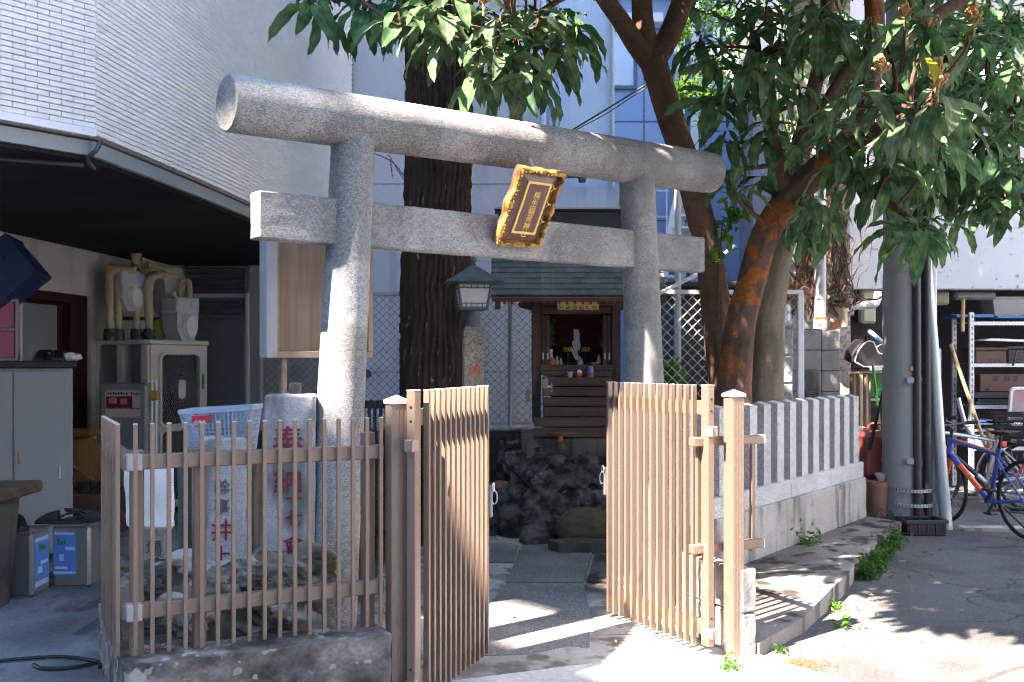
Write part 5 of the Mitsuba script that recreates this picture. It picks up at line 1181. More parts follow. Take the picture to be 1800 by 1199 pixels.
# rock mound
mound = [(.00, 8.92, .30, .17, .16, .46), (.10, 8.62, .18, .20, .17, .28), (-.12, 8.75, .14, .14, .13, .22), (.06, 8.72, .62, .13, .12, .12), (.22, 8.60, .55, .15, .13, .13), (.33, 8.52, .42, .17, .14, .16),
         (.52, 8.52, .52, .15, .13, .14), (.68, 8.54, .55, .14, .12, .14), (.88, 8.54, .55, .13, .12, .16), (1.02, 8.58, .50, .14, .12, .2), (.45, 8.46, .25, .18, .15, .17), (.66, 8.48, .30, .17, .14, .16),
         (.86, 8.50, .30, .16, .14, .16), (1.05, 8.52, .28, .15, .14, .18), (.25, 8.45, .22, .17, .15, .2), (.05, 8.85, .74, .09, .09, .07), (-.02, 8.98, .76, .10, .08, .08), (.20, 8.70, .72, .09, .08, .07),
         (1.16, 8.75, .5, .16, .2, .3), (.38, 8.38, .12, .15, .13, .12), (.55, 8.4, .13, .13, .12, .11), (.62, 8.47, .66, .08, .08, .06), (.95, 8.52, .70, .09, .08, .08), (.36, 8.55, .64, .09, .08, .07), (.18, 8.42, .08, .1, .1, .09)]
lav = []
for i, (x, y, z, a, b, c) in enumerate(mound):
    k = obj('lava_rock', rock((x, y, z), (a * 1.08, b, c * 1.08), i + 3, 4, .42), 'lava_rock', smooth=35, label='black lava rock in the mound under the shrine', category='rock', group='lava rocks of the shrine mound')
    lav.append((k, x / y, z))
tier_labels(lav, 'black lava rock in the %s tier of the shrine mound, %s from the left', (-1, .26, .44, .58, 9), ('bottom', 'second lowest', 'second highest', 'top'))
obj('rock_core', wobble(box(-.02, 1.2, 8.62, 9.7, -.05, .60).subdivide_to_size(.1), .03, 4), 'lava_rock', label='dark core of the rock mound below the shrine plinth', category='rock', smooth=35)
obj('boulder', rock((.60, 8.22, .15), (.25, .17, .16), 91, 4, .10, 0.1), 'olive_rock', label='rounded olive boulder at the foot of the lava mound', category='boulder', smooth=50)
obj('boulder', rock((.20, 8.28, .06), (.15, .12, .11), 92, 4, .35, .4), 'lava_rock', label='dark angular rock with pale crust left of the olive boulder', category='boulder', smooth=35)
obj('flat_stone', wobble(hull([(x, y, z) for x, y in ((.28, 7.95), (.36, 7.82), (.85, 7.80), (.92, 8.0), (.36, 8.03)) for z in (.0, .10)]).subdivide_to_size(.05), .008, 8), 'dark_concrete', label='dark flat stepping stone in front of the olive boulder', category='stone', smooth=40)
tbl = thing('offering_stand', 'little rusty round-topped stand on the rocks in front of the shrine steps', 'stand')
obj('top', lathe([(0, 0), (.10, 0), (.104, .008), (.10, .018), (0, .02)], 28), 'shrine_wood', tbl, M4((.40, 8.50, .875)))
obj('stem', lathe([(.022, 0), (.024, .03), (.034, .05), (0, .05)], 16), 'orange', tbl, M4((.40, 8.50, .824)), smooth=40)
obj('foot', lathe([(.045, -.04), (.04, 0), (.02, .02), (0, .02)], 16), 'olive_rock', tbl, M4((.40, 8.50, .803)), smooth=40)
obj('fallen_leaf', trimesh.Trimesh([(.17, 8.23, .05), (.23, 8.21, .056), (.30, 8.22, .052), (.23, 8.245, .05)], [[0, 1, 2], [0, 2, 3]]), 'dry_leaf', M=M4((.08, -.1, 0)), label='long dry orange leaf lying at the joint of the path slabs', category='leaf')
obj('broken_tile', rock((-.10, 8.72, .42), (.10, .06, .05), 33, 3, .2), 'terracotta', label='pale brown broken piece lodged between the rocks and the kerb', category='stone', smooth=40)

# ================================================================== granite stake fence
sf = thing('granite_fence', 'row of square granite stakes on a concrete wall, right of the torii', 'fence')
G0, GD = np.array([1.108, 6.27]), np.array([.74, 1.0]); GD = GD / np.linalg.norm(GD)
Mgf = dirM((G0[0], G0[1], 0), GD)             # local x along the fence, -y faces the street
GL = 3.42
obj('base', wobble(cbox(0, GL, .02, .24, -.05, .462, .008).subdivide_to_size(.07), .004, 8, 3), 'old_concrete', sf, Mgf, smooth=30)
obj('bottom_rail', cat([cbox(i * .86, i * .86 + .856, .045, .215, .463, .598, .005) for i in range(3)] + [cbox(2.58, GL, .045, .215, .463, .598, .005)]), 'fence_granite', sf, Mgf)
ns = 14
gs = PLY(hull([(sx * .063, sy * .063, z) for sx in (-1, 1) for sy in (-1, 1) for z in (0, .575)] + [(sx * .063, 0, .592) for sx in (-1, 1)] + [(0, 0, .600)]), 'fence_granite')
for i in range(ns):
    inst('stake', gs, sf, Mgf @ M4((.09 + i * (GL - .22) / (ns - 1), .13 + rng.uniform(-.002, .002), .599), rng.uniform(-.02, .02)))
# dark carved stones standing inside the fence
for i, (px, Y, w, zt) in enumerate(((1422, 8.75, .17, 1.42), (1344, 8.6, .13, 1.33), (1310, 8.7, .12, 1.30))):
    k = thing('dark_marker', ('dark upright stone marker with a faint carving in front of the block wall', 'small dark upright stone just right of the grey trunk', 'small dark upright stone between the trunks')[i], 'stone marker')
    obj('block', wobble(cbox(-w / 2, w / 2, -.06, .06, 0, zt, .03).subdivide_to_size(.05), .006, 10, i), 'dark_concrete', k, M4(((px - 900) / 1800 * Y, Y, 0), .1), smooth=35)
    if i == 0: obj('carving', glyph_mesh('奉', .11, .004), 'carved_dark', k, M4(((px - 900) / 1800 * Y, Y - .062, 1.22), .1))

# white framed chain link panel on the right
c3 = thing('mesh_panel', 'bright chain-link panel in a white angle frame behind the loquat trunks', 'fence')
obj('top_rail', cbox(1.17, 2.45, 8.60, 8.64, 2.05, 2.085, .003), 'white_paint', c3)
obj('end_post', cbox(2.40, 2.45, 8.585, 8.625, .3, 2.049, .003), 'white_paint', c3)
obj('end_post', cbox(1.17, 1.21, 8.60, 8.64, .3, 2.049, .003), 'white_paint', c3)
chain((1.2, 8.62), (2.42, 8.62), .55, 2.05, .0855, .0034, c3, 'galvanised')
obj('brace', tube([(1.218, 8.500, 2.048), (1.619, 8.700, 2.244), (1.993, 9.200, 2.522)], .016, 8), 'galvanised', c3)

# ================================================================== right background
iv = thing('vine_column', 'pinkish concrete column wrapped in dry vines', 'column')
obj('shaft', wobble(box(2.82, 3.42, 10.35, 10.9, -.05, 6.0).subdivide_to_size(.12), .01, 4), 'vine_wall', iv, smooth=30)
vr = random.Random(5); vines = []
for i in range(60):
    x = vr.uniform(2.80, 3.44); z = vr.uniform(1.9, 2.3); pts = []
    for k in range(9):
        pts.append((x, 10.33 + vr.uniform(-.012, .012), z)); z += vr.uniform(.08, .3); x += vr.uniform(-.10, .10)
    vines.append(tube(smooth_path(pts, 3), vr.uniform(.004, .011), 5, False))
for i in range(22):
    pts = []; x = vr.uniform(2.95, 3.5); z = vr.uniform(2.02, 2.22)
    for k in range(5): pts.append((x, 10.26 + vr.uniform(-.05, .05), z)); x += vr.uniform(-.12, .12); z += vr.uniform(-.06, .07)
    vines.append(tube(smooth_path(pts, 3), vr.uniform(.004, .010), 5, False))
obj('vine', cat(vines), 'loquat_bark', iv, kind='stuff')
bwall = thing('block_wall', 'grey concrete block wall below the vine column', 'wall')
gw = obj('mortar', box(2.62, 3.155, 9.86, 9.97, -.05, 1.795), 'dark_concrete', bwall)
for r in range(9):
    for c in range(3):
        x0, x1 = 2.615 + c * .182, 2.615 + (c + 1) * .182 - .006
        obj('block', cbox(x0, x1, 9.84, 9.99, r * .199, r * .199 + .193, .006), 'cinder_block', bwall)
lw = thing('pale_block', 'sunlit pale block wall seen through the chain-link panel', 'wall')
for r in range(5):
    obj('block', wobble(cbox(2.44, 2.61, 9.50, 9.75, .5 + r * .26, .5 + r * .26 + .254, .012), .004, 9, r), 'stele_stone', lw)
obj('coping', cbox(2.42, 2.62, 9.48, 9.77, 1.801, 1.83, .006), 'old_concrete', lw)
dp = thing('drain_pipe', 'white vertical drain pipe running down beside the vine column', 'pipe')
obj('pipe', tube([(3.041, 10.100, 1.825), (3.041, 10.100, 2.914), (3.041, 10.100, 4.205)], .055, 16), 'pole_light', dp, smooth=50)
obj('socket', tube([(3.041, 10.100, 1.803), (3.041, 10.100, 1.893)], .066, 16), 'pole_light', dp, smooth=50)
obj('clamp', tube([(3.041, 10.100, 1.898), (3.041, 10.100, 1.921)], .069, 16), 'orange', dp, smooth=50)
d2 = thing('drain_elbow', 'beige drain pipe with an elbow and a vertical leg, right of the vines', 'pipe')
obj('pipe', tube(smooth_path([(3.397, 10.400, 2.032), (3.553, 10.400, 2.049), (3.675, 10.400, 2.060), (3.709, 10.400, 2.107), (3.715, 10.400, 2.193)], 5), .040, 12), 'pole_light', d2, smooth=50)
obj('leg', tube([(3.298, 10.200, 1.823), (3.298, 10.200, 1.993)], .045, 12), 'cream_pipe', d2, smooth=50)
obj('collar', tube([(3.298, 10.200, 1.976), (3.298, 10.200, 2.010)], .056, 12), 'cream_pipe', d2, smooth=50)
obj('orange_box', cbox(3.185, 3.245, 10.2, 10.26, 1.80, 1.88, .006), 'orange', label='small orange box on top of the block wall by the drain pipes', category='box')
dpot = thing('dried_plant', 'dried reddish-brown plant in a pale glass jar behind the chain-link', 'plant')
V, F = [], []
r = random.Random(8)
for i in range(260):
    c = np.array([2.55 + r.gauss(0, .10), 9.62 + r.gauss(0, .05), 2.02 + abs(r.gauss(0, .10))]); a = np.array([r.gauss(0, 1) for _ in range(3)]); b = np.array([r.gauss(0, 1) for _ in range(3)])
    a /= np.linalg.norm(a); b = np.cross(a, b); b /= np.linalg.norm(b); n = len(V)
    V += [c - a * .05, c + b * .010, c + a * .05, c - b * .010]; F += [[n, n + 1, n + 2], [n, n + 2, n + 3]]
obj('foliage', trimesh.Trimesh(V, F, process=False), 'dry_leaf', dpot, kind='stuff')
obj('jar', lathe([(0, 1.832), (.09, 1.832), (.095, 1.85), (.085, 2.02), (0, 2.03)], 18), 'window_glass', dpot, M4((2.53, 9.63, 0)), smooth=40)

wb = thing('white_building', 'white rendered building above a dark recess with shelving, at the right', 'building')
obj('upper_wall', box(3.68, 9.0, 11.2, 11.45, 2.275, 3.2), 'stucco_wall', wb)
obj('side_pier', box(3.45, 3.75, 11.46, 13.6, -.05, 3.2), 'dark_brick', wb)
obj('ceiling', box(3.7, 9.0, 11.455, 14, 2.5, 2.6), 'dark_room', wb)
obj('back_wall', box(3.4, 9.0, 13.4, 13.6, -.05, 2.6), 'dark_room', wb)
obj('recess_floor', box(3.4, 9.0, 10.9, 13.4, -.05, .03), 'dark_concrete', wb)
obj('end_wall', box(8.9, 9.1, 11.455, 13.4, -.05, 2.5), 'dark_room', wb)
gw_ = obj('glass_door', cat([box(4.62, 4.67, 12.4, 12.46, .03, 2.35), box(5.02, 5.06, 12.4, 12.46, .03, 2.35), box(4.67, 5.02, 12.4, 12.46, 2.27, 2.35), box(4.67, 5.02, 12.4, 12.46, .9, .94)]), 'dark_metal', wb)
obj('pane', box(4.67, 5.02, 12.42, 12.435, .94, 2.27), 'teal_glass', gw_)
obj('pane', box(4.67, 5.02, 12.42, 12.435, .03, .9), 'dark_metal', gw_)
for r_ in range(11):
    for c in range(4):
        obj('brick', cbox(3.50 + (r_ % 2) * .06 + c * .15, 3.64 + (r_ % 2) * .06 + c * .15, 11.43, 11.459, .95 + r_ * .075, 1.018 + r_ * .075, .004), 'dark_brick', wb)
obj('brick_backing', box(3.48, 4.2, 11.46, 11.6, -.05, 2.27), 'dark_room', wb)
rr_ = obj('balcony_rail', cat([box(3.6, 7.2, 12.2, 12.23, z, z + .025) for z in (3.55, 3.8, 4.05)] + [box(3.6 + i * .105, 3.615 + i * .105, 12.2, 12.23, 3.2, 4.05) for i in range(34)]), 'pole_light', wb)
obj('upper_storey', box(3.2, 9.0, 13.6, 14.4, 2.6, 9.5), 'upper_wall', wb)
for x0 in (4.3, 5.7, 7.1):
    w_ = obj('window', cat([box(x0, x0 + .9, 13.55, 13.598, 4.6, 4.65), box(x0, x0 + .9, 13.55, 13.598, 5.9, 5.95), box(x0, x0 + .05, 13.55, 13.598, 4.65, 5.9), box(x0 + .85, x0 + .9, 13.55, 13.598, 4.65, 5.9)]), 'window_frame', wb)
    obj('pane', box(x0 + .05, x0 + .85, 13.57, 13.58, 4.65, 5.9), 'window_glass', w_)
# hanging units below the soffit
for i, (x0, x1, y, z0, z1, m) in enumerate(((3.86, 4.02, 11.3, 1.90, 2.27, 'ochre'), (3.60, 3.79, 11.32, 1.98, 2.27, 'grey_metal'), (4.70, 4.96, 11.6, 2.12, 2.272, 'ochre'), (5.03, 5.5, 11.62, 2.18, 2.272, 'grey_metal'))):
    k = thing('wall_unit', ('yellowish boxed unit below the white wall beside the drain elbow', 'grey-green boxed unit between the vines and the yellowish unit', 'flat yellowish box under the soffit above the shelf post', 'flat grey box under the soffit, right of the yellow one')[i], 'utility box')
    obj('case', cbox(x0, x1, y, y + .14, z0, z1, .02), m, k)
    obj('cover', cbox(x0 + .02, x1 - .02, y - .012, y + .001, z0 + .02, z1 - .03, .005), m, k)

# ---- shelf rack and its goods
rk = thing('shelf_rack', 'grey perforated angle-iron shelf rack standing in the dark recess', 'shelf')
RX0, RX1, RY = 5.145, 6.9, 11.5
for x in (RX0, RX1):
    for y in (RY, RY + .45):
        hp = Polygon([(0, .03), (.045, .03), (.045, 2.03), (0, 2.03)], [[(.017, z), (.029, z), (.029, z + .035), (.017, z + .035)] for z in np.arange(.08, 1.98, .065)])
        obj('upright', cat([xz(hp, y, y + .004).apply_translation((x, 0, 0)), box(x - .004, x, y, y + .045, .03, 2.03)]), 'pale_metal', rk)
for z in (1.925, 1.455, .985, .52):
    obj('shelf_board', cat([box(RX0, RX1 + .04, RY - .003, RY - .001, z - .04, z), box(RX0 + .003, RX1, RY + .004, RY + .49, z - .004, z)]), 'pale_metal', rk)
goods = [('blue_board', 5.0, 5.42, 1.975, 2.01, 'shelf_blue', 'bright blue board on the top shelf at its left end'), ('blue_board', 5.46, 5.80, 1.965, 1.992, 'shelf_blue', 'bright blue board on the top shelf, second from the left'), ('blue_board', 5.84, 6.4, 1.965, 2.005, 'shelf_blue', 'long bright blue board on the top shelf at the right edge')]
for n_, x0, x1, z0, z1, m, l in goods:
    obj(n_, cat([cbox(x0, x1, RY + .02, RY + .40, max(z0, 1.926), z1, .004)]), m, label=l, category='board')
tt = thing('storage_box', 'white lidded plastic storage box on the top shelf', 'box')
obj('body', hull([(x, y, z) for x, z in ((5.62, 2.0105), (6.3, 2.0105), (5.60, 2.20), (6.32, 2.20)) for y in (RY + .42, RY + .75)]), 'white', tt)
obj('lid', cbox(5.585, 6.34, RY + .40, RY + .77, 2.201, 2.235, .012), 'white', tt)
obj('folded_sheet', tf(hull([(x, y, z) for x, z in ((-.45, -.01), (-.35, .018), (.5, .012), (.5, -.012)) for y in (0, .3)]), M4((5.75, RY + .03, 1.71), 0, (.03, [0, 1, 0]))), 'pale_metal', label='shiny folded panel lying above the brown case on the shelf', category='panel')
k = thing('brown_case', 'brown case with three dark cross marks on the second shelf', 'case')
obj('body', cbox(5.21, 5.56, RY + .01, RY + .35, 1.456, 1.60, .01), 'brown_case', k)
obj('lid', cbox(5.20, 5.57, RY + .0, RY + .36, 1.601, 1.635, .008), 'brown_case', k)
for i in range(3):
    c = 5.375 + i * .05
    obj('mark', cat([bar((c - .014, RY + .0085, 1.475), (c + .014, RY + .0085, 1.503), .003, .006), bar((c - .014, RY + .007, 1.503), (c + .014, RY + .007, 1.475), .003, .006)]), 'black_plastic', k)
obj('handle', tube(smooth_path([(5.36, RY + .1, 1.636), (5.365, RY + .1, 1.652), (5.42, RY + .1, 1.652), (5.425, RY + .1, 1.636)], 4), .005, 6), 'black_plastic', k)
k = thing('dark_case', 'dark grey case with a row of cross marks on the second shelf', 'case')
obj('body', cbox(5.58, 5.98, RY + .02, RY + .36, 1.456, 1.615, .012), 'dark_case', k)
obj('lid', cbox(5.57, 5.99, RY + .01, RY + .37, 1.616, 1.65, .008), 'dark_case', k)
for i in range(4):
    c = 5.68 + i * .045
    obj('mark', cat([bar((c - .013, RY + .0185, 1.485), (c + .013, RY + .0185, 1.51), .003, .006), bar((c - .013, RY + .017, 1.51), (c + .013, RY + .017, 1.485), .003, .006)]), 'black_plastic', k)
obj('handle', tube([(5.66, RY - .02, 1.60), (5.62, RY - .05, 1.50), (5.60, RY - .05, 1.43)], .012, 8), 'black_plastic', k)
k = thing('keyboard_case', 'reddish-brown keyboard instrument standing on edge on the third shelf', 'keyboard')
obj('body', cbox(5.265, 6.3, RY + .02, RY + .14, 1.135, 1.335, .01), 'brown_case', k)
obj('black_key', cat([box(5.42 + g * .115 + i * .024, 5.436 + g * .115 + i * .024, RY + .016, RY + .02, 1.26, 1.315) for g in range(7) for i in range(2 + g % 2)]), 'black_plastic', k, kind='stuff')
obj('knob', cat([lathe([(0, 0), (.016, 0), (.016, .012), (0, .012)], 12).apply_transform(trimesh.transformations.translation_matrix((x, RY + .02, 1.165)) @ trimesh.transformations.rotation_matrix(math.pi / 2, [1, 0, 0])) for x in (5.345, 5.66)]), 'black_plastic', k)
obj('keyboard_bed', cbox(5.20, 6.5, RY + .0, RY + .3, 1.065, 1.130, .006), 'dark_case', label='dark flat case under the keyboard on the third shelf', category='case')
obj('case_stack', cat([cbox(5.22, 6.3, RY + .02, RY + .4, .99, 1.03, .004), cbox(5.24, 6.2, RY + .02, RY + .4, 1.032, 1.06, .004)]), 'dark_metal', label='stack of flat dark panels under the keyboard case', category='panel')
obj('flat_panel_stack', cat([cbox(5.22, 5.5, RY, RY + .4, .80, .818, .003), cbox(5.2, 5.55, RY - .02, RY + .38, .77, .788, .003), cbox(5.2, 5.5, RY, RY + .4, .69, .712, .003), cbox(5.18, 5.48, RY - .01, RY + .4, .63, .65, .003), cbox(5.2, 5.5, RY, RY + .38, .521, .60, .003)]), 'label_light', label='pale blue flat boards stacked on the lowest shelf', category='board')
tv = thing('white_frame_panel', 'white rounded frame with pink and yellow patchwork picture behind the bicycle basket', 'picture')
obj('frame', xz(rrect(0, .62, 0, .42, .05).difference(rrect(.025, .595, .025, .395, .035)), 0, .04), 'white', tv, M4((5.43, 11.2, .78), 0, (.15, [1, 0, 0])))
cols = ['print_pink', 'print_pale', 'board_edge', 'tape', 'light_wood', 'print_pink']
for i in range(4):
    for j in range(3):
        obj('patch', box(.03 + i * .14, .168 + i * .14, .02, .03, .03 + j * .12, .148 + j * .12), cols[(i * 2 + j * 3 + i * j) % 6], tv, M4((5.43, 11.2, .78), 0, (.15, [1, 0, 0])))
obj('wood_pole', tube([(4.712, 11.000, 1.665), (4.844, 10.900, 1.149), (5.010, 10.800, 0.552)], .019, 10), 'light_wood', label='brown wooden handle leaning diagonally across the shelf rack', category='pole', smooth=50)
obj('wood_pole', tube([(5.031, 11.420, 2.179), (5.025, 11.420, 1.811)], .022, 10), 'light_wood', label='short upright light wooden pole at the top of the shelf post', category='pole', smooth=50)
obj('steel_tube', tube(smooth_path([(4.617, 10.600, 1.100), (4.660, 10.550, 0.867), (4.713, 10.500, 0.695)], 5), .025, 10), 'chrome', label='bent bright steel tube leaning in front of the shelf rack', category='tube', smooth=50)
obj('timber_post', cbox(4.93, 5.0, 10.6, 10.66, .03, .78, .006), 'light_wood', label='short brown timber stub behind the blue bicycle', category='timber')

# ---- clutter between the granite fence and the pole
bs = thing('child_seat', 'black child bicycle seat with white piping, lying beside the utility pole', 'child seat')
sp2 = Polygon(smooth_path([(-.2, -.05), (-.17, .06), (-.10, .15), (-.03, .155), (.0, .11), (.05, .14), (.14, .16), (.22, .10), (.22, -.02), (.05, -.07), (-.1, -.09)], 5))
Ms = M4((3.48, 9.95, 1.51), .1, (.10, [0, 1, 0]))
obj('side', xz(sp2, -.10, -.06), 'black_plastic', bs, Ms); obj('side', xz(affinity.translate(sp2, -.03, .02), .06, .10), 'black_plastic', bs, Ms)
obj('piping', tube(np.array([(x, -.102, z) for x, z in sp2.exterior.coords]), .006, 5, False), 'white', bs, Ms)
obj('piping', tube(smooth_path([(.0, -.104, .11), (.03, -.104, .06), (.08, -.104, .05), (.09, -.104, .08)], 5), .005, 5), 'white', bs, Ms)
obj('pad', xz(affinity.scale(sp2, .9, .9), -.06, .06), 'ac_dark', bs, Ms)
obj('buckle', cat([bar((-.05, -.12, -.105), (.17, -.12, -.07), .02, .04)]), 'pale_metal', bs, Ms)
obj('reflector', bar((.17, -.12, -.07), (.22, -.12, -.06), .02, .045), 'red', bs, Ms)
obj('green_hose', tube(smooth_path([(3.483, 10.000, 1.778), (3.538, 9.950, 1.721), (3.630, 9.900, 1.610)], 5), .022, 8), 'label_light', label='pale green pipe end leaning above the black child seat', category='pipe', smooth=50)
tbk = thing('side_table', 'pale cloth-hung table frame beside the utility pole', 'table')
obj('top_rail', cat([bar((3.256, 9.900, 1.373), (3.630, 9.900, 1.379), .03, .018)]), 'cream_pipe', tbk)
obj('leg', cat([bar((3.377, 9.900, 1.373), (3.377, 9.900, 0.631), .025, .025)]), 'cream_pipe', tbk)
clo = []
n = 14
V = [(3.26 + i * .016, 9.9 + .018 * math.sin(i * 1.7), z) for z in (1.36, .62) for i in range(n)]
F = [[i, i + 1, n + i + 1] for i in range(n - 1)] + [[i, n + i + 1, n + i] for i in range(n - 1)]
obj('cloth', trimesh.Trimesh(V, F, process=False), 'board_edge', tbk, smooth=True)
gc = thing('green_crate', 'green plastic crate on the table frame behind the pole', 'crate')
obj('body', cat([cbox(3.46, 3.80, 9.95, 9.97, 1.14, 1.36, .004), cbox(3.46, 3.48, 9.972, 10.2, 1.14, 1.36, .004), cbox(3.78, 3.80, 9.972, 10.2, 1.14, 1.36, .004), box(3.48, 3.78, 9.972, 10.2, 1.14, 1.16)]), 'green_crate', gc)
obj('rim', cat([cbox(3.45, 3.81, 9.94, 9.949, 1.33, 1.37, .003)]), 'green_crate', gc)
shf = thing('low_rack', 'small metal rack with shelves behind the green pole', 'shelf')
for z in (.68, 1.10): obj('shelf_board', cbox(3.30, 3.85, 9.92, 10.2, z, z + .02, .003), 'pale_metal', shf)
for x in (3.31, 3.82): obj('leg', box(x, x + .02, 9.92, 9.94, .03, 1.10), 'pale_metal', shf)
obj('garden_stake', tube([(3.417, 9.700, 1.457), (3.454, 9.700, 1.134), (3.492, 9.700, 0.783)], .013, 6), 'green_pole', label='bright green garden stake leaning left of the utility pole', category='stake')
obj('umbrella', tube([(3.473, 9.500, 1.379), (3.368, 9.400, 1.040), (3.245, 9.300, 0.684)], [.006, .012, .016], 8), 'black_plastic', label='black folded umbrella leaning against the end of the granite fence', category='umbrella')
jc = thing('red_can', 'faded red plastic container behind the end of the granite fence', 'container')
obj('body', wobble(cbox(3.20, 3.46, 9.35, 9.6, .40, .84, .05).subdivide_to_size(.05), .006, 6), 'red_plastic', jc, smooth=45)
obj('cap', lathe([(0, .84), (.03, .84), (.03, .87), (0, .87)], 12), 'red_plastic', jc, M4((3.27, 9.45, 0)))
obj('handle', tube(smooth_path([(3.30, 9.47, .84), (3.31, 9.47, .90), (3.41, 9.47, .90), (3.42, 9.47, .84)], 4), .013, 6), 'red_plastic', jc)
fp_ = thing('flower_pot', 'terracotta flower pot behind the fence end', 'pot')
obj('pot', lathe([(0, .03), (.10, .03), (.13, .36), (.14, .36), (.14, .40), (.12, .40), (.11, .36), (0, .36)], 24), 'terracotta', fp_, M4((3.33, 9.28, 0)), smooth=35)
obj('bowl', lathe([(0, .40), (.05, .40), (.09, .46), (.085, .47), (0, .43)], 20), 'white', M=M4((3.37, 9.26, .0)), label='white bowl standing in the terracotta pot', category='bowl', smooth=40)
wbg = thing('white_bag', 'white plastic bag on the low rack by the fence end', 'bag')
obj('bag', wobble(tf(trimesh.creation.icosphere(3, 1.0), M4((3.36, 9.85, .78), scale=(.08, .06, .08))), .03, 10, 3), 'white', wbg, smooth=45)

# ---- utility pole
up = thing('utility_pole', 'grey concrete utility pole with black conduits at the roadside', 'utility pole')
PX, PY = 3.52, 9.22
obj('shaft', tube([(PX, PY, -.05), (PX, PY, 4), (PX, PY, 9)], [.168, .148, .125], 36), 'pole_grey', up, smooth=60)
for z0, z1 in ((.36, 1.43), (1.44, 2.27), (2.28, 3.1)):
    obj('sleeve', tube([(PX, PY, z0), (PX, PY, z1)], [.179 - z0 * .0045] * 2, 36), 'pole_grey', up, smooth=60)
for i, (x, r, m) in enumerate(((PX + .06, .036, 'black_pipe'), (PX + .165, .038, 'black_pipe'))):
    obj('conduit', tube([(x, PY - .19 + .04 * i, .06), (x - .02, PY - .18 + .04 * i, 4), (x - .03, PY - .17, 7)], r, 16), m, up, smooth=60)
obj('cable_cover', tube([(PX + .245, PY - .08, .06), (PX + .225, PY - .08, 4)], .036, 14), 'pole_light', up, smooth=60)
for z in (.35, .22):
    t = np.linspace(-2.6, 1.0, 30)
    strap = obj('steel_strap', cat([bar((PX + .06 + .21 * math.cos(a0), PY - .0 + .225 * math.sin(a0), z + .01 * math.sin(a0)), (PX + .06 + .21 * math.cos(a1), PY + .225 * math.sin(a1), z + .01 * math.sin(a1)), .004, .028) for a0, a1 in zip(t[:-1], t[1:])]), 'galvanised', up)
    obj('hole', cat([tf(box(-.004, .004, -.003, .003, -.007, .007), M4((PX + .06 + .213 * math.cos(a), PY + .228 * math.sin(a), z + .01 * math.sin(a)), a + math.pi / 2)) for a in np.linspace(-2.5, .9, 26)]), 'black_plastic', strap)
for z in (1.315, .60):
    obj('clamp', cat([tube([(PX, PY, z - .03), (PX, PY, z + .03)], .187, 30), cbox(PX - .05, PX + .02, PY - .215, PY - .15, z - .028, z + .028, .008)]), 'pole_grey', up, smooth=40)
sgn_ = obj('plate', box(PX + .205, PX + .29, PY - .13, PY - .125, 1.28, 1.60), 'pole_light', up)
obj('scribble', tube(smooth_path([(PX + .235, PY - .133, 1.56), (PX + .262, PY - .133, 1.53), (PX + .235, PY - .133, 1.49), (PX + .258, PY - .133, 1.42), (PX + .240, PY - .133, 1.36), (PX + .268, PY - .133, 1.33)], 4), .0022, 4), 'black_plastic', sgn_)
obj('yellow_marker', cbox(PX - .01, PX + .015, PY - .20, PY - .175, 1.40, 1.44, .003), 'hazard', up)
gpp = thing('steel_pole', 'slim galvanised steel pole tapering upward beside the utility pole', 'pole')
obj('shaft', tube([(3.845, 9.05, -.02), (3.80, 9.06, .55), (3.74, 9.08, 1.6), (3.665, 9.1, 2.6), (3.62, 9.1, 7)], [.050, .047, .044, .040, .034], 20), 'galvanised', gpp, smooth=60)
obj('foot_collar', tube([(3.835, 9.05, .02), (3.81, 9.055, .38)], [.056, .053], 20), 'galvanised', gpp, smooth=60)
ty = thing('plastic_tray', 'black plastic crate tray on the ground at the foot of the utility pole', 'tray')
t0 = M4((3.52, 8.82, .0), .05)
obj('shell', cat([cbox(-.17, .17, -.12, -.108, .004, .135, .003), cbox(-.17, .17, .108, .12, .004, .135, .003), cbox(-.17, -.158, -.107, .107, .004, .135, .003), cbox(.158, .17, -.107, .107, .004, .135, .003), box(-.157, .157, -.107, .107, .004, .012)]), 'black_plastic', ty, t0)
obj('rim', cat([cbox(-.185, .185, -.135, -.1205, .105, .135, .003), cbox(-.185, -.1705, -.12, .135, .105, .135, .003), cbox(.1705, .185, -.12, .135, .105, .135, .003)] + [box(-.15 + i * .075, -.14 + i * .075, -.127, -.1205, .01, .104) for i in range(5)] + [box(-.155 + i * .077, -.15 + i * .077, -.107, .107, .012, .12) for i in range(1, 4)]), 'dark_metal', ty, t0)
obj('kerb_strip', wobble(bar((3.95, 9.02, .015), (6.6, 8.75, .015), .16, .03).subdivide_to_size(.2), .004, 4), 'old_concrete', label='pale worn kerb strip lying along the edge of the asphalt under the bicycles', category='kerb')

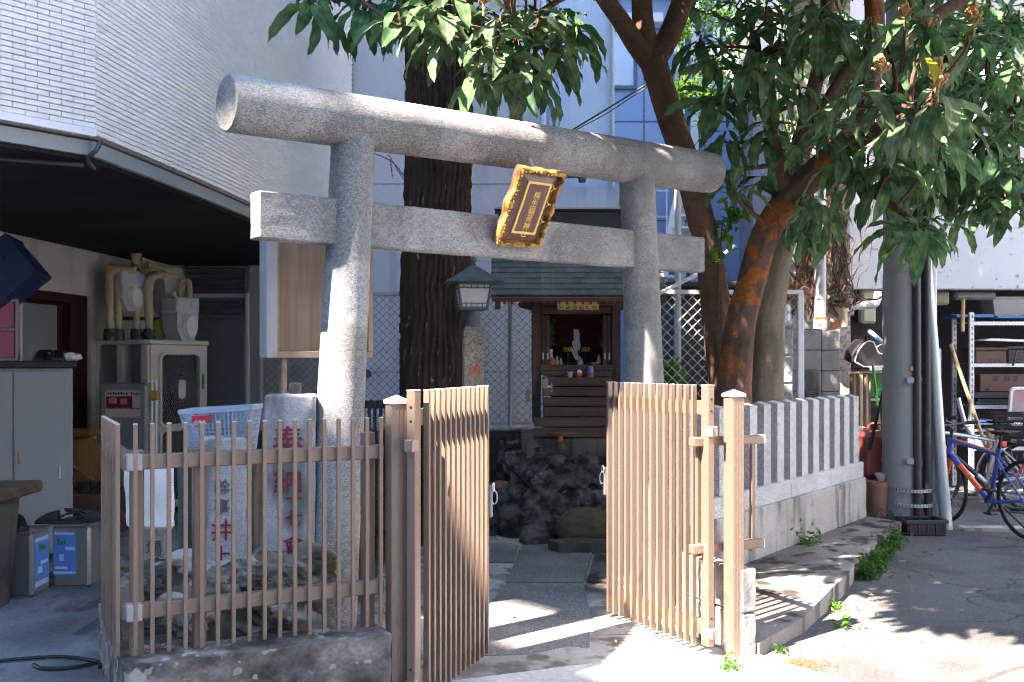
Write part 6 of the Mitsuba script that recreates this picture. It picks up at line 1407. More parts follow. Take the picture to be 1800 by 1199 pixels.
# ---- bicycles
def wheel(k, c, R, Mb, tyre=.016):
    t = np.linspace(0, 2 * math.pi, 49)
    w = obj('wheel', cat([tube(np.c_[c[0] + (R - .03) * np.cos(t), 0 * t, c[1] + (R - .03) * np.sin(t)], .009, 6, False), lathe([(0, -.04), (.018, -.04), (.014, 0), (.018, .04), (0, .04)], 12).apply_transform(trimesh.transformations.translation_matrix((c[0], 0, c[1])) @ trimesh.transformations.rotation_matrix(math.pi / 2, [1, 0, 0]))]), 'dark_metal', k, Mb)
    obj('tyre', tube(np.c_[c[0] + (R - tyre) * np.cos(t), 0 * t, c[1] + (R - tyre) * np.sin(t)], tyre, 8, False), 'rubber', w, Mb, smooth=60)
    obj('spokes', cat([tube([(c[0] + .016 * math.cos(a + .9 * s), s * .03, c[1] + .016 * math.sin(a + .9 * s)), (c[0] + (R - .035) * math.cos(a), 0, c[1] + (R - .035) * math.sin(a))], .0012, 3, False) for i, a in enumerate(np.linspace(0, 2 * math.pi, 28, endpoint=False)) for s in ((-1) ** i,)]), 'chrome', w, Mb, kind='stuff')
def bicycle(label, M, cf_, cdn, cst, city=False):
    k = thing('bicycle', label, 'bicycle')
    R = .340
    wheel(k, (0, R), R, M); wheel(k, (1.02, R), R, M)
    bbp, ht, hb, stt = (.425, .275), (.855, .80), (.885, .665), (.30, .74)
    P2 = lambda a, y=0: (a[0], y, a[1])
    obj('down_tube', tube([P2(hb), ((hb[0] * .72 + bbp[0] * .28), 0, hb[1] * .72 + bbp[1] * .28)], .024, 12), cf_, k, M, smooth=60)
    obj('down_tube', tube([((hb[0] * .72 + bbp[0] * .28), 0, hb[1] * .72 + bbp[1] * .28), ((hb[0] * .2 + bbp[0] * .8), 0, hb[1] * .2 + bbp[1] * .8)], .0245, 12), cdn, k, M, smooth=60)
    obj('down_tube', tube([((hb[0] * .2 + bbp[0] * .8), 0, hb[1] * .2 + bbp[1] * .8), P2(bbp)], .024, 12), cf_, k, M, smooth=60)
    if not city: obj('top_tube', tube([P2((.862, .775)), P2((.315, .69))], .018, 12), cf_, k, M, smooth=60); obj('top_tube_stripe', tube([(.80, -.006, .775), (.36, -.006, .706)], .0155, 8), cdn, k, M)
    else: obj('top_tube', tube([P2((.87, .70)), P2((.38, .42))], .018, 12), cf_, k, M, smooth=60)
    obj('seat_tube', tube([P2(bbp), P2(stt)], .019, 12), cst, k, M, smooth=60)
    obj('head_tube', tube([P2(ht), P2(hb)], .024, 12), cf_, k, M, smooth=60)
    for s in (-1, 1):
        obj('chain_stay', tube([P2(bbp, s * .02), (.22, s * .05, .30), (0, s * .06, R)], .010, 8), cf_, k, M, smooth=60)
        obj('seat_stay', tube([P2((.315, .66), s * .015), (.16, s * .05, .50), (0, s * .06, R)], .008, 8), cf_, k, M, smooth=60)
        obj('fork', tube([P2((.89, .655), s * .03), (.95, s * .05, .50), (1.02, s * .05, R)], [.016, .014, .010], 8), cdn, k, M, smooth=60)
    obj('seat_post', tube([P2(stt), P2((.272, .86))], .013, 10), 'black_plastic', k, M)
    obj('saddle', hull([(.12, s * .075, .895) for s in (-1, 1)] + [(.20, s * .07, .90) for s in (-1, 1)] + [(.40, s * .016, .89) for s in (-1, 1)] + [(.14, s * .04, .86) for s in (-1, 1)] + [(.38, 0, .865)]), 'black_plastic', k, M, smooth=50)
    obj('stem', tube([P2(ht), (.835, 0, .87), (.88, 0, .90)], .015, 10), 'black_plastic', k, M)
    if city: hbz = [(.74, -.28, 1.0), (.84, -.27, 1.02), (.92, -.18, 1.03), (.90, 0, .94), (.92, .18, 1.03), (.84, .27, 1.02), (.74, .28, 1.0)]
    else: hbz = [(.84, -.29, .92), (.87, -.18, .915), (.885, 0, .905), (.87, .18, .915), (.84, .29, .92)]
    obj('handlebar', tube(smooth_path(hbz, 5), .012, 8), 'chrome' if city else 'black_plastic', k, M, smooth=60)
    for s in (-1, 1):
        a = np.array(hbz[0 if s < 0 else -1]); b = np.array(hbz[1 if s < 0 else -2])
        obj('grip', tube([a, a + (b - a) * .9], .017, 10), 'rubber', k, M, smooth=60)
        obj('brake_lever', tube(smooth_path([a + (b - a) * .95 + np.array([.02, 0, -.01]), a + (b - a) * .6 + np.array([.06, 0, -.03]), a + np.array([.06, 0, -.05])], 4), .006, 6), 'chrome', k, M)
    obj('chainring', tube(np.c_[.425 + .085 * np.cos(np.linspace(0, 6.283, 33)), np.full(33, -.045), .275 + .085 * np.sin(np.linspace(0, 6.283, 33))], .006, 6, False), 'dark_metal', k, M)
    obj('crank', cat([bar((.425, -.055, .275), (.52, -.055, .15), .012, .022), bar((.425, .055, .275), (.33, .055, .40), .012, .022), cbox(.48, .57, -.14, -.06, .138, .16, .004), cbox(.28, .37, .06, .14, .39, .412, .004)]), 'black_plastic', k, M)
    obj('chain', cat([tube([(.425, -.045, .36), (.01, -.045, R + .035)], .005, 4), tube([(.425, -.045, .19), (.03, -.045, R - .12), (.0, -.045, R - .035)], .005, 4)]), 'dark_metal', k, M)
    obj('derailleur', cat([cbox(-.015, .015, -.07, -.04, R - .16, R - .04, .004), lathe([(0, 0), (.045, 0), (.03, .03), (0, .03)], 16).apply_transform(trimesh.transformations.translation_matrix((0, -.03, R)) @ trimesh.transformations.rotation_matrix(math.pi / 2, [1, 0, 0]))]), 'black_plastic', k, M)
    obj('kickstand', tube([(.36, -.04, .27), (.27, -.16, .10), (.22, -.22, .008)], .010, 8), 'black_plastic', k, M)
    obj('rear_reflector', cbox(.235, .262, -.03, .03, .76, .81, .008), 'red', k, M)
    obj('lock_coil', tube(smooth_path([(.33, -.03, .55), (.36, -.04, .47), (.39, -.03, .52), (.36, -.04, .60), (.33, -.03, .55)], 5), .012, 6), 'dark_metal', k, M)
    if city:
        ms = []
        b0, b1, hh_ = .95, 1.24, .22
        lo = [(b0 + .02, -.13, .74), (b1 - .03, -.13, .74), (b1 - .03, .13, .74), (b0 + .02, .13, .74)]; hi = [(b0, -.17, .97), (b1, -.17, .97), (b1, .17, .97), (b0, .17, .97)]
        for i in range(4): ms += basket_wall(lo[i], lo[(i + 1) % 4], hi[i], hi[(i + 1) % 4], 7, 9)
        ms += [bar(hi[i], hi[(i + 1) % 4], .012, .02) for i in range(4)] + [box(b0 + .02, b1 - .03, -.13, .13, .735, .742)]
        for i in range(4):                       # broad slats of the plastic basket
            for s_ in (.15, .4, .65, .88):
                a_, b_ = np.array(lo[i]) * (1 - s_) + np.array(hi[i]) * s_, np.array(lo[(i + 1) % 4]) * (1 - s_) + np.array(hi[(i + 1) % 4]) * s_
                ms.append(bar(a_, b_, .003, .030))
        obj('basket', cat(ms), 'black_plastic', k, M, label='black slatted front basket')
        obj('mudguard', tube([(1.02 + .365 * math.cos(a), 0, R + .365 * math.sin(a)) for a in np.linspace(.1, 3.0, 20)], .016, 6), 'chrome', k, M, smooth=60)
        obj('headlamp', lathe([(0, 0), (.03, 0), (.028, .05), (0, .06)], 14), 'chrome', k, M @ M4((1.03, .05, .70), 0, (1.57, [0, 1, 0])))
    return k
bang = math.atan2(.94, -.326)
bicycle('blue and orange sports bicycle on its stand at the right, wheel nearest the road', M4((4.276, 8.44, .0), bang, (-.05, [1, 0, 0])), 'frame_blue', 'frame_orange', 'frame_blue')
bicycle('red city bicycle with a black front basket behind the blue bicycle', M4((5.95, 9.75, .0), math.pi - .38, (.06, [1, 0, 0])), 'frame_red', 'frame_red', 'frame_red', True)
bicycle('grey bicycle half hidden behind the steel pole, its black handlebar raised', M4((5.15, 10.2, .0), math.pi + .05, (.08, [1, 0, 0])), 'pale_metal', 'dark_metal', 'grey_metal')

dsf = thing('dark_slat_fence', 'short black slatted fence between the left pillar and the old trunk', 'fence')
for i in range(7): obj('slat', box(-1.10 + i * .042, -1.078 + i * .042, 7.5, 7.52, .05, 1.19), 'black_pipe', dsf)
obj('rail', cbox(-1.12, -.80, 7.521, 7.545, 1.14, 1.20, .004), 'black_pipe', dsf)
obj('rail', cbox(-1.12, -.80, 7.521, 7.545, .2, .25, .004), 'black_pipe', dsf)
obj('post', cbox(-1.16, -1.122, 7.49, 7.53, 0, 1.22, .004), 'black_pipe', dsf)

an = thing('dark_annex', 'low dark wall added for the shaded interior behind the bright chain-link panel', 'building')
obj('wall', box(1.45, 2.60, 10.7, 11.2, -.05, 2.25), 'dark_brick', an)  # added dark wall, stands in for a shaded interior behind the mesh
obj('roof', cbox(1.40, 2.64, 10.6, 11.25, 2.251, 2.31, .01), 'dark_metal', an)
for i in range(4): obj('shutter', cbox(1.50 + i * .27, 1.75 + i * .27, 10.68, 10.699, .3, 2.1, .004), ('window_frame', 'dark_case', 'dark_metal', 'window_frame')[i], an)
obj('pipe', tube([(1.72, 10.62, 0), (1.72, 10.62, 5.2)], .035, 12), 'pole_light', an, smooth=50)

# ================================================================== big old trunk behind the torii
def trunk_mesh(path, sides, amp, fz, seed, ridges=0):
    """path rows: x, y, z, r; displaced bark"""
    p = smooth_path(path, 10)
    L = np.concatenate([[0], np.cumsum(np.linalg.norm(np.diff(p[:, :3], axis=0), axis=1))])
    n = max(8, int(L[-1] / .022))
    s = np.linspace(0, L[-1], n)
    q = np.stack([np.interp(s, L, p[:, k]) for k in range(4)], -1)
    m = tube(q[:, :3], q[:, 3], sides)
    v = np.array(m.vertices); k = n * sides
    c = np.repeat(q[:, :3], sides, 0); rad = v[:k] - c
    a = np.tile(np.arange(sides) * 2 * np.pi / sides, n); ss = np.repeat(s, sides)
    u = np.stack([np.cos(a) * 2.2, np.sin(a) * 2.2, ss * fz], -1)
    d = amp * (meshkit.fbm(u + seed, 3, seed) - .5) * 2
    if ridges:
        w = a * ridges / (2 * np.pi) + 1.0 * (meshkit.fbm(np.stack([np.cos(a) * 1.5, np.sin(a) * 1.5, ss * 2.6], -1) + 5, 3, seed + 2) - .5) * 2
        rr = np.abs((w % 1) - .5) * 2
        brk = meshkit.fbm(np.stack([np.cos(a) * 9, np.sin(a) * 9, ss * 5], -1), 3, seed + 5)
        d += amp * 1.2 * (np.clip(rr * (1.5 - brk), 0, .7) - .35) * (.35 + 1.3 * brk) + amp * 1.3 * (meshkit.fbm(np.stack([np.cos(a) * 14, np.sin(a) * 14, ss * 11], -1), 3, seed + 9) - .5)
    v[:k] = c + rad * (1 + d / np.linalg.norm(rad, axis=1))[:, None]
    return trimesh.Trimesh(v, m.faces, process=False)
gk = thing('old_tree', 'massive dark furrowed tree trunk behind the torii', 'tree')
obj('trunk', trunk_mesh([(-.655, 8.5, -.05, .345), (-.650, 8.5, .6, .315), (-.645, 8.5, 1.2, .290), (-.63, 8.5, 2.0, .272), (-.615, 8.5, 3.0, .262), (-.60, 8.5, 4.2, .25), (-.58, 8.5, 6.5, .2)], 220, .036, .9, 3, 34), 'ginkgo_bark', gk, smooth=45)
obj('limb', cat([trunk_mesh([(-.58, 8.5, 5.2, .12), (-1.2, 8.3, 6.4, .09), (-1.9, 8.2, 7.4, .05)], 20, .008, 2, 5), trunk_mesh([(-.58, 8.5, 5.6, .12), (.1, 8.8, 6.8, .09), (.7, 9.0, 7.8, .05)], 20, .008, 2, 6), trunk_mesh([(-.58, 8.5, 6.4, .19), (-.5, 8.5, 7.6, .12), (-.4, 8.6, 8.8, .05)], 24, .01, 2, 7)]), 'ginkgo_bark', gk, smooth=45)
r = np.random.default_rng(4)
cen = np.array([(-1.8, 8.2, 7.2), (-1.1, 8.3, 6.6), (.6, 9.0, 7.6), (-.4, 8.6, 8.6), (.1, 8.8, 7.2), (-.8, 8.4, 7.8)])
c = cen[r.integers(0, 6, 2600)] + r.normal(0, .42, (2600, 3)); c[:, 2] = np.maximum(c[:, 2], 5.6)
a = r.normal(0, 1, c.shape); a /= np.linalg.norm(a, axis=1, keepdims=True); b = np.cross(a, r.normal(0, 1, c.shape)); b /= np.linalg.norm(b, axis=1, keepdims=True)
V = np.stack([c - a * .05, c + b * .05, c + a * .05, c - b * .05], 1).reshape(-1, 3); i4 = np.arange(2600)[:, None] * 4
obj('crown', trimesh.Trimesh(V, np.vstack([i4 + [0, 1, 2], i4 + [0, 2, 3]]), process=False), 'bright_leaf', gk, kind='stuff')
tw = []
for pts in ([(-1.116, 8.200, 3.158), (-0.945, 8.100, 3.061), (-0.862, 8.250, 2.967)], [(-0.976, 8.100, 3.120), (-0.906, 8.150, 3.003), (-0.853, 8.250, 2.921)], [(-0.945, 8.100, 2.940), (-0.963, 8.100, 3.084)]):
    tw.append(tube(smooth_path(pts, 4), .004, 4))
obj('twig', cat(tw), 'loquat_bark', gk)

# ================================================================== loquat trees
def leaf_mesh(kind):
    """a loquat leaf one unit long, base at the origin, growing along +x and curving down; midrib fold and wavy margin"""
    n = 11
    t = np.linspace(0, 1, n)
    e0, e1 = {0: (.45, -1.25), 1: (.10, -1.50), 2: (.6, -.75), 3: (1.15, .55)}[kind]
    e = e0 + (e1 - e0) * t ** .55
    x = np.concatenate([[0], np.cumsum(np.cos(e[:-1]) * np.diff(t))]); z = np.concatenate([[0], np.cumsum(np.sin(e[:-1]) * np.diff(t))])
    w = .112 * np.sin(np.pi * np.clip((t - .04) / .96, 0, 1) ** 1.15) ** .85; w[0] = w[1] = .008; w[-1] = .002
    V, uv = [], []
    for i in range(n):
        nx, nz = -math.sin(e[i]), math.cos(e[i])
        for j, (s, f) in enumerate(((-1, .30), (-.5, .12), (0, 0), (.5, .12), (1, .30))):
            wav = .018 * math.sin(i * 2.4 + s * 1.3) * abs(s)
            h = w[i] * abs(s) * f * .9 + wav
            V.append((x[i] + nx * h, s * w[i], z[i] + nz * h)); uv.append((.5 + s / 2, t[i]))
    F = []
    for i in range(n - 1):
        for j in range(4):
            a = i * 5 + j; F += [[a, a + 5, a + 6], [a, a + 6, a + 1]]
    return trimesh.Trimesh(V, F, process=False), np.array(uv)
LEAVES = [leaf_mesh(k) for k in range(4)]
def leafply(k, m): return PLY(LEAVES[k][0], m, smooth=True, uv=LEAVES[k][1])
LP = {(k, m): leafply(k, m) for k in range(4) for m in ('loquat_leaf', 'young_leaf', 'new_leaf')}
LP[(0, 'yellow_leaf')] = leafply(0, 'yellow_leaf')

def tree(label, barkm, trunk_paths, limb_paths, rosettes, seed, panicles=(), crown_extra=()):
    r = random.Random(seed)
    k = thing('loquat_tree', label, 'tree')
    sk = []
    for p in trunk_paths:
        obj('trunk', trunk_mesh(p, 56, .014, 2.2, seed), barkm, k, smooth=60)
        sk.append(smooth_path(p, 10))
    for p in limb_paths:
        obj('limb', trunk_mesh(p, 26, .006, 3.0, seed + 3), 'loquat_bark' if (barkm == 'orange_bark' and p[0][3] < .07) or barkm == 'grey_bark' else barkm, k, smooth=60)
        sk.append(smooth_path(p, 10))
    S = np.vstack(sk)
    twigs, leaves = [], []
    allr = [(np.array(q), 1) for q in rosettes] + [(np.array(q), 0) for q in crown_extra]
    for c, vis in allr:
        d = np.linalg.norm((S[:, :3] - c) * np.array([1, 1, 1.0]) + np.array([0, 0, .15]), axis=1) + (S[:, 2] > c[2] + .2) * .1
        j = S[int(np.argmin(d))]
        mid = (j[:3] + c) / 2 + np.array([r.uniform(-.06, .06), r.uniform(-.06, .06), -.04])
        twigs.append(tube(smooth_path([j[:3], mid, c - np.array([0, 0, .08]), c], 4), np.interp(np.linspace(0, 1, 13), [0, .6, 1], [min(.020, j[3] * .6), .010, .007]), 6))
        n = r.randint(8, 11) if vis else 12; a0 = r.uniform(0, 6.28)
        tx, ty = r.gauss(0, .22), r.gauss(0, .22)
        for i in range(n):
            az = a0 + i * 2.4
            L = r.uniform(.26, .42) if i > 2 else r.uniform(.17, .27)
            kind = (0, 1, 1)[i % 3] if r.random() < .9 else 2
            if i < 2 and r.random() < .5: kind = 2
            M = M4(c - np.array([0, 0, .012 * i])) @ trimesh.transformations.euler_matrix(tx + r.gauss(0, .12), ty + r.gauss(0, .12), az) @ np.diag([L, L * r.uniform(.85, 1.25), L, 1])
            fresh = any(np.linalg.norm(c - np.array(q[0])) < .42 for q in panicles) and vis  # leaves near the panicles get the colour with sunlight painted in
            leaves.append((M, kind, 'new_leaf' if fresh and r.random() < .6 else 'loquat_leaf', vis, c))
        if r.random() < .28:
            for i in range(2):
                L = r.uniform(.08, .13)
                leaves.append((M4(c) @ trimesh.transformations.euler_matrix(0, 0, r.uniform(0, 6.28)) @ np.diag([L, L * .6, L, 1]), 3, 'young_leaf', vis, c))
    obj('twig', cat(twigs), 'loquat_bark', k, smooth=60, kind='stuff')
    def score(l):
        x, y, z = l[4]
        inside = abs(x / y) < .52 and -.36 < (z - 1.5) / y < .37
        return (0 if inside and l[3] else 1, y)
    leaves.sort(key=score)
    for M, kind, m, vis, c in leaves[:300]:
        inst('leaf', LP[(kind, m)], k, M)
    for m in ('loquat_leaf', 'young_leaf', 'new_leaf'):
        V, F, U = [], [], []; o = 0
        for M, kind, mm, vis, c in leaves[300:]:
            if mm != m: continue
            lm, uv = LEAVES[kind]
            V.append((np.c_[lm.vertices, np.ones(len(lm.vertices))] @ M.T)[:, :3]); F.append(lm.faces + o); U.append(uv); o += len(lm.vertices)
        if V: put('foliage', PLY(trimesh.Trimesh(np.vstack(V), np.vstack(F), process=False), m, smooth=True, uv=np.vstack(U)), k, kind='stuff')
    for c, h in panicles:
        c = np.array(c); ms = []
        for i in range(46):
            t = r.random(); rad = h * .34 * (1 - t * .7)
            b = trimesh.creation.icosphere(1, r.uniform(.008, .014)); off = np.array([r.gauss(0, rad * .6), r.gauss(0, rad * .6), h * (.25 + t * .8)]); b.apply_translation(c + off); ms.append(b)
            ms.append(tube([c + np.array([0, 0, h * .2 * t]), c + off], .004, 4, False))
        ms.append(tube([c - np.array([0, 0, .06]), c + np.array([0, 0, h * .9])], .008, 6))
        obj('flower_panicle', wobble(cat(ms), .002, 60), 'panicle', k, kind='stuff')
    return k

def pos(lst): return [np.array(q) for q in lst]
# brown forked tree: trunk, three limbs, crown spreading left over the torii and forward over the gate
R1 = pos([(-1.218, 6.174, 3.719), (-1.076, 6.245, 3.762), (-0.907, 6.277, 3.721), (-0.820, 6.365, 3.700), (-0.694, 6.244, 3.727), (-0.582, 6.353, 3.713), (-0.420, 5.817, 3.494), (-0.338, 6.079, 3.550), (-0.248, 6.366, 3.611), (-0.481, 6.189, 3.742), (-0.176, 6.341, 3.691), (-0.065, 5.868, 3.479), (0.017, 6.081, 3.433), (0.149, 5.948, 3.522), (0.289, 6.126, 3.600), (0.375, 6.144, 3.555), (-0.097, 5.808, 3.297), (-0.165, 5.930, 3.220), (0.017, 5.968, 3.247), (0.141, 6.350, 3.483), (0.209, 6.259, 3.385), (0.278, 5.896, 3.341), (-0.105, 6.278, 3.251), (0.114, 5.883, 3.157), (0.086, 6.170, 3.667), (-0.326, 5.876, 3.612), (-0.645, 5.801, 3.472), (-0.615, 6.323, 3.597), (-0.395, 5.926, 3.416)])
X1 = []
rr1 = random.Random(21)
while len(X1) < 400:                              # crown above the frame, from the gate back to the fork
    s, p = rr1.uniform(2.2, 7.0), rr1.uniform(.9, 4.9)
    if (p > 3.0 and s < 2.98) or (p > 4.1 and s < 3.5) or (s > 6 and p < 3.3): continue
    xy = E_S * s + E_P * p
    z = max(3.45, 1.5 + .36 * xy[1] + .36) + rr1.uniform(0, .9)
    if s + z / 1.23 < 5.1 + (3.2 - p) * 1.18: continue                                  # the near part of the road stays in the sun
    if abs(p - 2.75) < .62 and s < 5.5 and z > 2.9 + 1.23 * (5.37 - s) - .50: continue      # sun reaches the flowering shoots below
    X1.append(np.array([xy[0], xy[1], z]))
for i in range(60):
    X1.append(np.array([rr1.uniform(-.9, 1.9), rr1.uniform(6.3, 8.2), rr1.uniform(4.7, 5.9)]))
tree('brown-barked loquat tree forking into three limbs behind the torii beam', 'loquat_bark',
     [[(*(1.619, 7.650, 1.126), .14), (*(1.556, 7.650, 1.636), .118), (*(1.461, 7.600, 2.268), .098), (*(1.300, 7.500, 2.842), .098), (*(1.138, 7.420, 3.281), .095), (*(1.017, 7.380, 3.661), .10)]],
     [[(*(1.009, 7.380, 3.632), .085), (*(0.889, 7.340, 3.759), .075), (*(0.785, 7.280, 3.894), .066), (*(0.648, 7.200, 4.048), .060), (*(0.470, 7.050, 4.249), .05), (.15, 6.8, 4.5, .04), (-.6, 6.4, 4.7, .025)],
      [(*(1.009, 7.380, 3.640), .085), (*(0.951, 7.380, 3.886), .078), (*(0.928, 7.360, 4.166), .072), (*(0.884, 7.300, 4.671), .055), (.8, 7.2, 5.6, .03)],
      [(*(1.025, 7.380, 3.648), .09), (*(1.135, 7.400, 3.843), .082), (*(1.237, 7.420, 4.105), .076), (*(1.340, 7.420, 4.435), .06), (1.6, 7.4, 5.4, .035)],
      [(*(0.928, 7.360, 4.166), .05), (1.0, 6.6, 4.6, .04), (.9, 5.7, 4.4, .034), (.75, 4.8, 4.3, .028), (.4, 4.0, 4.2, .02)],
      [(*(0.648, 7.200, 4.048), .04), (*(0.409, 6.700, 3.890), .022), (*(0.175, 6.300, 3.642), .016), (*(0.017, 6.100, 3.438), .012)],
      [(*(0.470, 7.050, 4.249), .04), (*(-0.178, 6.400, 3.960), .03), (*(-0.667, 6.000, 3.773), .022), (*(-0.999, 5.800, 3.665), .015)]],
     R1, 31, panicles=[((-0.167, 6.000, 3.573), .10), ((-0.207, 6.000, 3.157), .08)], crown_extra=X1)
# orange mossy tree: leaning trunk, bright crown at right
R2 = pos([(1.254, 6.800, 3.653), (1.347, 6.700, 3.488), (1.587, 6.800, 3.736), (1.547, 6.600, 3.458), (1.656, 6.700, 3.797), (1.867, 6.400, 3.765), (1.890, 6.300, 3.624), (1.776, 6.800, 3.661), (1.917, 6.900, 3.597), (1.476, 6.900, 3.348), (1.738, 6.800, 3.359), (1.964, 7.000, 3.374), (1.361, 7.000, 3.316), (1.731, 7.000, 3.122), (1.479, 7.100, 3.086), (1.519, 7.100, 2.731), (1.784, 7.300, 2.806), (1.860, 7.200, 3.028), (1.420, 7.200, 2.888), (2.035, 5.900, 3.106), (1.967, 6.000, 3.057), (2.302, 5.600, 2.968), (2.256, 5.800, 2.924), (2.163, 5.900, 3.014), (2.422, 5.700, 2.947), (2.377, 6.200, 3.591), (2.514, 6.200, 3.539), (2.524, 6.400, 3.480), (2.383, 6.500, 3.566), (2.345, 6.700, 3.741), (2.127, 6.600, 3.634), (2.711, 6.100, 3.438), (2.750, 6.600, 3.414), (2.027, 6.400, 3.036), (2.240, 6.300, 2.872), (2.560, 6.400, 2.894), (2.744, 6.500, 2.879), (2.127, 6.600, 2.857), (2.292, 6.600, 2.820), (2.419, 6.500, 2.789), (2.233, 6.700, 2.699), (2.383, 6.600, 2.699), (2.489, 6.400, 2.403), (2.603, 6.400, 2.368), (2.411, 6.400, 2.353), (2.485, 6.300, 2.305), (2.066, 6.700, 2.996), (2.042, 7.000, 2.616)])
X2 = []
rr2 = random.Random(22)
for i in range(60): X2.append(np.array([rr2.uniform(1.4, 3.6), rr2.uniform(6.4, 8.8), rr2.uniform(4.4, 5.9)]))
tree('orange-mossed leaning loquat tree with sunlit flowering shoots', 'orange_bark',
     [[(*(1.569, 7.300, 1.062), .140), (*(1.598, 7.300, 1.427), .116), (*(1.638, 7.300, 1.792), .107), (*(1.724, 7.300, 2.116), .100), (*(1.800, 7.250, 2.386), .102), (*(1.940, 7.200, 2.620), .100), (*(2.098, 7.100, 2.790), .098), (*(2.256, 7.000, 2.939), .088)]],
     [[(*(2.256, 7.000, 2.939), .085), (*(2.392, 7.000, 3.141), .075), (*(2.462, 7.000, 3.491), .070), (*(2.477, 7.000, 3.880), .066), (*(2.450, 7.000, 4.269), .055), (2.5, 7.1, 5.2, .03)],
      [(*(2.217, 7.000, 2.908), .06), (*(2.383, 6.500, 2.988), .045), (*(2.433, 6.000, 2.940), .030), (*(2.375, 5.700, 2.947), .018)],
      [(*(2.462, 7.000, 3.530), .06), (*(2.722, 7.000, 3.724), .05), (*(3.067, 6.900, 3.942), .04), (*(3.412, 6.900, 4.114), .03)],
      [(*(1.940, 7.200, 2.628), .05), (*(1.854, 7.100, 2.888), .04), (*(1.731, 7.000, 3.258), .03), (*(1.648, 6.900, 3.693), .02)],
      [(*(2.130, 7.100, 2.810), .05), (*(2.267, 6.800, 2.679), .035), (*(2.456, 6.500, 2.446), .022), (*(2.524, 6.400, 2.360), .015)]],
     R2, 32, panicles=[((2.327, 5.600, 2.968), .17), ((2.752, 6.100, 3.479), .14), ((2.124, 5.900, 3.145), .10), ((2.377, 6.200, 3.556), .13), ((2.521, 6.200, 3.505), .12)], crown_extra=X2)
R3 = pos([(3.336, 7.600, 3.620), (3.593, 7.700, 3.776), (3.716, 7.600, 3.915), (3.729, 7.500, 3.592), (3.631, 7.600, 3.451), (3.508, 7.700, 3.348), (3.708, 7.500, 3.217), (3.636, 7.700, 3.134), (3.467, 7.800, 3.069), (3.716, 7.600, 2.944), (3.593, 7.700, 2.835), (3.467, 7.900, 2.869), (3.292, 7.900, 2.825), (3.336, 7.900, 3.396), (3.289, 8.000, 3.731), (3.150, 8.100, 3.714), (2.880, 8.100, 3.669), (2.356, 8.000, 3.420), (2.210, 7.800, 3.112), (2.111, 7.600, 2.733), (1.994, 7.400, 2.515), (2.231, 7.300, 2.583), (3.293, 7.800, 4.152), (3.553, 7.800, 4.109), (3.807, 7.700, 4.161), (3.640, 7.800, 4.282), (3.033, 7.800, 4.282), (2.458, 7.900, 4.186), (1.975, 7.900, 4.274), (1.756, 7.900, 4.274), (3.120, 7.800, 3.069), (2.430, 8.100, 4.074), (2.667, 8.000, 3.909), (3.800, 7.600, 2.733), (3.467, 8.000, 2.620), (3.625, 7.500, 4.092), (3.700, 7.400, 3.358), (3.458, 7.500, 2.967), (3.440, 7.200, 3.508), (3.305, 7.300, 3.455), (3.520, 7.200, 3.188), (3.407, 7.300, 3.820), (3.248, 7.400, 3.235), (3.386, 7.300, 3.090), (3.560, 7.200, 2.948), (3.528, 7.300, 2.684), (3.417, 7.500, 2.675), (3.248, 7.400, 3.852), (3.511, 7.100, 3.598), (3.167, 7.600, 3.028), (3.251, 7.600, 2.902), (3.600, 7.200, 2.828), (3.467, 7.300, 2.887), (3.638, 9.072, 3.051), (3.590, 8.739, 3.028), (4.229, 9.141, 4.366), (4.222, 9.094, 3.081), (3.447, 8.366, 3.883), (3.330, 8.501, 4.383), (4.018, 8.878, 4.612), (3.763, 9.019, 4.154), (3.788, 8.681, 4.045), (4.277, 9.175, 4.626), (3.394, 9.045, 3.432), (3.209, 8.566, 3.271), (3.706, 8.247, 4.382), (3.328, 8.397, 2.978), (4.324, 9.142, 3.152), (3.648, 8.725, 3.996), (4.256, 8.948, 4.465), (3.941, 8.237, 3.094), (4.256, 8.541, 4.356), (3.874, 8.540, 3.061), (4.217, 8.512, 3.638), (3.431, 8.278, 4.137), (3.606, 9.197, 3.567), (3.617, 9.187, 4.644), (3.741, 8.437, 3.835), (3.907, 8.656, 3.228), (3.906, 9.116, 4.608), (3.404, 9.038, 3.856), (3.565, 9.150, 3.485), (3.790, 8.307, 3.217), (2.864, 8.876, 4.526), (2.806, 8.999, 4.279), (3.041, 8.563, 3.672), (2.805, 8.583, 3.900), (2.591, 8.317, 4.112), (2.854, 8.968, 3.763), (2.860, 8.471, 4.075), (2.611, 8.826, 4.394)])
X3 = []
for i in range(150):
    s, p = rr2.uniform(7.6, 9.7), rr2.uniform(4.5, 6.2)
    X3.append(np.array([*(E_S * s + E_P * p), rr2.uniform(5.3, 6.5)]))
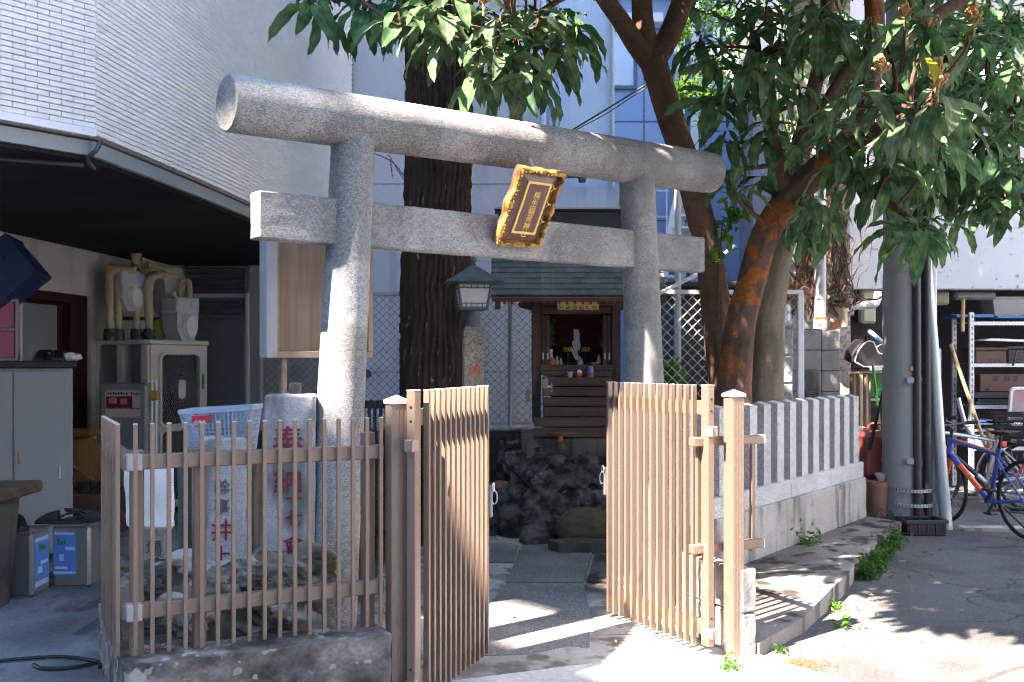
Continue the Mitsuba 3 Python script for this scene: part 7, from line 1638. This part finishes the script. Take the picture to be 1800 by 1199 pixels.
tree('grey-barked loquat tree with dark crown at the right edge', 'grey_bark',
     [[(*(1.947, 8.000, 1.064), .165), (*(1.978, 8.000, 1.464), .145), (*(2.009, 8.000, 1.820), .122), (*(2.040, 7.950, 2.171), .112), (*(2.093, 7.950, 2.481), .105), (*(2.156, 8.000, 2.753), .095), (*(2.227, 8.050, 3.030), .08)]],
     [[(*(2.218, 8.050, 3.007), .07), (*(2.460, 8.050, 3.477), .06), (*(2.756, 8.000, 3.864), .055), (*(3.289, 8.000, 3.998), .055), (*(3.911, 8.000, 4.042), .04)],
      [(*(2.218, 8.050, 3.007), .065), (*(2.348, 8.050, 3.521), .06), (*(2.444, 8.000, 4.042), .05), (*(2.520, 8.100, 4.704), .05), (2.7, 8.3, 5.8, .03)],
      [(*(2.756, 8.000, 3.864), .05), (*(3.160, 7.900, 3.484), .04), (*(3.553, 7.800, 3.199), .03), (*(3.857, 7.800, 3.069), .02)],
      [(*(3.289, 8.000, 3.998), .04), (*(3.597, 7.800, 3.545), .028), (*(3.758, 7.600, 3.324), .018)],
      [(*(2.058, 7.750, 2.499), .045), (*(2.075, 7.500, 2.383), .03), (*(2.190, 7.300, 2.522), .022)]],
     R3, 33, crown_extra=X3)
# the single yellow leaf among the flowers
yl = thing('yellow_leaf', 'single bright yellow leaf beside the flower panicle', 'leaf')
put('blade', {**LP[(0, 'yellow_leaf')], 'to_world': T(np.ascontiguousarray(M4((2.228, 5.420, 2.945)) @ trimesh.transformations.euler_matrix(0, -1.75, 1.75) @ np.diag([.21, .28, .21, 1])))}, yl)

# ---- small-leaved bright shrub tree behind, potted plants, weeds
def leafy(name, label, category, centres, n, size, m, seed, stem=None, stemm='loquat_bark'):
    r = np.random.default_rng(seed); k = thing(name, label, category)
    ce = np.array([c[:3] for c in centres]); sd = np.array([c[3] for c in centres])
    i = r.integers(0, len(ce), n)
    c = ce[i] + r.normal(0, 1, (n, 3)) * sd[i][:, None]
    a = r.normal(0, 1, (n, 3)); a[:, 2] -= .2; a /= np.linalg.norm(a, axis=1, keepdims=True); b = np.cross(a, r.normal(0, 1, (n, 3))); b /= np.linalg.norm(b, axis=1, keepdims=True)
    nn = np.cross(a, b); s = size * r.uniform(.7, 1.3, (n, 1))
    V = np.stack([c - a * s, c - a * s * .2 + b * s * .42 + nn * s * .12, c + a * s, c - a * s * .2 - b * s * .42 + nn * s * .12], 1).reshape(-1, 3); q = np.arange(n)[:, None] * 4
    U = np.tile(np.array([[.5, 0], [1, .5], [.5, 1], [0, .5]]), (n, 1))
    put('foliage', PLY(trimesh.Trimesh(V, np.vstack([q + [0, 1, 2], q + [0, 2, 3]]), process=False), m, smooth=False, uv=U), k, kind='stuff')
    if stem is not None: obj('stem', cat([tube(smooth_path(s_, 4), np.linspace(s_[0][3] if len(s_[0]) > 3 else .012, .004, (len(s_) - 1) * 4 + 1) if len(s_) > 2 else .01, 6) for s_ in [np.array(q_)[:, :3] for q_ in stem]]), stemm, k)
    return k
leafy('shrub_tree', 'bright green small-leaved tree behind the brown fork', 'tree',
      [(*(1.697, 9.400, 4.696), .13), (*(1.880, 9.400, 4.748), .14), (*(2.111, 9.500, 4.677), .16), (*(1.524, 9.300, 4.455), .06), (*(1.576, 9.300, 3.990), .07), (*(1.498, 9.300, 3.887), .05), (*(1.757, 9.300, 3.835), .08), (*(1.880, 9.400, 4.122), .12), (*(2.269, 9.500, 4.202), .2), (*(2.481, 9.500, 3.780), .2), (*(2.827, 9.600, 4.337), .25), (*(2.586, 9.500, 3.463), .12)], 2600, .030, 'bright_leaf', 3,
      [[(2.773, 9.600, 2.631), (2.560, 9.600, 3.697), (2.217, 9.500, 4.519)], [(2.560, 9.600, 3.591), (2.037, 9.400, 4.069), (1.576, 9.300, 3.990)], [(2.322, 9.500, 4.308), (1.984, 9.400, 4.644), (1.671, 9.400, 4.696)]])
leafy('potted_plant', 'fresh green bushy plant behind the chain-link, beside the right pillar', 'plant',
      [(*(1.399, 8.900, 1.436), .045), (*(1.345, 8.900, 1.362), .05), (*(1.434, 8.900, 1.302), .05), (*(1.384, 8.900, 1.213), .06)], 420, .032, 'bright_leaf', 6, [[(1.394, 8.900, 0.867), (1.394, 8.900, 1.164), (1.394, 8.900, 1.436)]])
leafy('sapling', 'thin sapling with narrow green leaves between the brown trunk and the mossy trunk', 'plant',
      [(*(1.533, 7.500, 2.467), .035), (*(1.562, 7.500, 2.383), .04), (*(1.508, 7.500, 2.237), .035), (*(1.625, 7.500, 2.571), .04)], 60, .055, 'bright_leaf', 9, [[(1.508, 7.500, 1.800), (1.517, 7.500, 2.175), (1.542, 7.500, 2.508)]])
leafy('kerb_weeds', 'dense green weeds growing along the walkway kerb', 'weeds',
      [(2.42 + t * .66, 6.98 + t * 1.30, .045 + .015 * math.sin(t * 9), .04) for t in np.linspace(0, 1, 8)], 1300, .024, 'weed_leaf', 11)
for i, (x, y, s, n, m, lab) in enumerate(((1.055, 4.93, .030, 320, 'bright_leaf', 'bright green moss tuft on the asphalt by the gate post'), (1.375, 5.24, .02, 110, 'weed_leaf', 'small weed at the near end of the walkway kerb'), (1.93, 6.14, .03, 60, 'bright_leaf', 'yellow-green weed leaning from the kerb, midway'),
                                         (1.86, 5.72, .03, 40, 'bright_leaf', 'tiny weed on the asphalt out from the kerb'), (2.20, 7.65, .05, 130, 'weed_leaf', 'small green weed growing at the foot of the fence wall'), (3.30, 9.05, .06, 200, 'weed_leaf', 'weeds at the foot of the utility pole by the wall end'))):
    leafy('weed_tuft', lab, 'weed', [(x, y, .012 if i != 4 else .125, s)], n, .011 if i < 2 else .020, m, 40 + i)
V, F = [], []
r = random.Random(14)
for i in range(115):
    t = r.random(); x, y = (1.9 + t * .95 + r.gauss(.16, .12), 5.95 + t * 1.5 + r.gauss(0, .12)) if i < 60 else (r.uniform(1.3, 5.2), r.uniform(5.0, 8.3)) if i < 90 else (r.uniform(-.3, 1.2), r.uniform(5.2, 8.2))
    a = r.uniform(0, 6.28); s = r.uniform(.007, .018); n = len(V); z = .012 + r.uniform(0, .01) + (.035 if i >= 90 else 0)
    V += [(x - s * math.cos(a), y - s * math.sin(a), z), (x - s * .4 * math.sin(a), y + s * .4 * math.cos(a), z + r.uniform(.002, .012)), (x + s * math.cos(a), y + s * math.sin(a), z), (x + s * .4 * math.sin(a), y - s * .4 * math.cos(a), z + .004)]; F += [[n, n + 1, n + 2], [n, n + 2, n + 3]]
obj('leaf_litter', trimesh.Trimesh(V, F, process=False), 'dry_leaf', kind='stuff', label='scattered dry leaves and litter on the asphalt and path')
V, F = [], []
for i in range(900):
    x, y = 1.42 + r.gauss(0, .07), 5.02 + r.gauss(0, .05); a = r.uniform(0, 6.28); s = r.uniform(.004, .010); n = len(V); z = .004 + r.uniform(0, .008)
    V += [(x - s * math.cos(a), y - s * math.sin(a), z), (x - s * .5 * math.sin(a), y + s * .5 * math.cos(a), z + .004), (x + s * math.cos(a), y + s * math.sin(a), z + .003)]; F += [[n, n + 1, n + 2]]
obj('pine_debris', trimesh.Trimesh(V, F, process=False), 'dry_leaf', kind='stuff', label='reddish plant debris beside the granite block end')

# ================================================================== beyond the frame: an unseen block added to shade the fence and lot
ob = thing('neighbour_building', 'unseen flat-roofed block added to the south-west to cast shade on the lot', 'building')
def sp_box(s0, s1, p0, p1, z0, z1):
    m = box(s0, s1, p0, p1, z0, z1); R = np.eye(4); R[:2, 0] = E_S; R[:2, 1] = E_P; m.apply_transform(R); return m
obj('wall', sp_box(-16, -8, 1.2, 14, -.05, 14.14), 'beige_wall', ob)
obj('roof_sign', sp_box(-8.03, -8, 4.16, 12, 14.87, 15.84), 'white_paint', ob)  # invented board, shaped to throw a band of shade on the top beam
obj('sign_leg', cat([sp_box(-8.12, -8.04, p, p + .08, 14.14, 15.6) for p in (5.2, 7.5, 9.5, 11.5)]), 'galvanised', ob)
for r_ in range(4):
    for c_ in range(4):
        obj('window', sp_box(-7.998, -7.95, 2 + c_ * 3, 3.6 + c_ * 3, 1.2 + r_ * 3.3, 2.6 + r_ * 3.3), 'window_glass', ob)

ac_b = thing('street_building', 'plain building outside the view on the far side of the street', 'building')
obj('wall', box(-32, 34, -20, -10, -.05, 13.5), 'stucco_wall', ac_b)
for r_ in range(4):
    for c_ in range(10):
        obj('window', box(-14 + c_ * 3, -12.4 + c_ * 3, -10.02, -9.98, 1.2 + r_ * 3.1, 2.6 + r_ * 3.1), 'window_glass', ac_b)
rb_ = thing('roadside_building', 'plain building outside the view on the right side of the road', 'building')
obj('wall', box(11, 20, -6, 24, -.05, 11.0), 'stucco_wall', rb_)
for r_ in range(3):
    for c_ in range(6):
        obj('window', box(10.98, 11.02, -2 + c_ * 3, -.4 + c_ * 3, 1.2 + r_ * 3.1, 2.6 + r_ * 3.1), 'window_glass', rb_)
